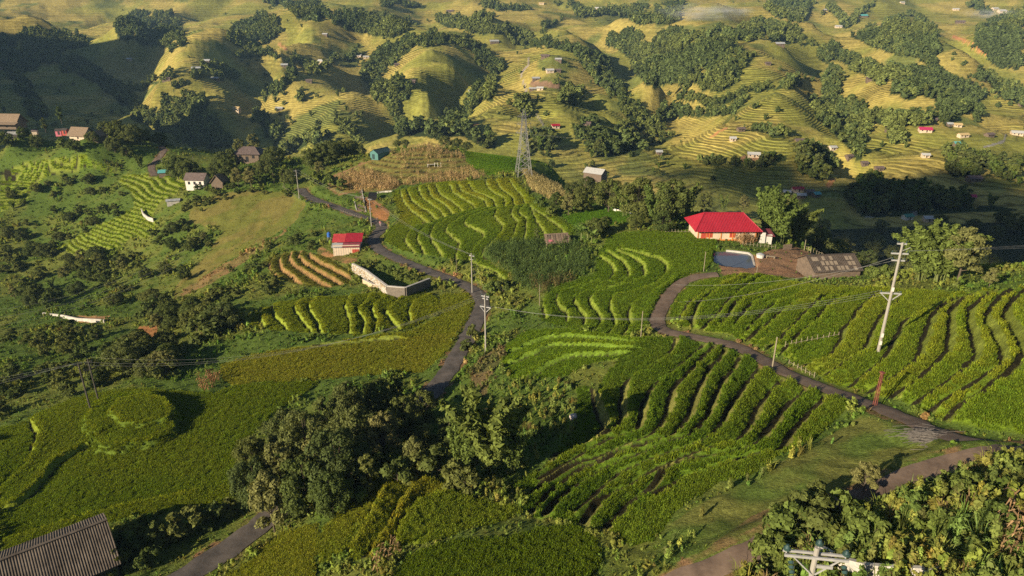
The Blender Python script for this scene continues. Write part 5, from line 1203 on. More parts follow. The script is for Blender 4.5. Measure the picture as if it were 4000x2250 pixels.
M_YELLOWR = flat('ochre roof', (0.50, 0.36, 0.17), 0.8, var=0.2)
M_CONC = flat('pale concrete', (0.46, 0.42, 0.37), 0.9, var=0.22, scale=1.2)
M_POLE = flat('concrete pole', (0.30, 0.275, 0.24), 0.85, var=0.15, scale=0.8)
M_DARKPOLE = flat('dark timber pole', (0.07, 0.06, 0.05), 0.9, var=0.2)
M_STEEL = flat('galvanised steel', (0.33, 0.32, 0.31), 0.6, metal=0.0, var=0.15)
M_RUST = flat('rusty red steel', (0.20, 0.06, 0.045), 0.8, var=0.3, scale=2)
M_GLASSI = flat('dark green insulator', (0.03, 0.06, 0.055), 0.15, var=0.2, spec=0.7)
M_BLUE = flat('blue tank', (0.04, 0.12, 0.42), 0.4, var=0.1)
M_BLACK = flat('black tarp', (0.012, 0.012, 0.013), 0.7, var=0.2)
M_WIRE = flat('weathered wire', (0.24, 0.235, 0.23), 0.6, metal=0.0, var=0.05)
M_POST = flat('wooden post', (0.30, 0.24, 0.16), 0.9, var=0.25)
M_PALEPOST = flat('pale post', (0.26, 0.22, 0.15), 0.9, var=0.2)

def corr_sheets(parent, x0, x1, top, rib=0.30, amp=0.035, sheet=0.9, mats=(None,), pick=None, name='roof_sheet', t=0.02):
    """ribbed sheets between x0 and x1; top(x) -> (eave point, ridge point) in the parent's space"""
    n = max(1, int(round((x1 - x0) / sheet))); w = (x1 - x0) / n
    for i in range(n):
        a = x0 + i * w; k = max(2, int(round(w / rib)) * 4); xs = np.linspace(a, a + w - 0.006, k + 1)
        V = []; lift = 0.012 * (i % 2)
        for j, x in enumerate(xs):
            e, r = top(x); nz = amp * math.sin(2 * math.pi * (x - x0) / rib)
            V += [(e[0], e[1], e[2] + nz + lift), (r[0], r[1], r[2] + nz + lift)]
        F_ = [(2 * j, 2 * j + 2, 2 * j + 3, 2 * j + 1) for j in range(k)]
        me = bpy.data.meshes.new(name); me.from_pydata(V, [], F_); me.update()
        o = link(name, me, mats[0] if pick is None else pick(i), parent)
def windows(parent, spec, mat=M_DARKW, frame=None, y=0.0):
    """spec: list of (kind, x, y, z, w, h, axis) — axis 'x': in a wall facing -y"""
    for kind, x, yy_, z, w, h, ax in spec:
        d = (w, 0.06, h) if ax == 'x' else (0.06, w, h)
        o = MB().box((x, yy_, z), d).build(kind, mat, parent)
        if frame is not None:
            fb = MB(); t = 0.07
            for s in (-1, 1):
                if ax == 'x':
                    fb.box((x + s * (w / 2 + t / 2), yy_, z), (t, 0.1, h + 2 * t)).box((x, yy_, z + s * (h / 2 + t / 2)), (w, 0.1, t))
                else:
                    fb.box((x, yy_ + s * (w / 2 + t / 2), z), (0.1, t, h + 2 * t)).box((x, yy_, z + s * (h / 2 + t / 2)), (0.1, w, t))
            fb.build('frame', frame, o)
def gable(name, label, p, rz, L, D_, wh, rh, wall, roof, cat='house', over=0.4, door=True, group=None, ribs=False, wins=2, base=0.8, sheet=1.0, rib=0.3, pick=None):
    """house with the ridge along local x; local -y faces the viewer"""
    e = empty(name, tuple(p), rz, label, cat, group)
    w = MB(); a, b = L / 2, D_ / 2
    pts = [(-a, -b), (a, -b), (a, b), (-a, b)]
    for (x0, y0), (x1, y1) in zip(pts, pts[1:] + pts[:1]):
        if abs(y0 - y1) < 1e-6: w.poly([(x0, y0, -base), (x1, y1, -base), (x1, y1, wh), (x0, y0, wh)])
        else: w.poly([(x0, y0, -base), (x1, y1, -base), (x1, y1, wh), (x1, 0, wh + rh), (x0, y0, wh)])
    w.build('wall', wall, e)
    ex = a + over; sl = rh / b; ey = b + over; ez = wh - sl * over
    if ribs:
        for sgn in (-1, 1):
            top = (lambda x: ((x, -ey, ez + 0.06), (x, 0, wh + rh + 0.06))) if sgn < 0 else (lambda x: ((x, ey, ez + 0.06), (x, 0, wh + rh + 0.06)))
            corr_sheets(e, -ex, ex, top, rib=rib, sheet=sheet, mats=(roof,), pick=(pick if sgn < 0 else None))
        MB().box((0, 0, wh + rh + 0.10), (2 * ex, 0.34, 0.06)).build('ridge_cap', roof, e)
    else:
        r = MB().slab([(-ex, -ey, ez + 0.12), (ex, -ey, ez + 0.12), (ex, 0, wh + rh + 0.12), (-ex, 0, wh + rh + 0.12)], 0.11).slab([(ex, ey, ez + 0.12), (-ex, ey, ez + 0.12), (-ex, 0, wh + rh + 0.12), (ex, 0, wh + rh + 0.12)], 0.11)
        r.build('roof', roof, e)
    if door: MB().box((a * 0.15, -b - 0.02, min(1.0, wh * 0.42)), (0.9, 0.06, min(1.9, wh * 0.8))).build('door', M_DARKWOOD, e)
    xs = [(-0.6 + 1.2 * k / max(1, wins - 1)) * a for k in range(wins)] if wins > 1 else ([-0.5 * a] if wins else [])
    windows(e, [('window', x, -b - 0.02, wh * 0.6, min(0.9, L * 0.12), wh * 0.32, 'x') for x in xs])
    return e
def hip_sheets(e, L, D_, Lr, z0, z1, mat, sheet=1.0, rib=0.33, amp=0.035):
    def front(sgn):
        def top(x):
            t = 1.0 if abs(x) <= Lr / 2 else max(0.0, (L / 2 - abs(x)) / ((L - Lr) / 2))
            return (x, sgn * D_ / 2, z0), (x, sgn * D_ / 2 * (1 - t), z0 + (z1 - z0) * t)
        return top
    def side(sgn):
        def top(y):
            t = max(0.0, 1 - abs(y) / (D_ / 2))
            return (sgn * L / 2, y, z0), (sgn * (L / 2 - (L - Lr) / 2 * t), y, z0 + (z1 - z0) * t)
        return top
    for sgn in (-1, 1): corr_sheets(e, -L / 2, L / 2, front(sgn), rib, amp, sheet, (mat,))
    for sgn in (-1, 1): corr_sheets(e, -D_ / 2, D_ / 2, side(sgn), rib, amp, sheet, (mat,))
    for sx in (-1, 1):
        for sy in (-1, 1): MB().bar((sx * L / 2, sy * D_ / 2, z0 + 0.05), (sx * Lr / 2, 0, z1 + 0.05), 0.09, n=5).build('hip_cap', mat, e)
    MB().box((0, 0, z1 + 0.06), (Lr + 0.3, 0.3, 0.08)).build('ridge_cap', mat, e)

# the large red roofed house by the pond -----------------------------
p = hit1(1828, 606, ymax=340); p[1] += 4.2; p[2] = -48.6
h = empty('red_roofed_house', tuple(p), 0.0, 'large cream house with a broad bright red hipped roof beside the pond', 'house')
MB().box((0, 0, 0.9), (12.6, 7.6, 3.9)).build('wall', M_CREAM, h)
hip_sheets(h, 14.4, 10.2, 8.4, 2.72, 5.5, M_RED)
for sgn in (-1, 1):   # small gablets under the ridge ends
    MB().slab([(sgn * 4.25, -1.2, 4.75), (sgn * 4.25, 1.2, 4.75), (sgn * 4.25, 0, 5.6)], 0.1).build('gablet', M_RED, h)
for k in range(6): MB().box((-6.2 + k * 2.48, -3.86, 1.1), (0.16, 0.14, 3.3)).build('column', M_ORANGE, h)
MB().box((0, -3.88, 0.55), (12.4, 0.12, 0.22)).build('beam', M_ORANGE, h); MB().box((0, -3.87, 2.62), (12.4, 0.12, 0.16)).build('beam', M_ORANGE, h)
windows(h, [('window', -3.7, -3.84, 1.65, 1.1, 1.0, 'x'), ('window', 1.2, -3.84, 1.65, 1.1, 1.0, 'x'), ('door', -5.0, -3.84, 1.1, 1.0, 2.0, 'x')], M_DOORRED, M_ORANGE)
MB().slab([(6.25, -5.0, -1.0), (8.0, -5.0, -1.0), (7.9, -5.0, 2.5), (7.3, -5.0, 2.5)][::1], 0.25).build('gable_wall', M_WHITE, h)
MB().box((8.6, -3.2, 0.6), (1.8, 3.0, 2.6)).build('annex_wall', M_WHITE, h)
MB().slab([(7.4, -5.0, 1.9), (10.0, -5.0, 1.7), (10.0, -1.4, 2.3), (7.4, -1.4, 2.4)], 0.08).build('annex_roof', M_MAROON, h)
# the small red and white house at the road bend ---------------------
p = hit1(873, 641, ymax=340); p[1] += 2.6; p[0] -= 0.2
h = empty('roadside_house', (p[0], p[1], p[2] + 0.1), 0.05, 'small white house with red and maroon tin roof at the road bend', 'house')
MB().box((0, 0, 0.9), (6.6, 5.0, 2.9)).build('wall', M_CREAM, h)
for k in range(11): MB().box((-3.2 + 0.6 * k, -2.53, 0.9), (0.05, 0.03, 2.4)).build('wall_batten', M_WHITE, h)
corr_sheets(h, -3.7, -0.3, lambda x: ((x, -1.2, 2.75), (x, 2.0, 4.0)), 0.3, 0.03, 0.85, (M_RED2,)); corr_sheets(h, -0.45, 3.8, lambda x: ((x, -1.3, 2.82), (x, 2.1, 4.12)), 0.3, 0.03, 0.85, (M_RED,))
corr_sheets(h, -3.7, 3.8, lambda x: ((x, 3.4, 2.9), (x, 2.0, 4.0)), 0.3, 0.03, 0.95, (M_MAROON,))
corr_sheets(h, -3.6, -0.9, lambda x: ((x, -3.0, 2.0), (x, -1.2, 2.62)), 0.3, 0.025, 0.9, (M_GREYTIN,)); corr_sheets(h, -0.9, 3.5, lambda x: ((x, -3.0, 2.02), (x, -1.2, 2.66)), 0.3, 0.025, 0.9, (M_MAROON,))
dr = MB().box((2.3, -2.55, 0.55), (1.7, 0.07, 1.5)).build('door', M_DOORRED, h); MB().box((2.3, -2.6, 0.55), (0.05, 0.04, 1.5)).build('door_seam', M_DARKWOOD, dr)
MB().box((3.33, 0.6, 1.1), (0.06, 1.0, 1.1)).build('window', M_DARKW, h)
pt_ = hit1(829, 608, ymax=340)
tk = empty('water_tank', (pt_[0], pt_[1], pt_[2] + 0.1), 0, 'blue plastic water tank left of the small roadside house', 'water tank')
MB().bar((0, 0, 1.3), (0, 0, 2.3), 0.5, 0.5, 14).bar((0, 0, 2.3), (0, 0, 2.5), 0.5, 0.2, 14).build('tank', M_BLUE, tk); MB().bar((0, 0, 2.5), (0, 0, 2.6), 0.2, 0.2, 10).build('lid', M_BLUE, tk)
for sx, sy in ((-.4, -.4), (.4, -.4), (.4, .4), (-.4, .4)): MB().bar((sx, sy, -0.5), (sx, sy, 1.3), 0.05).build('leg', M_STEEL, tk)
# long barn at lower left --------------------------------------------
gable('long_barn', 'long dark barn with ribbed brown cement roof at the lower left corner', (-46.7, 55.6, -55.6), R(38), 9.0, 9.0, 2.4, 2.2, M_DARKWOOD, M_CEMENT, 'barn', 0.35, True, None, True, 0, 1.5, 0.93, 0.24)
# cow shed with patched roof by the yard -----------------------------
p = at_z(2088, 690, -45.4)
def patch(i, n=[0]): return M_CLEAR if i in (1, 3, 4, 6, 8) else M_CEMENT
h = gable('cow_shed', 'low shed with patched brown cement roof beside the yard', (p[0], p[1] + 1.2, float(hgt(p[0], p[1] - 2.2)) - 0.25), R(6), 8.4, 6.4, 1.6, 1.7, M_WOOD, M_CEMENT2, 'shed', 0.4, False, None, True, 0, 0.6, 0.9, 0.3)
for i_, (x_, t_) in enumerate([(-3.6, .75), (-3.0, .75), (-2.2, .5), (-1.4, .5), (-0.6, .5), (0.2, .5), (-3.4, .2), (-2.0, .2), (-1.1, .2), (0.3, .2), (1.0, .2), (1.8, .2), (2.6, .75), (3.3, .75), (2.7, .45), (3.4, .45), (3.3, .15), (-1.7, .78), (-0.3, .78)]):
    z_ = 1.39 + 1.91 * t_ + 0.13; y_ = -3.6 * (1 - t_)
    MB().slab([(x_ - .28, y_ - .4, z_ - .212), (x_ + .28, y_ - .4, z_ - .212), (x_ + .28, y_ + .4, z_ + .212), (x_ - .28, y_ + .4, z_ + .212)], 0.02).build('light_panel', M_CLEAR, h)
# green shed on the knoll --------------------------------------------
p = hit1(948, 402, ymax=340)
h = gable('green_shed', 'dark green metal shed on the corn knoll', (p[0] + 1.0, p[1] + 3.0, p[2] + 0.1), R(52), 6.5, 4.2, 2.3, 1.1, M_TEALW, M_TEALR, 'shed', 0.25, False, None, True, 0, 0.8, 1.0)
MB().box((-3.27, 0.3, 0.9), (0.06, 1.3, 1.8)).build('door', M_TEALR, h)
# hamlet at upper left -----------------------------------------------
def on(u, v, dz=0.0, dy=0.0):
    q = hit1(u, v, ymax=344); return (q[0], q[1] + dy, q[2] + dz)
h = gable('thatched_house', 'thatched house with pale walls in the middle of the upper left hamlet', on(207, 347), R(-14), 8.5, 6.4, 2.2, 3.0, M_CREAM, M_THATCH, over=0.9)
gable('thatched_annex', 'small gabled thatch annex facing us beside the hamlet house', on(249, 352), R(80), 4.6, 3.6, 2.0, 1.9, M_WOOD, M_THATCH, over=0.4, wins=0)
h = gable('thatched_house', 'large brown thatched house at the left frame edge', on(28, 318), R(-6), 11, 7.0, 2.4, 3.6, M_WOOD, M_THATCH, over=1.0)
MB().slab([(-6, -6.2, 1.9), (7.5, -6.2, 1.9), (7.5, -3.6, 2.7), (-6, -3.6, 2.7)], 0.12).build('porch_roof', M_THATCH, h)
gable('tin_roof_shed', 'shed with pale blue grey tin roof in the hamlet trees', on(48, 345), R(-8), 8, 5.5, 2.0, 1.3, M_DARKWOOD, M_GREYTIN, 'shed', ribs=True, wins=0)
gable('cabin', 'tiny cabin with pink wall left of the thatched hamlet house', on(150, 338), R(10), 2.6, 2.4, 1.9, 0.8, M_PINK, M_DARKWOOD, 'cabin', 0.25, True, wins=0)
gable('cabin', 'tiny cabin with red cloth front nearest the thatched hamlet house', on(166, 336), R(-5), 2.4, 2.2, 1.8, 0.7, M_DOORRED, M_DARKWOOD, 'cabin', 0.25, True, wins=0)
gable('hut', 'pale little hut half hidden by trees in the hamlet', on(90, 340), R(15), 2.2, 2.2, 2.0, 0.8, M_CREAM, M_BROWNR, 'hut', 0.2, False, wins=0)
gable('white_house', 'white walled house with dark windows beside the lime terraces', on(500, 470), R(-4), 7.0, 5.0, 3.4, 1.8, M_WHITE, M_BROWNR, over=0.5, wins=3)
gable('gabled_hut', 'steep gabled thatch hut right of the white walled house', on(555, 468), R(86), 5.0, 4.2, 2.2, 2.4, M_WOOD, M_THATCH, 'hut', 0.45, False, wins=0)
p = on(625, 412, 0.6, 3.0)
h = empty('hip_roofed_house', p, R(-3), 'house with a wide brown hipped roof among the trees', 'house')
MB().box((0, 0, 1.2), (9.5, 6.5, 4.4)).build('wall', M_WOOD, h); hip_sheets(h, 11.5, 8.4, 4.6, 3.3, 5.6, M_BROWNR, 1.0, 0.4, 0.03)
windows(h, [('window', -2.6, -3.28, 2.2, 1.0, 1.1, 'x'), ('window', 2.6, -3.28, 2.2, 1.0, 1.1, 'x'), ('door', 0, -3.28, 1.3, 1.1, 2.1, 'x')], M_DARKW)
gable('teal_shelter', 'low teal roofed shelter beside the village path', on(420, 440), R(15), 5.2, 3.4, 1.4, 0.7, M_WOOD, M_TEALB, 'shelter', 0.4, False, wins=0)
# sheds behind the pylon slope
gable('white_shed', 'upper long shed with streaked white tin roof right of the pylon', on(1500, 455, 1.6, 5), R(-34), 10, 6.5, 1.8, 1.9, M_WOOD, M_WHITETIN, 'shed', 0.4, False, ribs=True, wins=0, base=6)
gable('white_shed', 'lower shed with plain bluish tin roof right of the pylon', on(1512, 476, 0.8, 3), R(-30), 6.5, 4.5, 1.6, 1.1, M_WOOD, M_GREYTIN, 'shed', 0.3, False, ribs=True, wins=0, base=5)
# shelter in the middle of the fields
p = on(1402, 618)
h = empty('thatched_shelter', p, R(8), 'ragged open shelter with dark thatch above the corn patch', 'shelter')
MB().slab([(-3.0, -2.2, 1.5), (3.0, -2.2, 1.4), (2.7, 1.6, 2.5), (-2.8, 1.6, 2.4)], 0.16).build('roof', M_THATCH, h)
MB().box((0, 1.2, 0.9), (5.2, 0.12, 2.0)).build('back_wall', M_DARKWOOD, h)
for x_, y_ in ((-2.8, -2.0), (0, -2.0), (2.8, -2.0), (-2.6, 1.4), (2.6, 1.4)): MB().bar((x_, y_, -0.4), (x_, y_, 1.7), 0.06).build('post', M_POST, h)
MB().slab([(-2.4, -1.9, 1.72), (-1.4, -1.9, 1.7), (-1.5, -1.2, 1.9), (-2.3, -1.2, 1.95)], 0.03).build('tarp', M_PINK, h)
for k in range(9): MB().slab([(-2.8 + k * 0.62, -2.5 + 0.2 * (k % 3), 1.45), (-2.5 + k * 0.62, -2.5, 1.42), (-2.2 + k * 0.6, 1.0, 2.42), (-2.6 + k * 0.6, 1.0, 2.44)], 0.05).build('thatch_bundle', M_WOOD if k % 2 else M_THATCH, h)
gable('slab_shelter', 'small tilted grey slab roof shelter by the curved concrete wall', on(437, 511), R(20), 4.2, 2.6, 1.2, 0.25, M_CONC, M_GREYTIN, 'shelter', 0.3, False, wins=0)
h = empty('tarp_shelter', on(938, 502), R(5), 'black tarp shelter above the orange bank by the road', 'shelter')
MB().slab([(-1.3, -1.1, 1.3), (1.4, -1.1, 1.4), (1.3, 1.2, 2.0), (-1.2, 1.2, 2.1)], 0.05).build('tarp', M_BLACK, h)
MB().slab([(-1.3, -1.1, 1.3), (-1.3, -1.1, 0.1), (1.4, -1.1, 0.1), (1.4, -1.1, 1.4)], 0.03).build('tarp_side', M_BLACK, h)
for x_, y_ in ((-1.2, -1.0), (1.3, -1.0), (1.2, 1.1), (-1.1, 1.1)): MB().bar((x_, y_, -0.3), (x_, y_, 1.9 if y_ > 0 else 1.3), 0.05).build('post', M_POST, h)
a0, a1 = np.array(on(897, 531)), np.array(on(890, 500)); b0, b1 = np.array(on(921, 535)), np.array(on(910, 478))
h = empty('concrete_ramp', tuple(a0), 0, 'narrow cracked concrete ramp between two pale kerbs up the roadside bank', 'ramp')
rel = lambda q: tuple(np.array(q) - a0)
MB().bar(rel(a0 + [0, 0, .3]), rel(a1 + [0, 0, .3]), 0.16, n=4).build('kerb', M_CONC, h); MB().bar(rel(b0 + [0, 0, .3]), rel(b1 + [0, 0, .3]), 0.16, n=4).build('kerb', M_CONC, h)
MB().slab([rel(a0 + [0, 0, .22]), rel(b0 + [0, 0, .22]), rel(b1 + [0, 0, .22]), rel(a1 + [0, 0, .22])], 0.2).build('slab', M_TRACK, h)
h = empty('timber_frame', on(1092, 420), R(4), 'pale timber trestle frame on the corn knoll', 'frame')
for x_ in (-2.2, 0.2, 1.3, 2.4): MB().bar((x_, 0, -0.2), (x_, 0, 1.5 if x_ > 0.1 else 1.0), 0.07).build('post', M_WHITE, h)
MB().bar((-2.4, 0, 0.95), (0.4, 0, 1.0), 0.06).build('rail', M_WHITE, h); MB().bar((-2.4, 0.9, 0.5), (0.2, 0.9, 0.5), 0.06).build('rail', M_WHITE, h); MB().bar((0.2, 0, 1.3), (1.3, 0, 1.3), 0.04).build('rail', M_WHITE, h)
MB().box((-1.1, 0.5, 0.75), (2.4, 0.9, 0.05)).build('table_top', M_DARKWOOD, h)

# ------------------------------------------------------------------ walls
def wall_run(name, label, uv, hgt_, thick, mat, cat='wall', lift=0.0, cap=None, drop=0.8):
    a = np.array(uv, float); P = hit(a[:, 0], a[:, 1], ymax=344)
    e = empty(name, tuple(P[0]), 0, label, cat)
    for q0, q1 in zip(P[:-1], P[1:]):
        d = q1 - q0; d2 = np.array([d[0], d[1]]); ln = np.linalg.norm(d2); d2 /= ln; nn = np.array([-d2[1], d2[0]]) * thick / 2
        b = MB(); z0, z1 = q0[2] + lift, q1[2] + lift
        lo = [(q0[0] - nn[0], q0[1] - nn[1]), (q1[0] - nn[0], q1[1] - nn[1]), (q1[0] + nn[0], q1[1] + nn[1]), (q0[0] + nn[0], q0[1] + nn[1])]
        zz = (z0, z1, z1, z0); i = len(b.v)
        b.v = [(x - P[0][0], y - P[0][1], z - drop - P[0][2]) for (x, y), z in zip(lo, zz)] + [(x - P[0][0], y - P[0][1], z + hgt_ - P[0][2]) for (x, y), z in zip(lo, zz)]
        b.f = [(3, 2, 1, 0), (4, 5, 6, 7), (0, 1, 5, 4), (1, 2, 6, 5), (2, 3, 7, 6), (3, 0, 4, 7)]
        o = b.build('wall_section', mat, e)
        if cap is not None:
            c = MB(); up = hgt_ + 0.002
            c.v = [((x - q0[0]) * 1.0 + q0[0] - P[0][0], y - P[0][1], z + up - P[0][2]) for (x, y), z in zip(lo, zz)] + [(x - P[0][0], y - P[0][1], z + up + 0.12 - P[0][2]) for (x, y), z in zip(lo, zz)]
            c.f = list(b.f); c.build('coping', cap, e)
    return e, P
M_STONE = flat('pale rubble stone', (0.58, 0.50, 0.40), 0.95, var=0.35, scale=1.5, col2=(0.74, 0.68, 0.58), bump=0.4)
m2 = M_STONE; N = m2.node_tree.nodes; L = m2.node_tree.links; bs = N['Principled BSDF']
oi = N.new('ShaderNodeObjectInfo'); cr_ = N.new('ShaderNodeValToRGB'); el = cr_.color_ramp.elements
el[0].color = (0.30, 0.24, 0.17, 1); el[1].color = (0.66, 0.60, 0.52, 1); e3 = el.new(0.4); e3.color = (0.52, 0.40, 0.25, 1); e4 = el.new(0.7); e4.color = (0.50, 0.47, 0.43, 1)
L.new(oi.outputs['Random'], cr_.inputs['Fac']); L.new(cr_.outputs['Color'], bs.inputs['Base Color'])
M_MORTAR = flat('grey mortar', (0.15, 0.125, 0.10), 0.95, var=0.25, scale=3)
w, WP = wall_run('stone_retaining_wall', 'pale rubble stone retaining wall below the bend of the road', [(889,683),(925,702),(976,742),(1021,746),(1082,722)], 1.95, 0.5, M_MORTAR, cap=M_CONC)
sb = [(-.5, -.5, -.5), (.5, -.42, -.5), (.46, .5, -.5), (-.42, .46, -.5), (-.36, -.38, .5), (.38, -.3, .5), (.32, .36, .5), (-.3, .34, .5)]
sm = bpy.data.meshes.new('stone'); sm.from_pydata(sb, [], [(3, 2, 1, 0), (4, 5, 6, 7), (0, 1, 5, 4), (1, 2, 6, 5), (2, 3, 7, 6), (3, 0, 4, 7)]); sm.update(); sm.materials.append(M_STONE)
rs_ = random.Random(5); ns = 0
for q0, q1 in zip(WP[:-1], WP[1:]):
    d = q1 - q0; ln = math.hypot(d[0], d[1]); dx, dy = d[0] / ln, d[1] / ln; n_ = (dy, -dx)
    row = 0.0; ri = 0
    while row < 1.9 and ns < 296:
        t = 0.15 * (ri % 2)
        rh_ = rs_.uniform(0.28, 0.38)
        while t < ln - 0.15 and ns < 296:
            sw = rs_.uniform(0.34, 0.6); c = t + sw / 2; f_ = c / ln
            o = link('stone', sm, None, w)
            o.location = (q0[0] + dx * c + n_[0] * 0.27 - WP[0][0], q0[1] + dy * c + n_[1] * 0.27 - WP[0][1], q0[2] + d[2] * f_ + row + rh_ / 2 - WP[0][2])
            o.rotation_euler = (math.pi / 2 + rs_.uniform(-.08, .08), rs_.choice((0, math.pi, math.pi / 2, -math.pi / 2)) * 0, math.atan2(dy, dx) + rs_.uniform(-.06, .06))
            o.scale = (sw * 0.9, rh_ * 0.88, rs_.uniform(0.16, 0.28)); ns += 1; t += sw
        row += rh_; ri += 1
wall_run('stone_footing_wall', 'short lower stone footing in front of the rubble retaining wall', [(915,712),(940,725),(962,727)], 0.9, 0.5, M_STONE, cap=M_CONC)
wall_run('curved_concrete_wall', 'curved grey concrete wall round a little terrace at left', [(357,533),(362,545),(374,554),(387,558)], 1.3, 0.3, M_CONC)
wall_run('roadside_parapet', 'low pale concrete parapet of the shaded road at far left', [(110,794),(160,800),(195,808),(264,812)], 0.9, 0.35, M_CONC)
wall_run('concrete_bank_wall', 'beige concrete bank wall behind the insulator pole at the bottom right', [(2050,1392),(2114,1428),(2182,1446),(2350,1458)], 0.5, 0.35, M_CONC, lift=0.35)
wall_run('field_kerb_wall', 'thin white kerb behind the triangular field', [(1542,528),(1570,533),(1592,541)], 0.35, 0.25, M_WHITE)
wall_run('pond_rim', 'white concrete rim along the far side of the pond', [(1826,634),(1850,636),(1882,640),(1891,647),(1897,672)], 0.35, 0.35, M_CONC, lift=0.1)
wall_run('knoll_kerb_wall', 'low pale kerb at the foot of the dry corn beside the terraces', [(948,487),(968,484),(988,483)], 0.5, 0.3, M_CONC)
# brush pile, boulder
p = on(2322, 1102); h = MB(); rs_ = random.Random(9)
for k in range(170):
    a = rs_.uniform(0, 6.28); r_ = abs(rs_.gauss(0, 0.8)); x_, y_ = r_ * 1.5 * math.cos(a), r_ * math.sin(a); z_ = max(0.05, 0.55 - 0.25 * r_) * rs_.random(); b_ = rs_.uniform(-0.6, 0.6); l_ = rs_.uniform(0.5, 1.2)
    h.bar((x_ - l_ * math.cos(b_), y_ - l_ * math.sin(b_) * 0.6, z_), (x_ + l_ * math.cos(b_), y_ + l_ * math.sin(b_) * 0.6, z_ + rs_.uniform(-.1, .25)), 0.022, 0.012, 4)
tag(h.build('brush_pile', flat('grey dead twigs', (0.17, 0.15, 0.135), 0.95, var=0.3, scale=5), None, loc=p), 'grey heap of cut twigs on the grass beside the track', 'brush pile')
import bmesh
def boulder(name, label, p, s, mat):
    bm = bmesh.new(); bmesh.ops.create_icosphere(bm, subdivisions=2, radius=1.0)
    for v in bm.verts:
        k = 1 + 0.35 * (vnoise(v.co.x * 1.7 + 9, v.co.y * 1.7 + v.co.z, 3) - 0.5) * 2; v.co *= float(k)
    me = bpy.data.meshes.new(name); bm.to_mesh(me); bm.free(); o = link(name, me, mat, None, p); o.scale = s; o.rotation_euler = (0.2, 0.3, 0.6)
    return tag(o, label, 'rock')
boulder('boulder', 'pale pink boulder in the weeds between bamboo and ladder terraces', on(1446, 1050), (0.75, 0.5, 0.5), flat('pale rock', (0.62, 0.50, 0.42), 0.9, var=0.2))

# ------------------------------------------------------------------ poles, pylon, wires
def pole_h(base, vt):
    lo, hi = 0.0, 40.0
    for _ in range(40):
        m = (lo + hi) / 2; _, v = project(np.array([base[0], base[1], base[2] + m])); lo, hi = (m, hi) if v > vt else (lo, m)
    return lo
TOPS = {}
def pole(key, name, label, bu, bv, tv, r0, r1, mat, arms=(), cat='pole', rz=0.0, n=8, extra=True):
    """arms: (fraction of height, half length, style)"""
    p = hit1(bu, bv, ymax=344); hh = pole_h(p, tv); e = empty(name, tuple(p), rz, label, cat)
    MB().bar((0, 0, -0.8), (0, 0, hh), r0, r1, n).build('shaft', mat, e)
    for f, half, style in arms:
        z = hh * f; am = M_STEEL if mat is not M_DARKPOLE else M_DARKPOLE
        if style == 'v':
            for s in (-1, 1): MB().bar((0, 0.1, z - 1.0), (s * half * 0.95, 0.1, z), 0.06, n=4).build('brace', am, e)
        MB().box((0, 0.16, z), (2 * half, 0.15, 0.16)).build('crossarm', am, e)
        for s in (-1, 0, 1) if style != 'two' else (-1, 1):
            o = MB().bar((s * half * 0.92, 0.16, z + 0.06), (s * half * 0.92, 0.16, z + 0.2), 0.035, 0.03, 6).bar((s * half * 0.92, 0.16, z + 0.14), (s * half * 0.92, 0.16, z + 0.3), 0.07, 0.05, 8).build('insulator', M_GLASSI, e)
    TOPS[key] = (p, hh, rz, [(f, half) for f, half, _ in arms])
    return e
def arm(key, i, s):
    p, hh, rz, arms = TOPS[key]; f, half = arms[i]; c, sn = math.cos(rz), math.sin(rz); x = s * half * 0.92
    return np.array([p[0] + x * c - 0.16 * sn, p[1] + x * sn + 0.16 * c, p[2] + hh * f + 0.3])
pole('tall', 'power_pole', 'tall concrete power pole standing in the right hill terraces', 2209, 884, 610, 0.20, 0.12, M_POLE, ((0.985, 0.5, 'two'), (0.90, 0.9, 't'), (0.84, 0.7, 't'), (0.545, 1.15, 'v')), rz=R(-8))
MB().bar((0.15, 0, 12.6), (0.9, 0, 13.0), 0.03).build('lamp_arm', M_STEEL, bpy.data.objects['power_pole'])
for z_ in (1.2, 2.2, 8.0): MB().box((0, -0.19, z_), (0.26, 0.05, 0.5)).build('painted_patch', M_WHITE, bpy.data.objects['power_pole'])
pole('mid', 'power_pole', 'concrete power pole with two crossarms beside the road in the centre', 1222, 886, 742, 0.17, 0.11, M_POLE, ((0.97, 0.7, 't'), (0.93, 0.5, 't'), (0.79, 1.0, 'v')), rz=R(-25))
pole('p3', 'power_pole', 'pale single pole at the lower end of the knoll road bend', 1188, 737, 637, 0.14, 0.10, M_POLE, ((0.93, 0.6, 't'), (0.84, 0.3, 'two')), rz=R(-30))
pole('p4', 'power_pole', 'white pole beside the small red roofed house', 935, 574, 500, 0.14, 0.1, M_POLE, ((0.97, 0.6, 'two'), (0.66, 0.35, 'two')), rz=R(-20))
pole('p5', 'power_pole', 'leaning white pole where the road rounds the corn knoll', 753, 498, 427, 0.14, 0.1, M_POLE, ((0.96, 0.7, 'two'), (0.8, 0.6, 'two')), rz=R(30))
pole('d1', 'dark_power_pole', 'front one of the two dark timber poles by the mound', 228, 1030, 915, 0.13, 0.10, M_DARKPOLE, ((0.97, 0.55, 'two'),), rz=R(35))
pole('d2', 'dark_power_pole', 'rear one of the two dark timber poles by the mound', 248, 1007, 903, 0.13, 0.10, M_DARKPOLE, ((0.9, 0.55, 'two'), (0.75, 0.9, 'two')), rz=R(35))
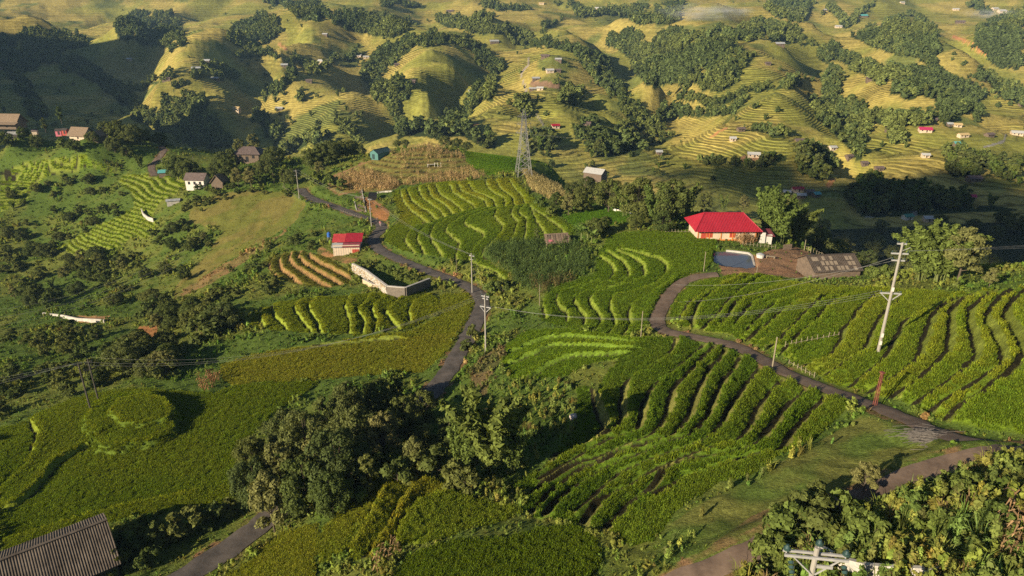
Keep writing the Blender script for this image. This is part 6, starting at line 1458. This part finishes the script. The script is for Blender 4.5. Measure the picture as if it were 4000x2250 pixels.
for k_, (nm, lab, bu, bv, tv, r_, mt) in enumerate([('wooden_post', 'thin post at the road bend behind the small red roofed house', 975, 578, 553, 0.05, M_PALEPOST), ('wooden_post', 'thin slanting stake on the grass bank above the knoll road', 1149, 692, 651, 0.05, M_PALEPOST), ('wooden_post', 'slim post left of the pond side terraces', 1357, 776, 715, 0.06, M_PALEPOST),
  ('concrete_post', 'pale post at the track junction below the pond side terraces', 1612, 849, 783, 0.08, M_PALEPOST), ('concrete_post', 'stout pale post beside the track below the right hill terraces', 1942, 930, 848, 0.10, M_PALEPOST), ('wooden_post', 'thin post at the field corner left of the pond', 1770, 683, 633, 0.07, M_PALEPOST), ('wooden_post', 'short post at the near right corner of the pond', 1903, 690, 668, 0.06, M_PALEPOST),
  ('wooden_post', 'tall corner post of the yard fence', 2023, 630, 603, 0.08, M_PALEPOST), ('antenna_mast', 'thin white mast between the white walled house and the big tree', 492, 436, 394, 0.06, M_POLE), ('wooden_post', 'leaning pole beside the village path at upper left', 408, 412, 386, 0.06, M_POLE), ('wooden_post', 'thin pale cane on the grass of the mound field', 722, 1330, 1316, 0.03, M_PALEPOST)]):
    pole('s%d' % k_, nm, lab, bu, bv, tv, r_, r_ * 0.8, mt, cat='post', n=6)
# red lattice post
p = hit1(2200, 1022, ymax=340); hh = pole_h(p, 937); e = empty('lattice_post', tuple(p), R(20), 'slim rusty red lattice post at the track edge', 'post')
for sx, sy in ((-1, -1), (1, -1), (1, 1), (-1, 1)): MB().bar((sx * .13, sy * .13, -0.4), (sx * .08, sy * .08, hh), 0.035, n=4).build('leg', M_RUST, e)
for k in range(7):
    z0 = hh * k / 7; z1 = hh * (k + 1) / 7; s = 1 if k % 2 else -1
    MB().bar((-s * .12, -.12, z0), (s * .11, -.11, z1), 0.022, n=4).bar((-s * .12, .12, z0), (s * .11, .11, z1), 0.022, n=4).build('brace', M_RUST, e)
MB().box((0, 0, hh), (0.4, 0.4, 0.08)).build('cap', M_RUST, e)
M_PYLON = flat('dull grey steel', (0.27, 0.26, 0.25), 0.6, var=0.15)
# pylon
p = hit1(1317, 443, ymax=340); hh = pole_h(p, 274); e = empty('lattice_pylon', (p[0], p[1], p[2]), R(12), 'grey lattice steel pylon on the knoll above the rice terraces', 'pylon')
PYL = (p, hh)
def pw(z): return np.interp(z / hh, [0, 0.45, 0.74, 0.93, 1.0], [2.5, 1.35, 0.78, 0.52, 0.06])
lv_ = [0, 0.14, 0.27, 0.38, 0.48, 0.57, 0.65, 0.72, 0.79, 0.86, 0.93, 1.0]
cn = [(-1, -1), (1, -1), (1, 1), (-1, 1)]
for k, (sx, sy) in enumerate(cn):
    b = MB()
    for f0, f1 in zip(lv_[:-1], lv_[1:]): b.bar((sx * pw(f0 * hh), sy * pw(f0 * hh), f0 * hh - (0.6 if f0 == 0 else 0)), (sx * pw(f1 * hh), sy * pw(f1 * hh), f1 * hh), 0.10, n=4)
    b.build('leg', M_PYLON, e)
for f0, f1 in zip(lv_[:-2], lv_[1:-1]):
    for k in range(4):
        (ax, ay), (bx, by) = cn[k], cn[(k + 1) % 4]; w0, w1 = pw(f0 * hh), pw(f1 * hh)
        MB().bar((ax * w0, ay * w0, f0 * hh), (bx * w1, by * w1, f1 * hh), 0.055, n=4).build('brace', M_PYLON, e); MB().bar((bx * w0, by * w0, f0 * hh), (ax * w1, ay * w1, f1 * hh), 0.055, n=4).build('brace', M_PYLON, e)
        MB().bar((ax * w1, ay * w1, f1 * hh), (bx * w1, by * w1, f1 * hh), 0.055, n=4).build('strut', M_PYLON, e)
PARM = [(0.66, 1.7), (0.78, 1.6), (0.89, 1.5)]
for f, ln in PARM:
    for s in (-1, 1):
        w0 = pw(f * hh); o = MB().bar((s * w0, -w0, f * hh), (s * (w0 + ln), 0, f * hh + .1), 0.06, n=4).bar((s * w0, w0, f * hh), (s * (w0 + ln), 0, f * hh + .1), 0.06, n=4).bar((s * pw((f + .06) * hh), 0, (f + .06) * hh), (s * (w0 + ln), 0, f * hh + .1), 0.05, n=4).build('crossarm', M_PYLON, e)
        MB().bar((s * (w0 + ln), 0, f * hh + .05), (s * (w0 + ln), 0, f * hh - .9), 0.09, n=6).build('insulator', M_GLASSI, o)
def pyl(i, s):
    f, ln = PARM[i]; x = s * (pw(f * hh) + ln); c, sn = math.cos(R(12)), math.sin(R(12)); return np.array([PYL[0][0] + x * c, PYL[0][1] + x * sn, PYL[0][2] + f * PYL[1] - 0.9])
# near pole top at the lower right
tp = at_y(2052, 1398, 17.6); e = empty('insulator_pole', (tp[0], tp[1], tp[2]), R(-8), 'concrete pole top with steel crossarm and glass insulators at bottom right', 'pole')
gz = float(hgt(tp[0], tp[1])) - tp[2]
MB().bar((0, 0, gz - 0.5), (0, 0, 0.35), 0.17, 0.085, 10).build('shaft', M_POLE, e)
for y_ in (-0.11, 0.11): MB().box((0, y_, 0), (2.0, 0.06, 0.09)).build('crossarm', M_STEEL, e)
for x_ in (-0.92, 0.04, 0.92):
    z0 = 0.42 if abs(x_) < 0.5 else 0.1
    o = MB().bar((x_, 0, z0 - 0.15), (x_, 0, z0 + 0.12), 0.025, n=6).build('pin', M_STEEL, e)
    MB().bar((x_, 0, z0 + 0.06), (x_, 0, z0 + 0.13), 0.13, 0.12, 12).bar((x_, 0, z0 + 0.13), (x_, 0, z0 + 0.24), 0.10, 0.05, 12).build('insulator', M_GLASSI, o)
for x_ in (-0.8, 0.85):
    b = MB()
    for k in range(5): b.bar((x_, -0.2 - 0.12 * k, -0.15 - 0.09 * k), (x_, -0.27 - 0.12 * k, -0.2 - 0.09 * k), 0.10, 0.07, 10)
    b.build('strain_insulator', M_GLASSI, e)
for s in (-1, 1): MB().bar((s * 0.75, -0.1, 0), (0.05 * s, -0.1, -0.7), 0.03, n=4).build('brace', M_STEEL, e)
MB().box((0.3, -0.12, -0.32), (0.5, 0.05, 0.12)).build('bracket', M_STEEL, e)

def wire(label, a, b, sag, r=0.022, n=26):
    a = np.array(a, float); b = np.array(b, float); mb = MB(); prev = None
    for i in range(n + 1):
        t = i / n; q = a + (b - a) * t; q = q - np.array([0, 0, sag * 4 * t * (1 - t)])
        if prev is not None: mb.bar(tuple(prev - a), tuple(q - a), r, n=4)
        prev = q
    return tag(mb.build('power_line', M_WIRE, None, loc=tuple(a)), label, 'wire', 'power lines')
side = ('left', 'middle', 'right')
for s, nm in zip((-1, 0, 1), side):
    wire('%s wire from the tall pole to the upper right edge of the view' % nm, arm('tall', 1, s), np.array([150 + 3 * s, 112 + 2 * s, -30 + 0.8 * s]), 2.0, 0.009)
    wire('%s wire from the tall pole across to the central road pole' % nm, arm('tall', 3, s), arm('mid', 2, s), 3.0, 0.008)
    wire('%s wire from the pylon down over the valley at right' % nm, pyl(1, -1 if s < 0 else 1) + np.array([0, 0, 2.0 * s]), np.array([420 + 10 * s, 330, -66 + 7 * s]), 5, 0.035, 40)
    wire('%s wire from the dark poles out to the left edge' % nm, arm('d1', 0, s) if s else arm('d2', 0, 1), np.array([-115, 74 + 1.6 * s, -52 + 1.5 * s]), 1.2, 0.011)
    wire('%s wire from the dark poles to the central road pole' % nm, arm('d2', 0, 1 if s > 0 else -1) + np.array([0, 0, 0.5 * s]), arm('mid', 0, s), 4.2, 0.009, 34)
    wire('%s wire over the dark ravine at far left' % nm, at_y(-160, 815 + 22 * s, 150), at_y(470, 640 + 14 * s, 175), 4, 0.016, 30)
for s, nm in zip((-1, 1), ('near', 'far')):
    wire('%s wire between the two poles of the knoll road' % nm, arm('p3', 0, s), arm('p4', 0, s), 1.5, 0.015)
    wire('%s wire from the central road pole to the knoll road pole' % nm, arm('mid', 1, s), arm('p3', 0, s), 0.8, 0.015)
    wire('%s wire from the knoll pole round to the leaning white pole' % nm, arm('p4', 0, s), arm('p5', 0, s), 1.6, 0.015)
    wire('%s low service wire across the barn yard and pond' % nm, at_y(1700, 738 - 22 * s, 108), arm('tall', 2, s), 1.2, 0.014)
wire('stay wire of the tall pole', arm('tall', 1, 1), on(2310, 722), 0.05, 0.015)

# fences --------------------------------------------------------------
def fence(name, label, a, b, n, hh, mat, rails=2, wob=0.3):
    us = np.linspace(a[0], b[0], n); vs = np.linspace(a[1], b[1], n); P = hit(us, vs, ymax=344)
    e = empty(name, tuple(P[0]), 0, label, 'fence'); rs_ = random.Random(n)
    for q in P:
        d = q - P[0]; MB().bar((d[0], d[1], d[2] - 0.3), (d[0] + rs_.uniform(-.1, .1), d[1], d[2] + hh * rs_.uniform(0.8, 1.15)), 0.055, 0.045, 5).build('post', mat, e)
    for k in range(rails):
        b_ = MB()
        for q0, q1 in zip(P[:-1], P[1:]): b_.bar(tuple(q0 - P[0] + np.array([0, 0, hh * (0.4 + 0.45 * k)])), tuple(q1 - P[0] + np.array([0, 0, hh * (0.4 + 0.45 * k)])), 0.025, n=4)
        b_.build('rail', mat, e)
fence('yard_fence', 'post and rail fence along the right side of the earth yard', (2025, 630), (2094, 662), 11, 1.2, M_POST)
fence('field_fence', 'row of thin stakes behind the bright green pond side field', (1674, 586), (1796, 587), 16, 0.9, M_PALEPOST, 1)
fence('garden_fence', 'stake fence below the red roofed house garden', (1868, 617), (1950, 625), 10, 0.9, M_PALEPOST, 1)
fence('roadside_fence', 'grey roadside railing near the leaning white pole', (712, 473), (757, 505), 9, 0.9, M_PALEPOST, 2)
fence('verge_stakes', 'short white stakes along the road above the small red roofed house', (858, 532), (915, 552), 11, 0.7, M_PALEPOST, 1)
fence('hill_fence', 'thin stakes crossing the right hill terraces', (1975, 872), (2110, 846), 11, 0.8, M_PALEPOST, 1)
fence('track_stakes', 'small stakes at the field edge above the track', (1985, 915), (2048, 950), 7, 0.7, M_PALEPOST, 1)
h = empty('yard_gate', on(1980, 628), R(10), 'small brown plank gate at the back of the earth yard', 'gate')
for k in range(5): MB().box((-0.8 + 0.4 * k, 0, 0.6), (0.34, 0.06, 1.2)).build('plank', M_WOOD, h)
MB().box((0, 0.05, 0.9), (2.0, 0.05, 0.1)).build('rail', M_WOOD, h)
h = empty('wash_basin', on(1893, 632, 0.0, 4), 0, 'white tub standing beside the pond at the yard corner', 'tub')
pb = on(1912, 648); h.location = pb
MB().bar((0, 0, 0), (0, 0, 0.7), 0.7, 0.8, 14).build('tub', M_WHITE, h); MB().bar((0, 0, 0.7), (0, 0, 0.95), 0.8, 0.3, 14).build('cover', M_GREYTIN, h)
h = empty('bench', on(1938, 650), R(-25), 'low wooden bench lying in the earth yard', 'bench')
MB().box((0, 0, 0.45), (1.8, 0.5, 0.08)).build('seat', M_POST, h)
for x_ in (-0.7, 0.7): MB().box((x_, 0, 0.2), (0.1, 0.45, 0.44)).build('leg', M_POST, h)

# banana plants -------------------------------------------------------
def banana_mesh(seed):
    rs = np.random.default_rng(seed); V = []; Fc = []; lv = []
    for i in range(10):
        a = i * 2.4; d = np.array([math.cos(a), math.sin(a), 0]); sd = np.array([-d[1], d[0], 0]); pr = None; l = rs.random(); up = rs.uniform(0.9, 1.5)
        for k in range(6):
            t = k / 5; c = np.array([0, 0, 1.8]) + d * 1.9 * t + np.array([0, 0, up * math.sin(t * 2.2)]); w_ = 0.32 * math.sin(math.pi * min(0.95, t + 0.08)) + 0.03
            q = [c - sd * w_ - [0, 0, w_ * 0.35], c, c + sd * w_ - [0, 0, w_ * 0.35]]; j = len(V); V += q; lv += [l] * 3
            if k: Fc += [(j - 3, j - 2, j + 1, j), (j - 2, j - 1, j + 2, j + 1)]
    me = mesh_np('banana leaves', np.array(V), np.array(Fc), 4, attrs={'lv': np.array(lv)}); me.materials.append(M_BANANA)
    tm = MB().bar((0, 0, -0.4), (0, 0, 2.0), 0.16, 0.10, 8).mesh('banana stem'); tm.materials.append(M_CULM); return me, tm
BAN = banana_mesh(3)
for j, (u_, v_, s_, lab) in enumerate([(1462, 608, 1.2, 'banana plant left of the tree beside the middle shelter'), (1478, 604, 1.35, 'tallest banana plant beside the middle shelter'), (1488, 614, 1.0, 'small banana plant right of the middle shelter'), (618, 470, 1.0, 'leftmost banana plant below the hip roofed house'), (634, 472, 1.0, 'second banana plant below the hip roofed house'), (650, 472, 0.9, 'third banana plant below the hip roofed house'), (848, 448, 1.1, 'banana plant at the top of the dry corn slope'), (862, 442, 1.0, 'banana plant left of the green shed')]):
    e = empty('banana_plant', on(u_, v_), j * 1.3, lab, 'banana plant', 'banana plants'); e.scale = (s_, s_, s_)
    link('leaves', BAN[0], None, e); link('stem', BAN[1], None, e)

# people on the road --------------------------------------------------
def chain(name, joints, edges, radii, mat, parent, root=0):
    me = bpy.data.meshes.new(name); me.from_pydata(joints, edges, []); me.update()
    o = link(name, me, mat, parent); md = o.modifiers.new('skin', 'SKIN'); md.use_smooth_shade = True
    for v, r_ in zip(me.skin_vertices[0].data, radii): v.radius = (r_, r_)
    me.skin_vertices[0].data[root].use_root = True
    o.modifiers.new('sub', 'SUBSURF').levels = 1; o.modifiers['sub'].render_levels = 1
    return o
M_SKIN = flat('skin', (0.42, 0.25, 0.17), 0.7, var=0.05); M_HAIR = flat('black hair', (0.015, 0.012, 0.01), 0.6)
def person(label, p, rz, shirt, trousers, step=0.22):
    e = empty('person', p, rz, label, 'person')
    J = [(0, 0, .92), (0, 0, 1.15), (0, 0, 1.38), (0, .01, 1.48), (0, .03, 1.60), (0, .02, 1.70), (-.19, 0, 1.36), (-.25, .06, 1.10), (-.24, .16, .90), (.19, 0, 1.36), (.25, -.06, 1.10), (.24, .02, .88), (-.09, 0, .88), (-.10, step * .6, .50), (-.10, step * .5, .08), (-.10, step * .5 + .14, .03), (.09, 0, .88), (.10, -step * .2, .49), (.10, -step, .09), (.10, -step + .14, .03)]
    E_ = [(0, 1), (1, 2), (2, 3), (3, 4), (4, 5), (2, 6), (6, 7), (7, 8), (2, 9), (9, 10), (10, 11), (0, 12), (12, 13), (13, 14), (14, 15), (0, 16), (16, 17), (17, 18), (18, 19)]
    rad = [.13, .12, .14, .055, .095, .085, .06, .045, .035, .06, .045, .035, .09, .06, .042, .035, .09, .06, .042, .035]
    chain('body', J, E_, rad, M_SKIN, e)
    chain('shirt', [(0, 0, .90), (0, 0, 1.15), (0, 0, 1.37), (-.19, 0, 1.36), (-.25, .06, 1.10), (.19, 0, 1.36), (.25, -.06, 1.10)], [(0, 1), (1, 2), (2, 3), (3, 4), (2, 5), (5, 6)], [.15, .14, .155, .075, .06, .075, .06], shirt, e)
    chain('trousers', [(0, 0, .95), (-.09, 0, .86), (-.10, step * .6, .50), (-.10, step * .5, .14), (.09, 0, .86), (.10, -step * .2, .49), (.10, -step, .15)], [(0, 1), (1, 2), (2, 3), (0, 4), (4, 5), (5, 6)], [.145, .105, .075, .06, .105, .075, .06], trousers, e)
    chain('hair', [(0, 0, 1.66), (0, 0, 1.73)], [(0, 1)], [.10, .075], M_HAIR, e)
person('person in a pink top walking on the road behind the small house', on(957, 570), R(200), flat('pink shirt', (0.62, 0.25, 0.28), 0.9), flat('pale trousers', (0.4, 0.3, 0.3), 0.9))
person('person in dark clothes further up the road behind the small house', on(950, 561), R(20), flat('dark shirt', (0.04, 0.045, 0.06), 0.9), flat('dark trousers', (0.03, 0.03, 0.035), 0.9))

def motorbike(label, p, rz, mat):
    e = empty('motorbike', p, rz, label, 'motorbike')
    for x_ in (-0.62, 0.62):
        t = MB()
        for k in range(12):
            a0_, a1_ = 2 * math.pi * k / 12, 2 * math.pi * (k + 1) / 12
            t.bar((x_ + .27 * math.cos(a0_), 0, .3 + .27 * math.sin(a0_)), (x_ + .27 * math.cos(a1_), 0, .3 + .27 * math.sin(a1_)), 0.05, n=5)
        w_ = t.build('wheel', M_BLACK, e); MB().bar((x_, -.05, .3), (x_, .05, .3), 0.12, n=8).build('hub', M_STEEL, w_)
    MB().bar((-0.6, 0, .45), (0.1, 0, .5), 0.14, .16, 8).bar((0.1, 0, .5), (0.45, 0, .85), 0.15, .08, 8).build('body', mat, e)
    MB().box((-0.3, 0, .76), (0.75, 0.26, 0.12)).build('seat', M_BLACK, e)
    MB().bar((0.62, 0, .3), (0.42, 0, 1.0), 0.04).build('fork', M_STEEL, e); MB().bar((0.4, -.33, 1.02), (0.4, .33, 1.02), 0.03).build('handlebar', M_BLACK, e)
    MB().bar((0.5, 0, .9), (0.58, 0, .9), 0.09, .07, 8).build('headlight', M_WHITE, e)
motorbike('dark motorbike parked nearer the leaning white pole', on(776, 508), R(30), flat('dark blue paint', (0.02, 0.025, 0.05), 0.3))
motorbike('dark motorbike parked at the sunlit end of the roadside row', on(786, 514), R(15), flat('black paint', (0.02, 0.02, 0.02), 0.3))
# ------------------------------------------------------------------ farms of the far valley side
RC = {'w': M_WHITETIN, 'g': M_GREYTIN, 'b': M_BROWNR, 't': M_THATCH, 'r': M_RED, 'k': M_CRIMSON, 'T': M_TEALB, 'y': M_YELLOWR, 'G': M_GREENR}
FARH = [(325,152,15,'w','white shed alone in the shaded left valley'),(518,158,24,'g','upper farm with pale wall on the left spur'),(493,177,26,'g','farm with smoke haze on the left spur terraces'),(419,202,26,'b','grey roofed farm left of the left spur hedge'),(440,217,18,'b','small dark hut on the knoll below the spur hedge'),
(541,202,22,'g','farm with white gable in the trees of the left spur'),(544,188,14,'w','small white roof above the gabled farm on the left spur'),(593,278,24,'y','lone tan roofed shed in the shade below the left spur'),(812,159,30,'w','long pale farm above the hedge left of the twin sheds'),(715,168,20,'g','grey farm at the head of the left hedge'),(777,208,18,'b','dark hut with orange yard on the left terraces'),(703,278,22,'g','hut with white wall at the left foot of the broad rounded hill'),(818,90,16,'g','hut in trees near the top left of centre'),
(902,144,17,'w','left one of the twin white sheds'),(921,147,18,'w','right one of the twin white sheds'),(1243,108,28,'g','pale hip farm on the saddle above the central gully'),(1132,31,22,'b','farm near the top edge left of centre'),(1362,11,16,'y','tan shed at the top edge of the picture'),(1505,24,22,'w','white farm at the top edge right of centre'),(1372,146,26,'b','dark farm at the top of the village road'),(1405,154,20,'g','grey hut right of the top village farm'),
(1383,182,24,'w','white front shed in the middle of the village road'),(1404,181,16,'b','brown hut joined to the white village shed'),(1348,202,22,'g','grey farm on the bare yard of the village road'),(1340,228,22,'g','left one of the pair of tin sheds below the bare yard'),(1359,227,20,'w','right one of the pair of tin sheds below the bare yard'),(1397,323,24,'r','small red roofed house right of the pylon'),(1187,234,18,'w','left small shed in the central gully'),(1200,228,16,'w','right small shed in the central gully'),(1036,210,22,'b','dark farm hidden in trees right of the rounded hill'),
(1477,317,22,'b','brown hut at the foot of the deep gully'),(1618,50,18,'w','white shed in the upper wood right of centre'),(1658,389,18,'g','grey hut beyond the white tin sheds'),(998,166,14,'b','tiny hut at the left edge of the ridge hill'),(1962,115,28,'g','grey shed on the very top of the golden spur'),(1932,164,16,'b','dark hut high on the golden spur terraces'),(2192,203,28,'b','grey thatched farm on the terraces right of the golden spur'),(2076,248,16,'g','small hut in the trees right of the golden spur'),(2096,257,24,'b','brown farm in the trees right of the golden spur'),
(1897,396,36,'w','long white shed with orange yard at the foot of the golden spur'),(1864,331,22,'b','farm in bushes on the lower left of the golden spur'),(1844,355,18,'w','small white hut below the bushy farm'),(2014,362,34,'b','dark red farmstead at the right foot of the golden spur'),(2095,378,22,'w','white hut in front of the gully trees'),(2137,400,20,'b','brown hut below the gully trees'),(2212,430,24,'b','dark gabled hut on the green valley terraces'),(2175,417,18,'b','low dark hut left of the gabled valley hut'),
(2329,397,22,'w','white hut among the right valley terraces'),(2329,333,36,'k','crimson roofed farm in the right valley'),(2424,346,32,'y','white house with tan roof right of the crimson farm'),(2412,368,28,'T','teal roofed barn in the right valley'),(2560,341,32,'w','white house at the right edge of the valley road'),(2239,330,24,'b','brown farm left of the crimson farm'),(2410,320,22,'y','orange walled hut above the tan roofed house'),(2347,306,24,'b','long brown roof above the crimson farm'),(2490,345,26,'b','brown farm near the right valley road'),
(2452,457,40,'b','wide brown farm at the right edge of the lit valley'),(2450,423,18,'g','grey hut in the trees above the wide brown farm'),(2270,9,14,'w','white hut at the top edge far right'),(2405,26,18,'w','white hut near the top right'),(2504,25,20,'w','upper white house of the top right farm'),(2522,31,24,'w','lower long white house of the top right farm'),(2172,43,26,'T','teal roof near the top right'),(2110,70,20,'w','white farm in the upper right hollow'),(2080,28,18,'g','pale long shed left of the teal roof near the top'),(2417,59,26,'b','brown farm below the top right mist'),(2572,267,20,'b','brown hut at the right edge above the valley'),
(2007,483,34,'r','red roofed house of the shaded valley hamlet'),(2037,490,26,'b','brown roofed house right of the red one in the hamlet'),(2014,499,30,'g','grey roofed house in front of the red one in the hamlet'),(2054,496,18,'T','teal roofed hut at the right of the hamlet'),(1980,491,20,'g','grey hut at the left of the hamlet'),(2209,528,22,'G','green and white hut in the shaded ravine'),(2335,558,26,'w','white house in the shaded ravine'),(2284,553,28,'G','green roofed shed by the ravine road'),(2445,503,20,'k','magenta roofed hut in the shade at right'),(0,176,22,'b','brown roof at the left edge of the picture'),(2390,318,14,'g','tiny grey hut above the teal roofed barn')]
WALLC = {'w': M_CREAM, 'g': M_WOOD, 'b': M_WOOD, 't': M_WOOD, 'r': M_CREAM, 'k': M_CREAM, 'T': M_WOOD, 'y': M_CREAM, 'G': M_WHITE}
fa = np.array([(q[0], q[1]) for q in FARH], float); FP = hit(fa[:, 0], fa[:, 1], ymin=330)
rs_ = random.Random(21)
for (u_, v_, w_, k_, lab), q in zip(FARH, FP):
    dep = q[1] * CT - q[2] * ST; wd = max(3.6, w_ * dep / F * 0.78); dd = max(3.5, wd * rs_.uniform(0.5, 0.7)); hh_ = 1.7 + 0.03 * wd
    gable('farm_house', lab, (q[0], q[1] + dd * 0.3, q[2] + 0.2), R(rs_.uniform(-18, 18)), wd, dd, hh_, dd * 0.26, WALLC[k_], RC[k_], 'house' if w_ > 17 else 'hut', 0.5, True, None, False, 2 if w_ > 17 else 1, 3.0)

# ------------------------------------------------------------------ unseen cloud bank added behind the view, shaped to shade the valley floor at right
SHADE_D = np.array([(1655,426),(1700,416),(1760,414),(1900,424),(2010,444),(2060,474),(2110,480),(2200,464),(2330,476),(2450,490),(2600,500)], float)
_s = hit(SHADE_D[:, 0], SHADE_D[:, 1], ymin=300)
_near = np.array([(560,420,-98),(520,330,-98),(420,270,-100),(310,268,-104),(250,300,-104),(195,325,-104),(172,352,-100),(125,400,-98)], float)
SH = np.vstack([_s, _near]); CZ = 470.0
CP = SH + SUN * ((CZ - SH[:, 2]) / SUN[2])[:, None]
def shade_cloud():
    rs = np.random.default_rng(4); bm = bmesh.new(); poly = CP[:, :2]; n = 0; tries = 0
    while n < 150 and tries < 20000:
        tries += 1
        x_ = rs.uniform(poly[:, 0].min(), poly[:, 0].max()); y_ = rs.uniform(poly[:, 1].min(), poly[:, 1].max())
        if not in_poly(np.array([x_]), np.array([y_]), poly)[0]: continue
        d, _, _ = dist_poly(np.array([x_]), np.array([y_]), np.vstack([poly, poly[:1]]))
        r_ = float(np.clip(d[0] * 0.95, 7, 42))
        g = bmesh.ops.create_icosphere(bm, subdivisions=2, radius=r_)
        for v in g['verts']:
            k = 0.85 + 0.3 * float(vnoise(v.co.x / r_ * 2 + n, v.co.y / r_ * 2 + v.co.z / r_, 2)); v.co = v.co * k + Vector((x_, y_, CZ + rs.uniform(-5, 5))); 
        n += 1
    me = bpy.data.meshes.new('shade_cloud'); bm.to_mesh(me); bm.free()
    me.polygons.foreach_set('use_smooth', np.ones(len(me.polygons), bool))
    return tag(link('shade_cloud', me, flat('cloud white', (0.9, 0.9, 0.9), 1.0, var=0.03)), kind='structure')
shade_cloud()

# ------------------------------------------------------------------ haze and mist
def volume_mat(name, dens, col, noise=None, aniso=0.0):
    m = bpy.data.materials.new(name); m.use_nodes = True; N = m.node_tree.nodes; L = m.node_tree.links; N.clear()
    out = N.new('ShaderNodeOutputMaterial'); pv = N.new('ShaderNodeVolumePrincipled')
    pv.inputs['Color'].default_value = (*col, 1); pv.inputs['Density'].default_value = dens; pv.inputs['Anisotropy'].default_value = aniso
    L.new(pv.outputs[0], out.inputs['Volume'])
    if noise:
        tc = N.new('ShaderNodeTexCoord'); nz = N.new('ShaderNodeTexNoise'); nz.inputs['Scale'].default_value = noise; nz.inputs['Detail'].default_value = 4; L.new(tc.outputs['Object'], nz.inputs['Vector'])
        ln = N.new('ShaderNodeVectorMath'); ln.operation = 'LENGTH'; L.new(tc.outputs['Object'], ln.inputs[0])
        fo = N.new('ShaderNodeMapRange'); fo.inputs['From Min'].default_value = 1.0; fo.inputs['From Max'].default_value = 0.2; L.new(ln.outputs['Value'], fo.inputs['Value'])
        mr = N.new('ShaderNodeMapRange'); mr.inputs['From Min'].default_value = 0.42; mr.inputs['From Max'].default_value = 0.72; mr.inputs['To Max'].default_value = dens; L.new(nz.outputs['Fac'], mr.inputs['Value'])
        mu = mathn(N, 'MULTIPLY'); L.new(mr.outputs['Result'], mu.inputs[0]); L.new(fo.outputs['Result'], mu.inputs[1]); L.new(mu.outputs[0], pv.inputs['Density'])
    return m
hz = MB().box((0, 700, 55), (5300, 4100, 510)).build('haze', volume_mat('valley haze', 0.00009, (0.42, 0.68, 1.0)))
tag(hz, 'thin blue morning haze filling the whole valley', 'haze', None, 'stuff')

M_MIST = volume_mat('mist', 0.035, (0.95, 0.97, 1.0), 2.2)
for (u_, v_, sx, sy, sz, lab) in ((1775, 52, 75, 40, 13, 'white mist wisp over the upper terraces right of centre'), (2495, 46, 60, 35, 9, 'thin mist wisp below the top right farm')):
    q = hit1(u_, v_); bm = bmesh.new(); bmesh.ops.create_icosphere(bm, subdivisions=3, radius=1.0); me = bpy.data.meshes.new('mist'); bm.to_mesh(me); bm.free()
    o = link('mist_patch', me, M_MIST, None, (q[0], q[1], q[2] + sz * 0.8)); o.scale = (sx, sy, sz); o.rotation_euler = (0, 0, 0.2)
    tag(o, lab, 'mist', None, 'stuff')
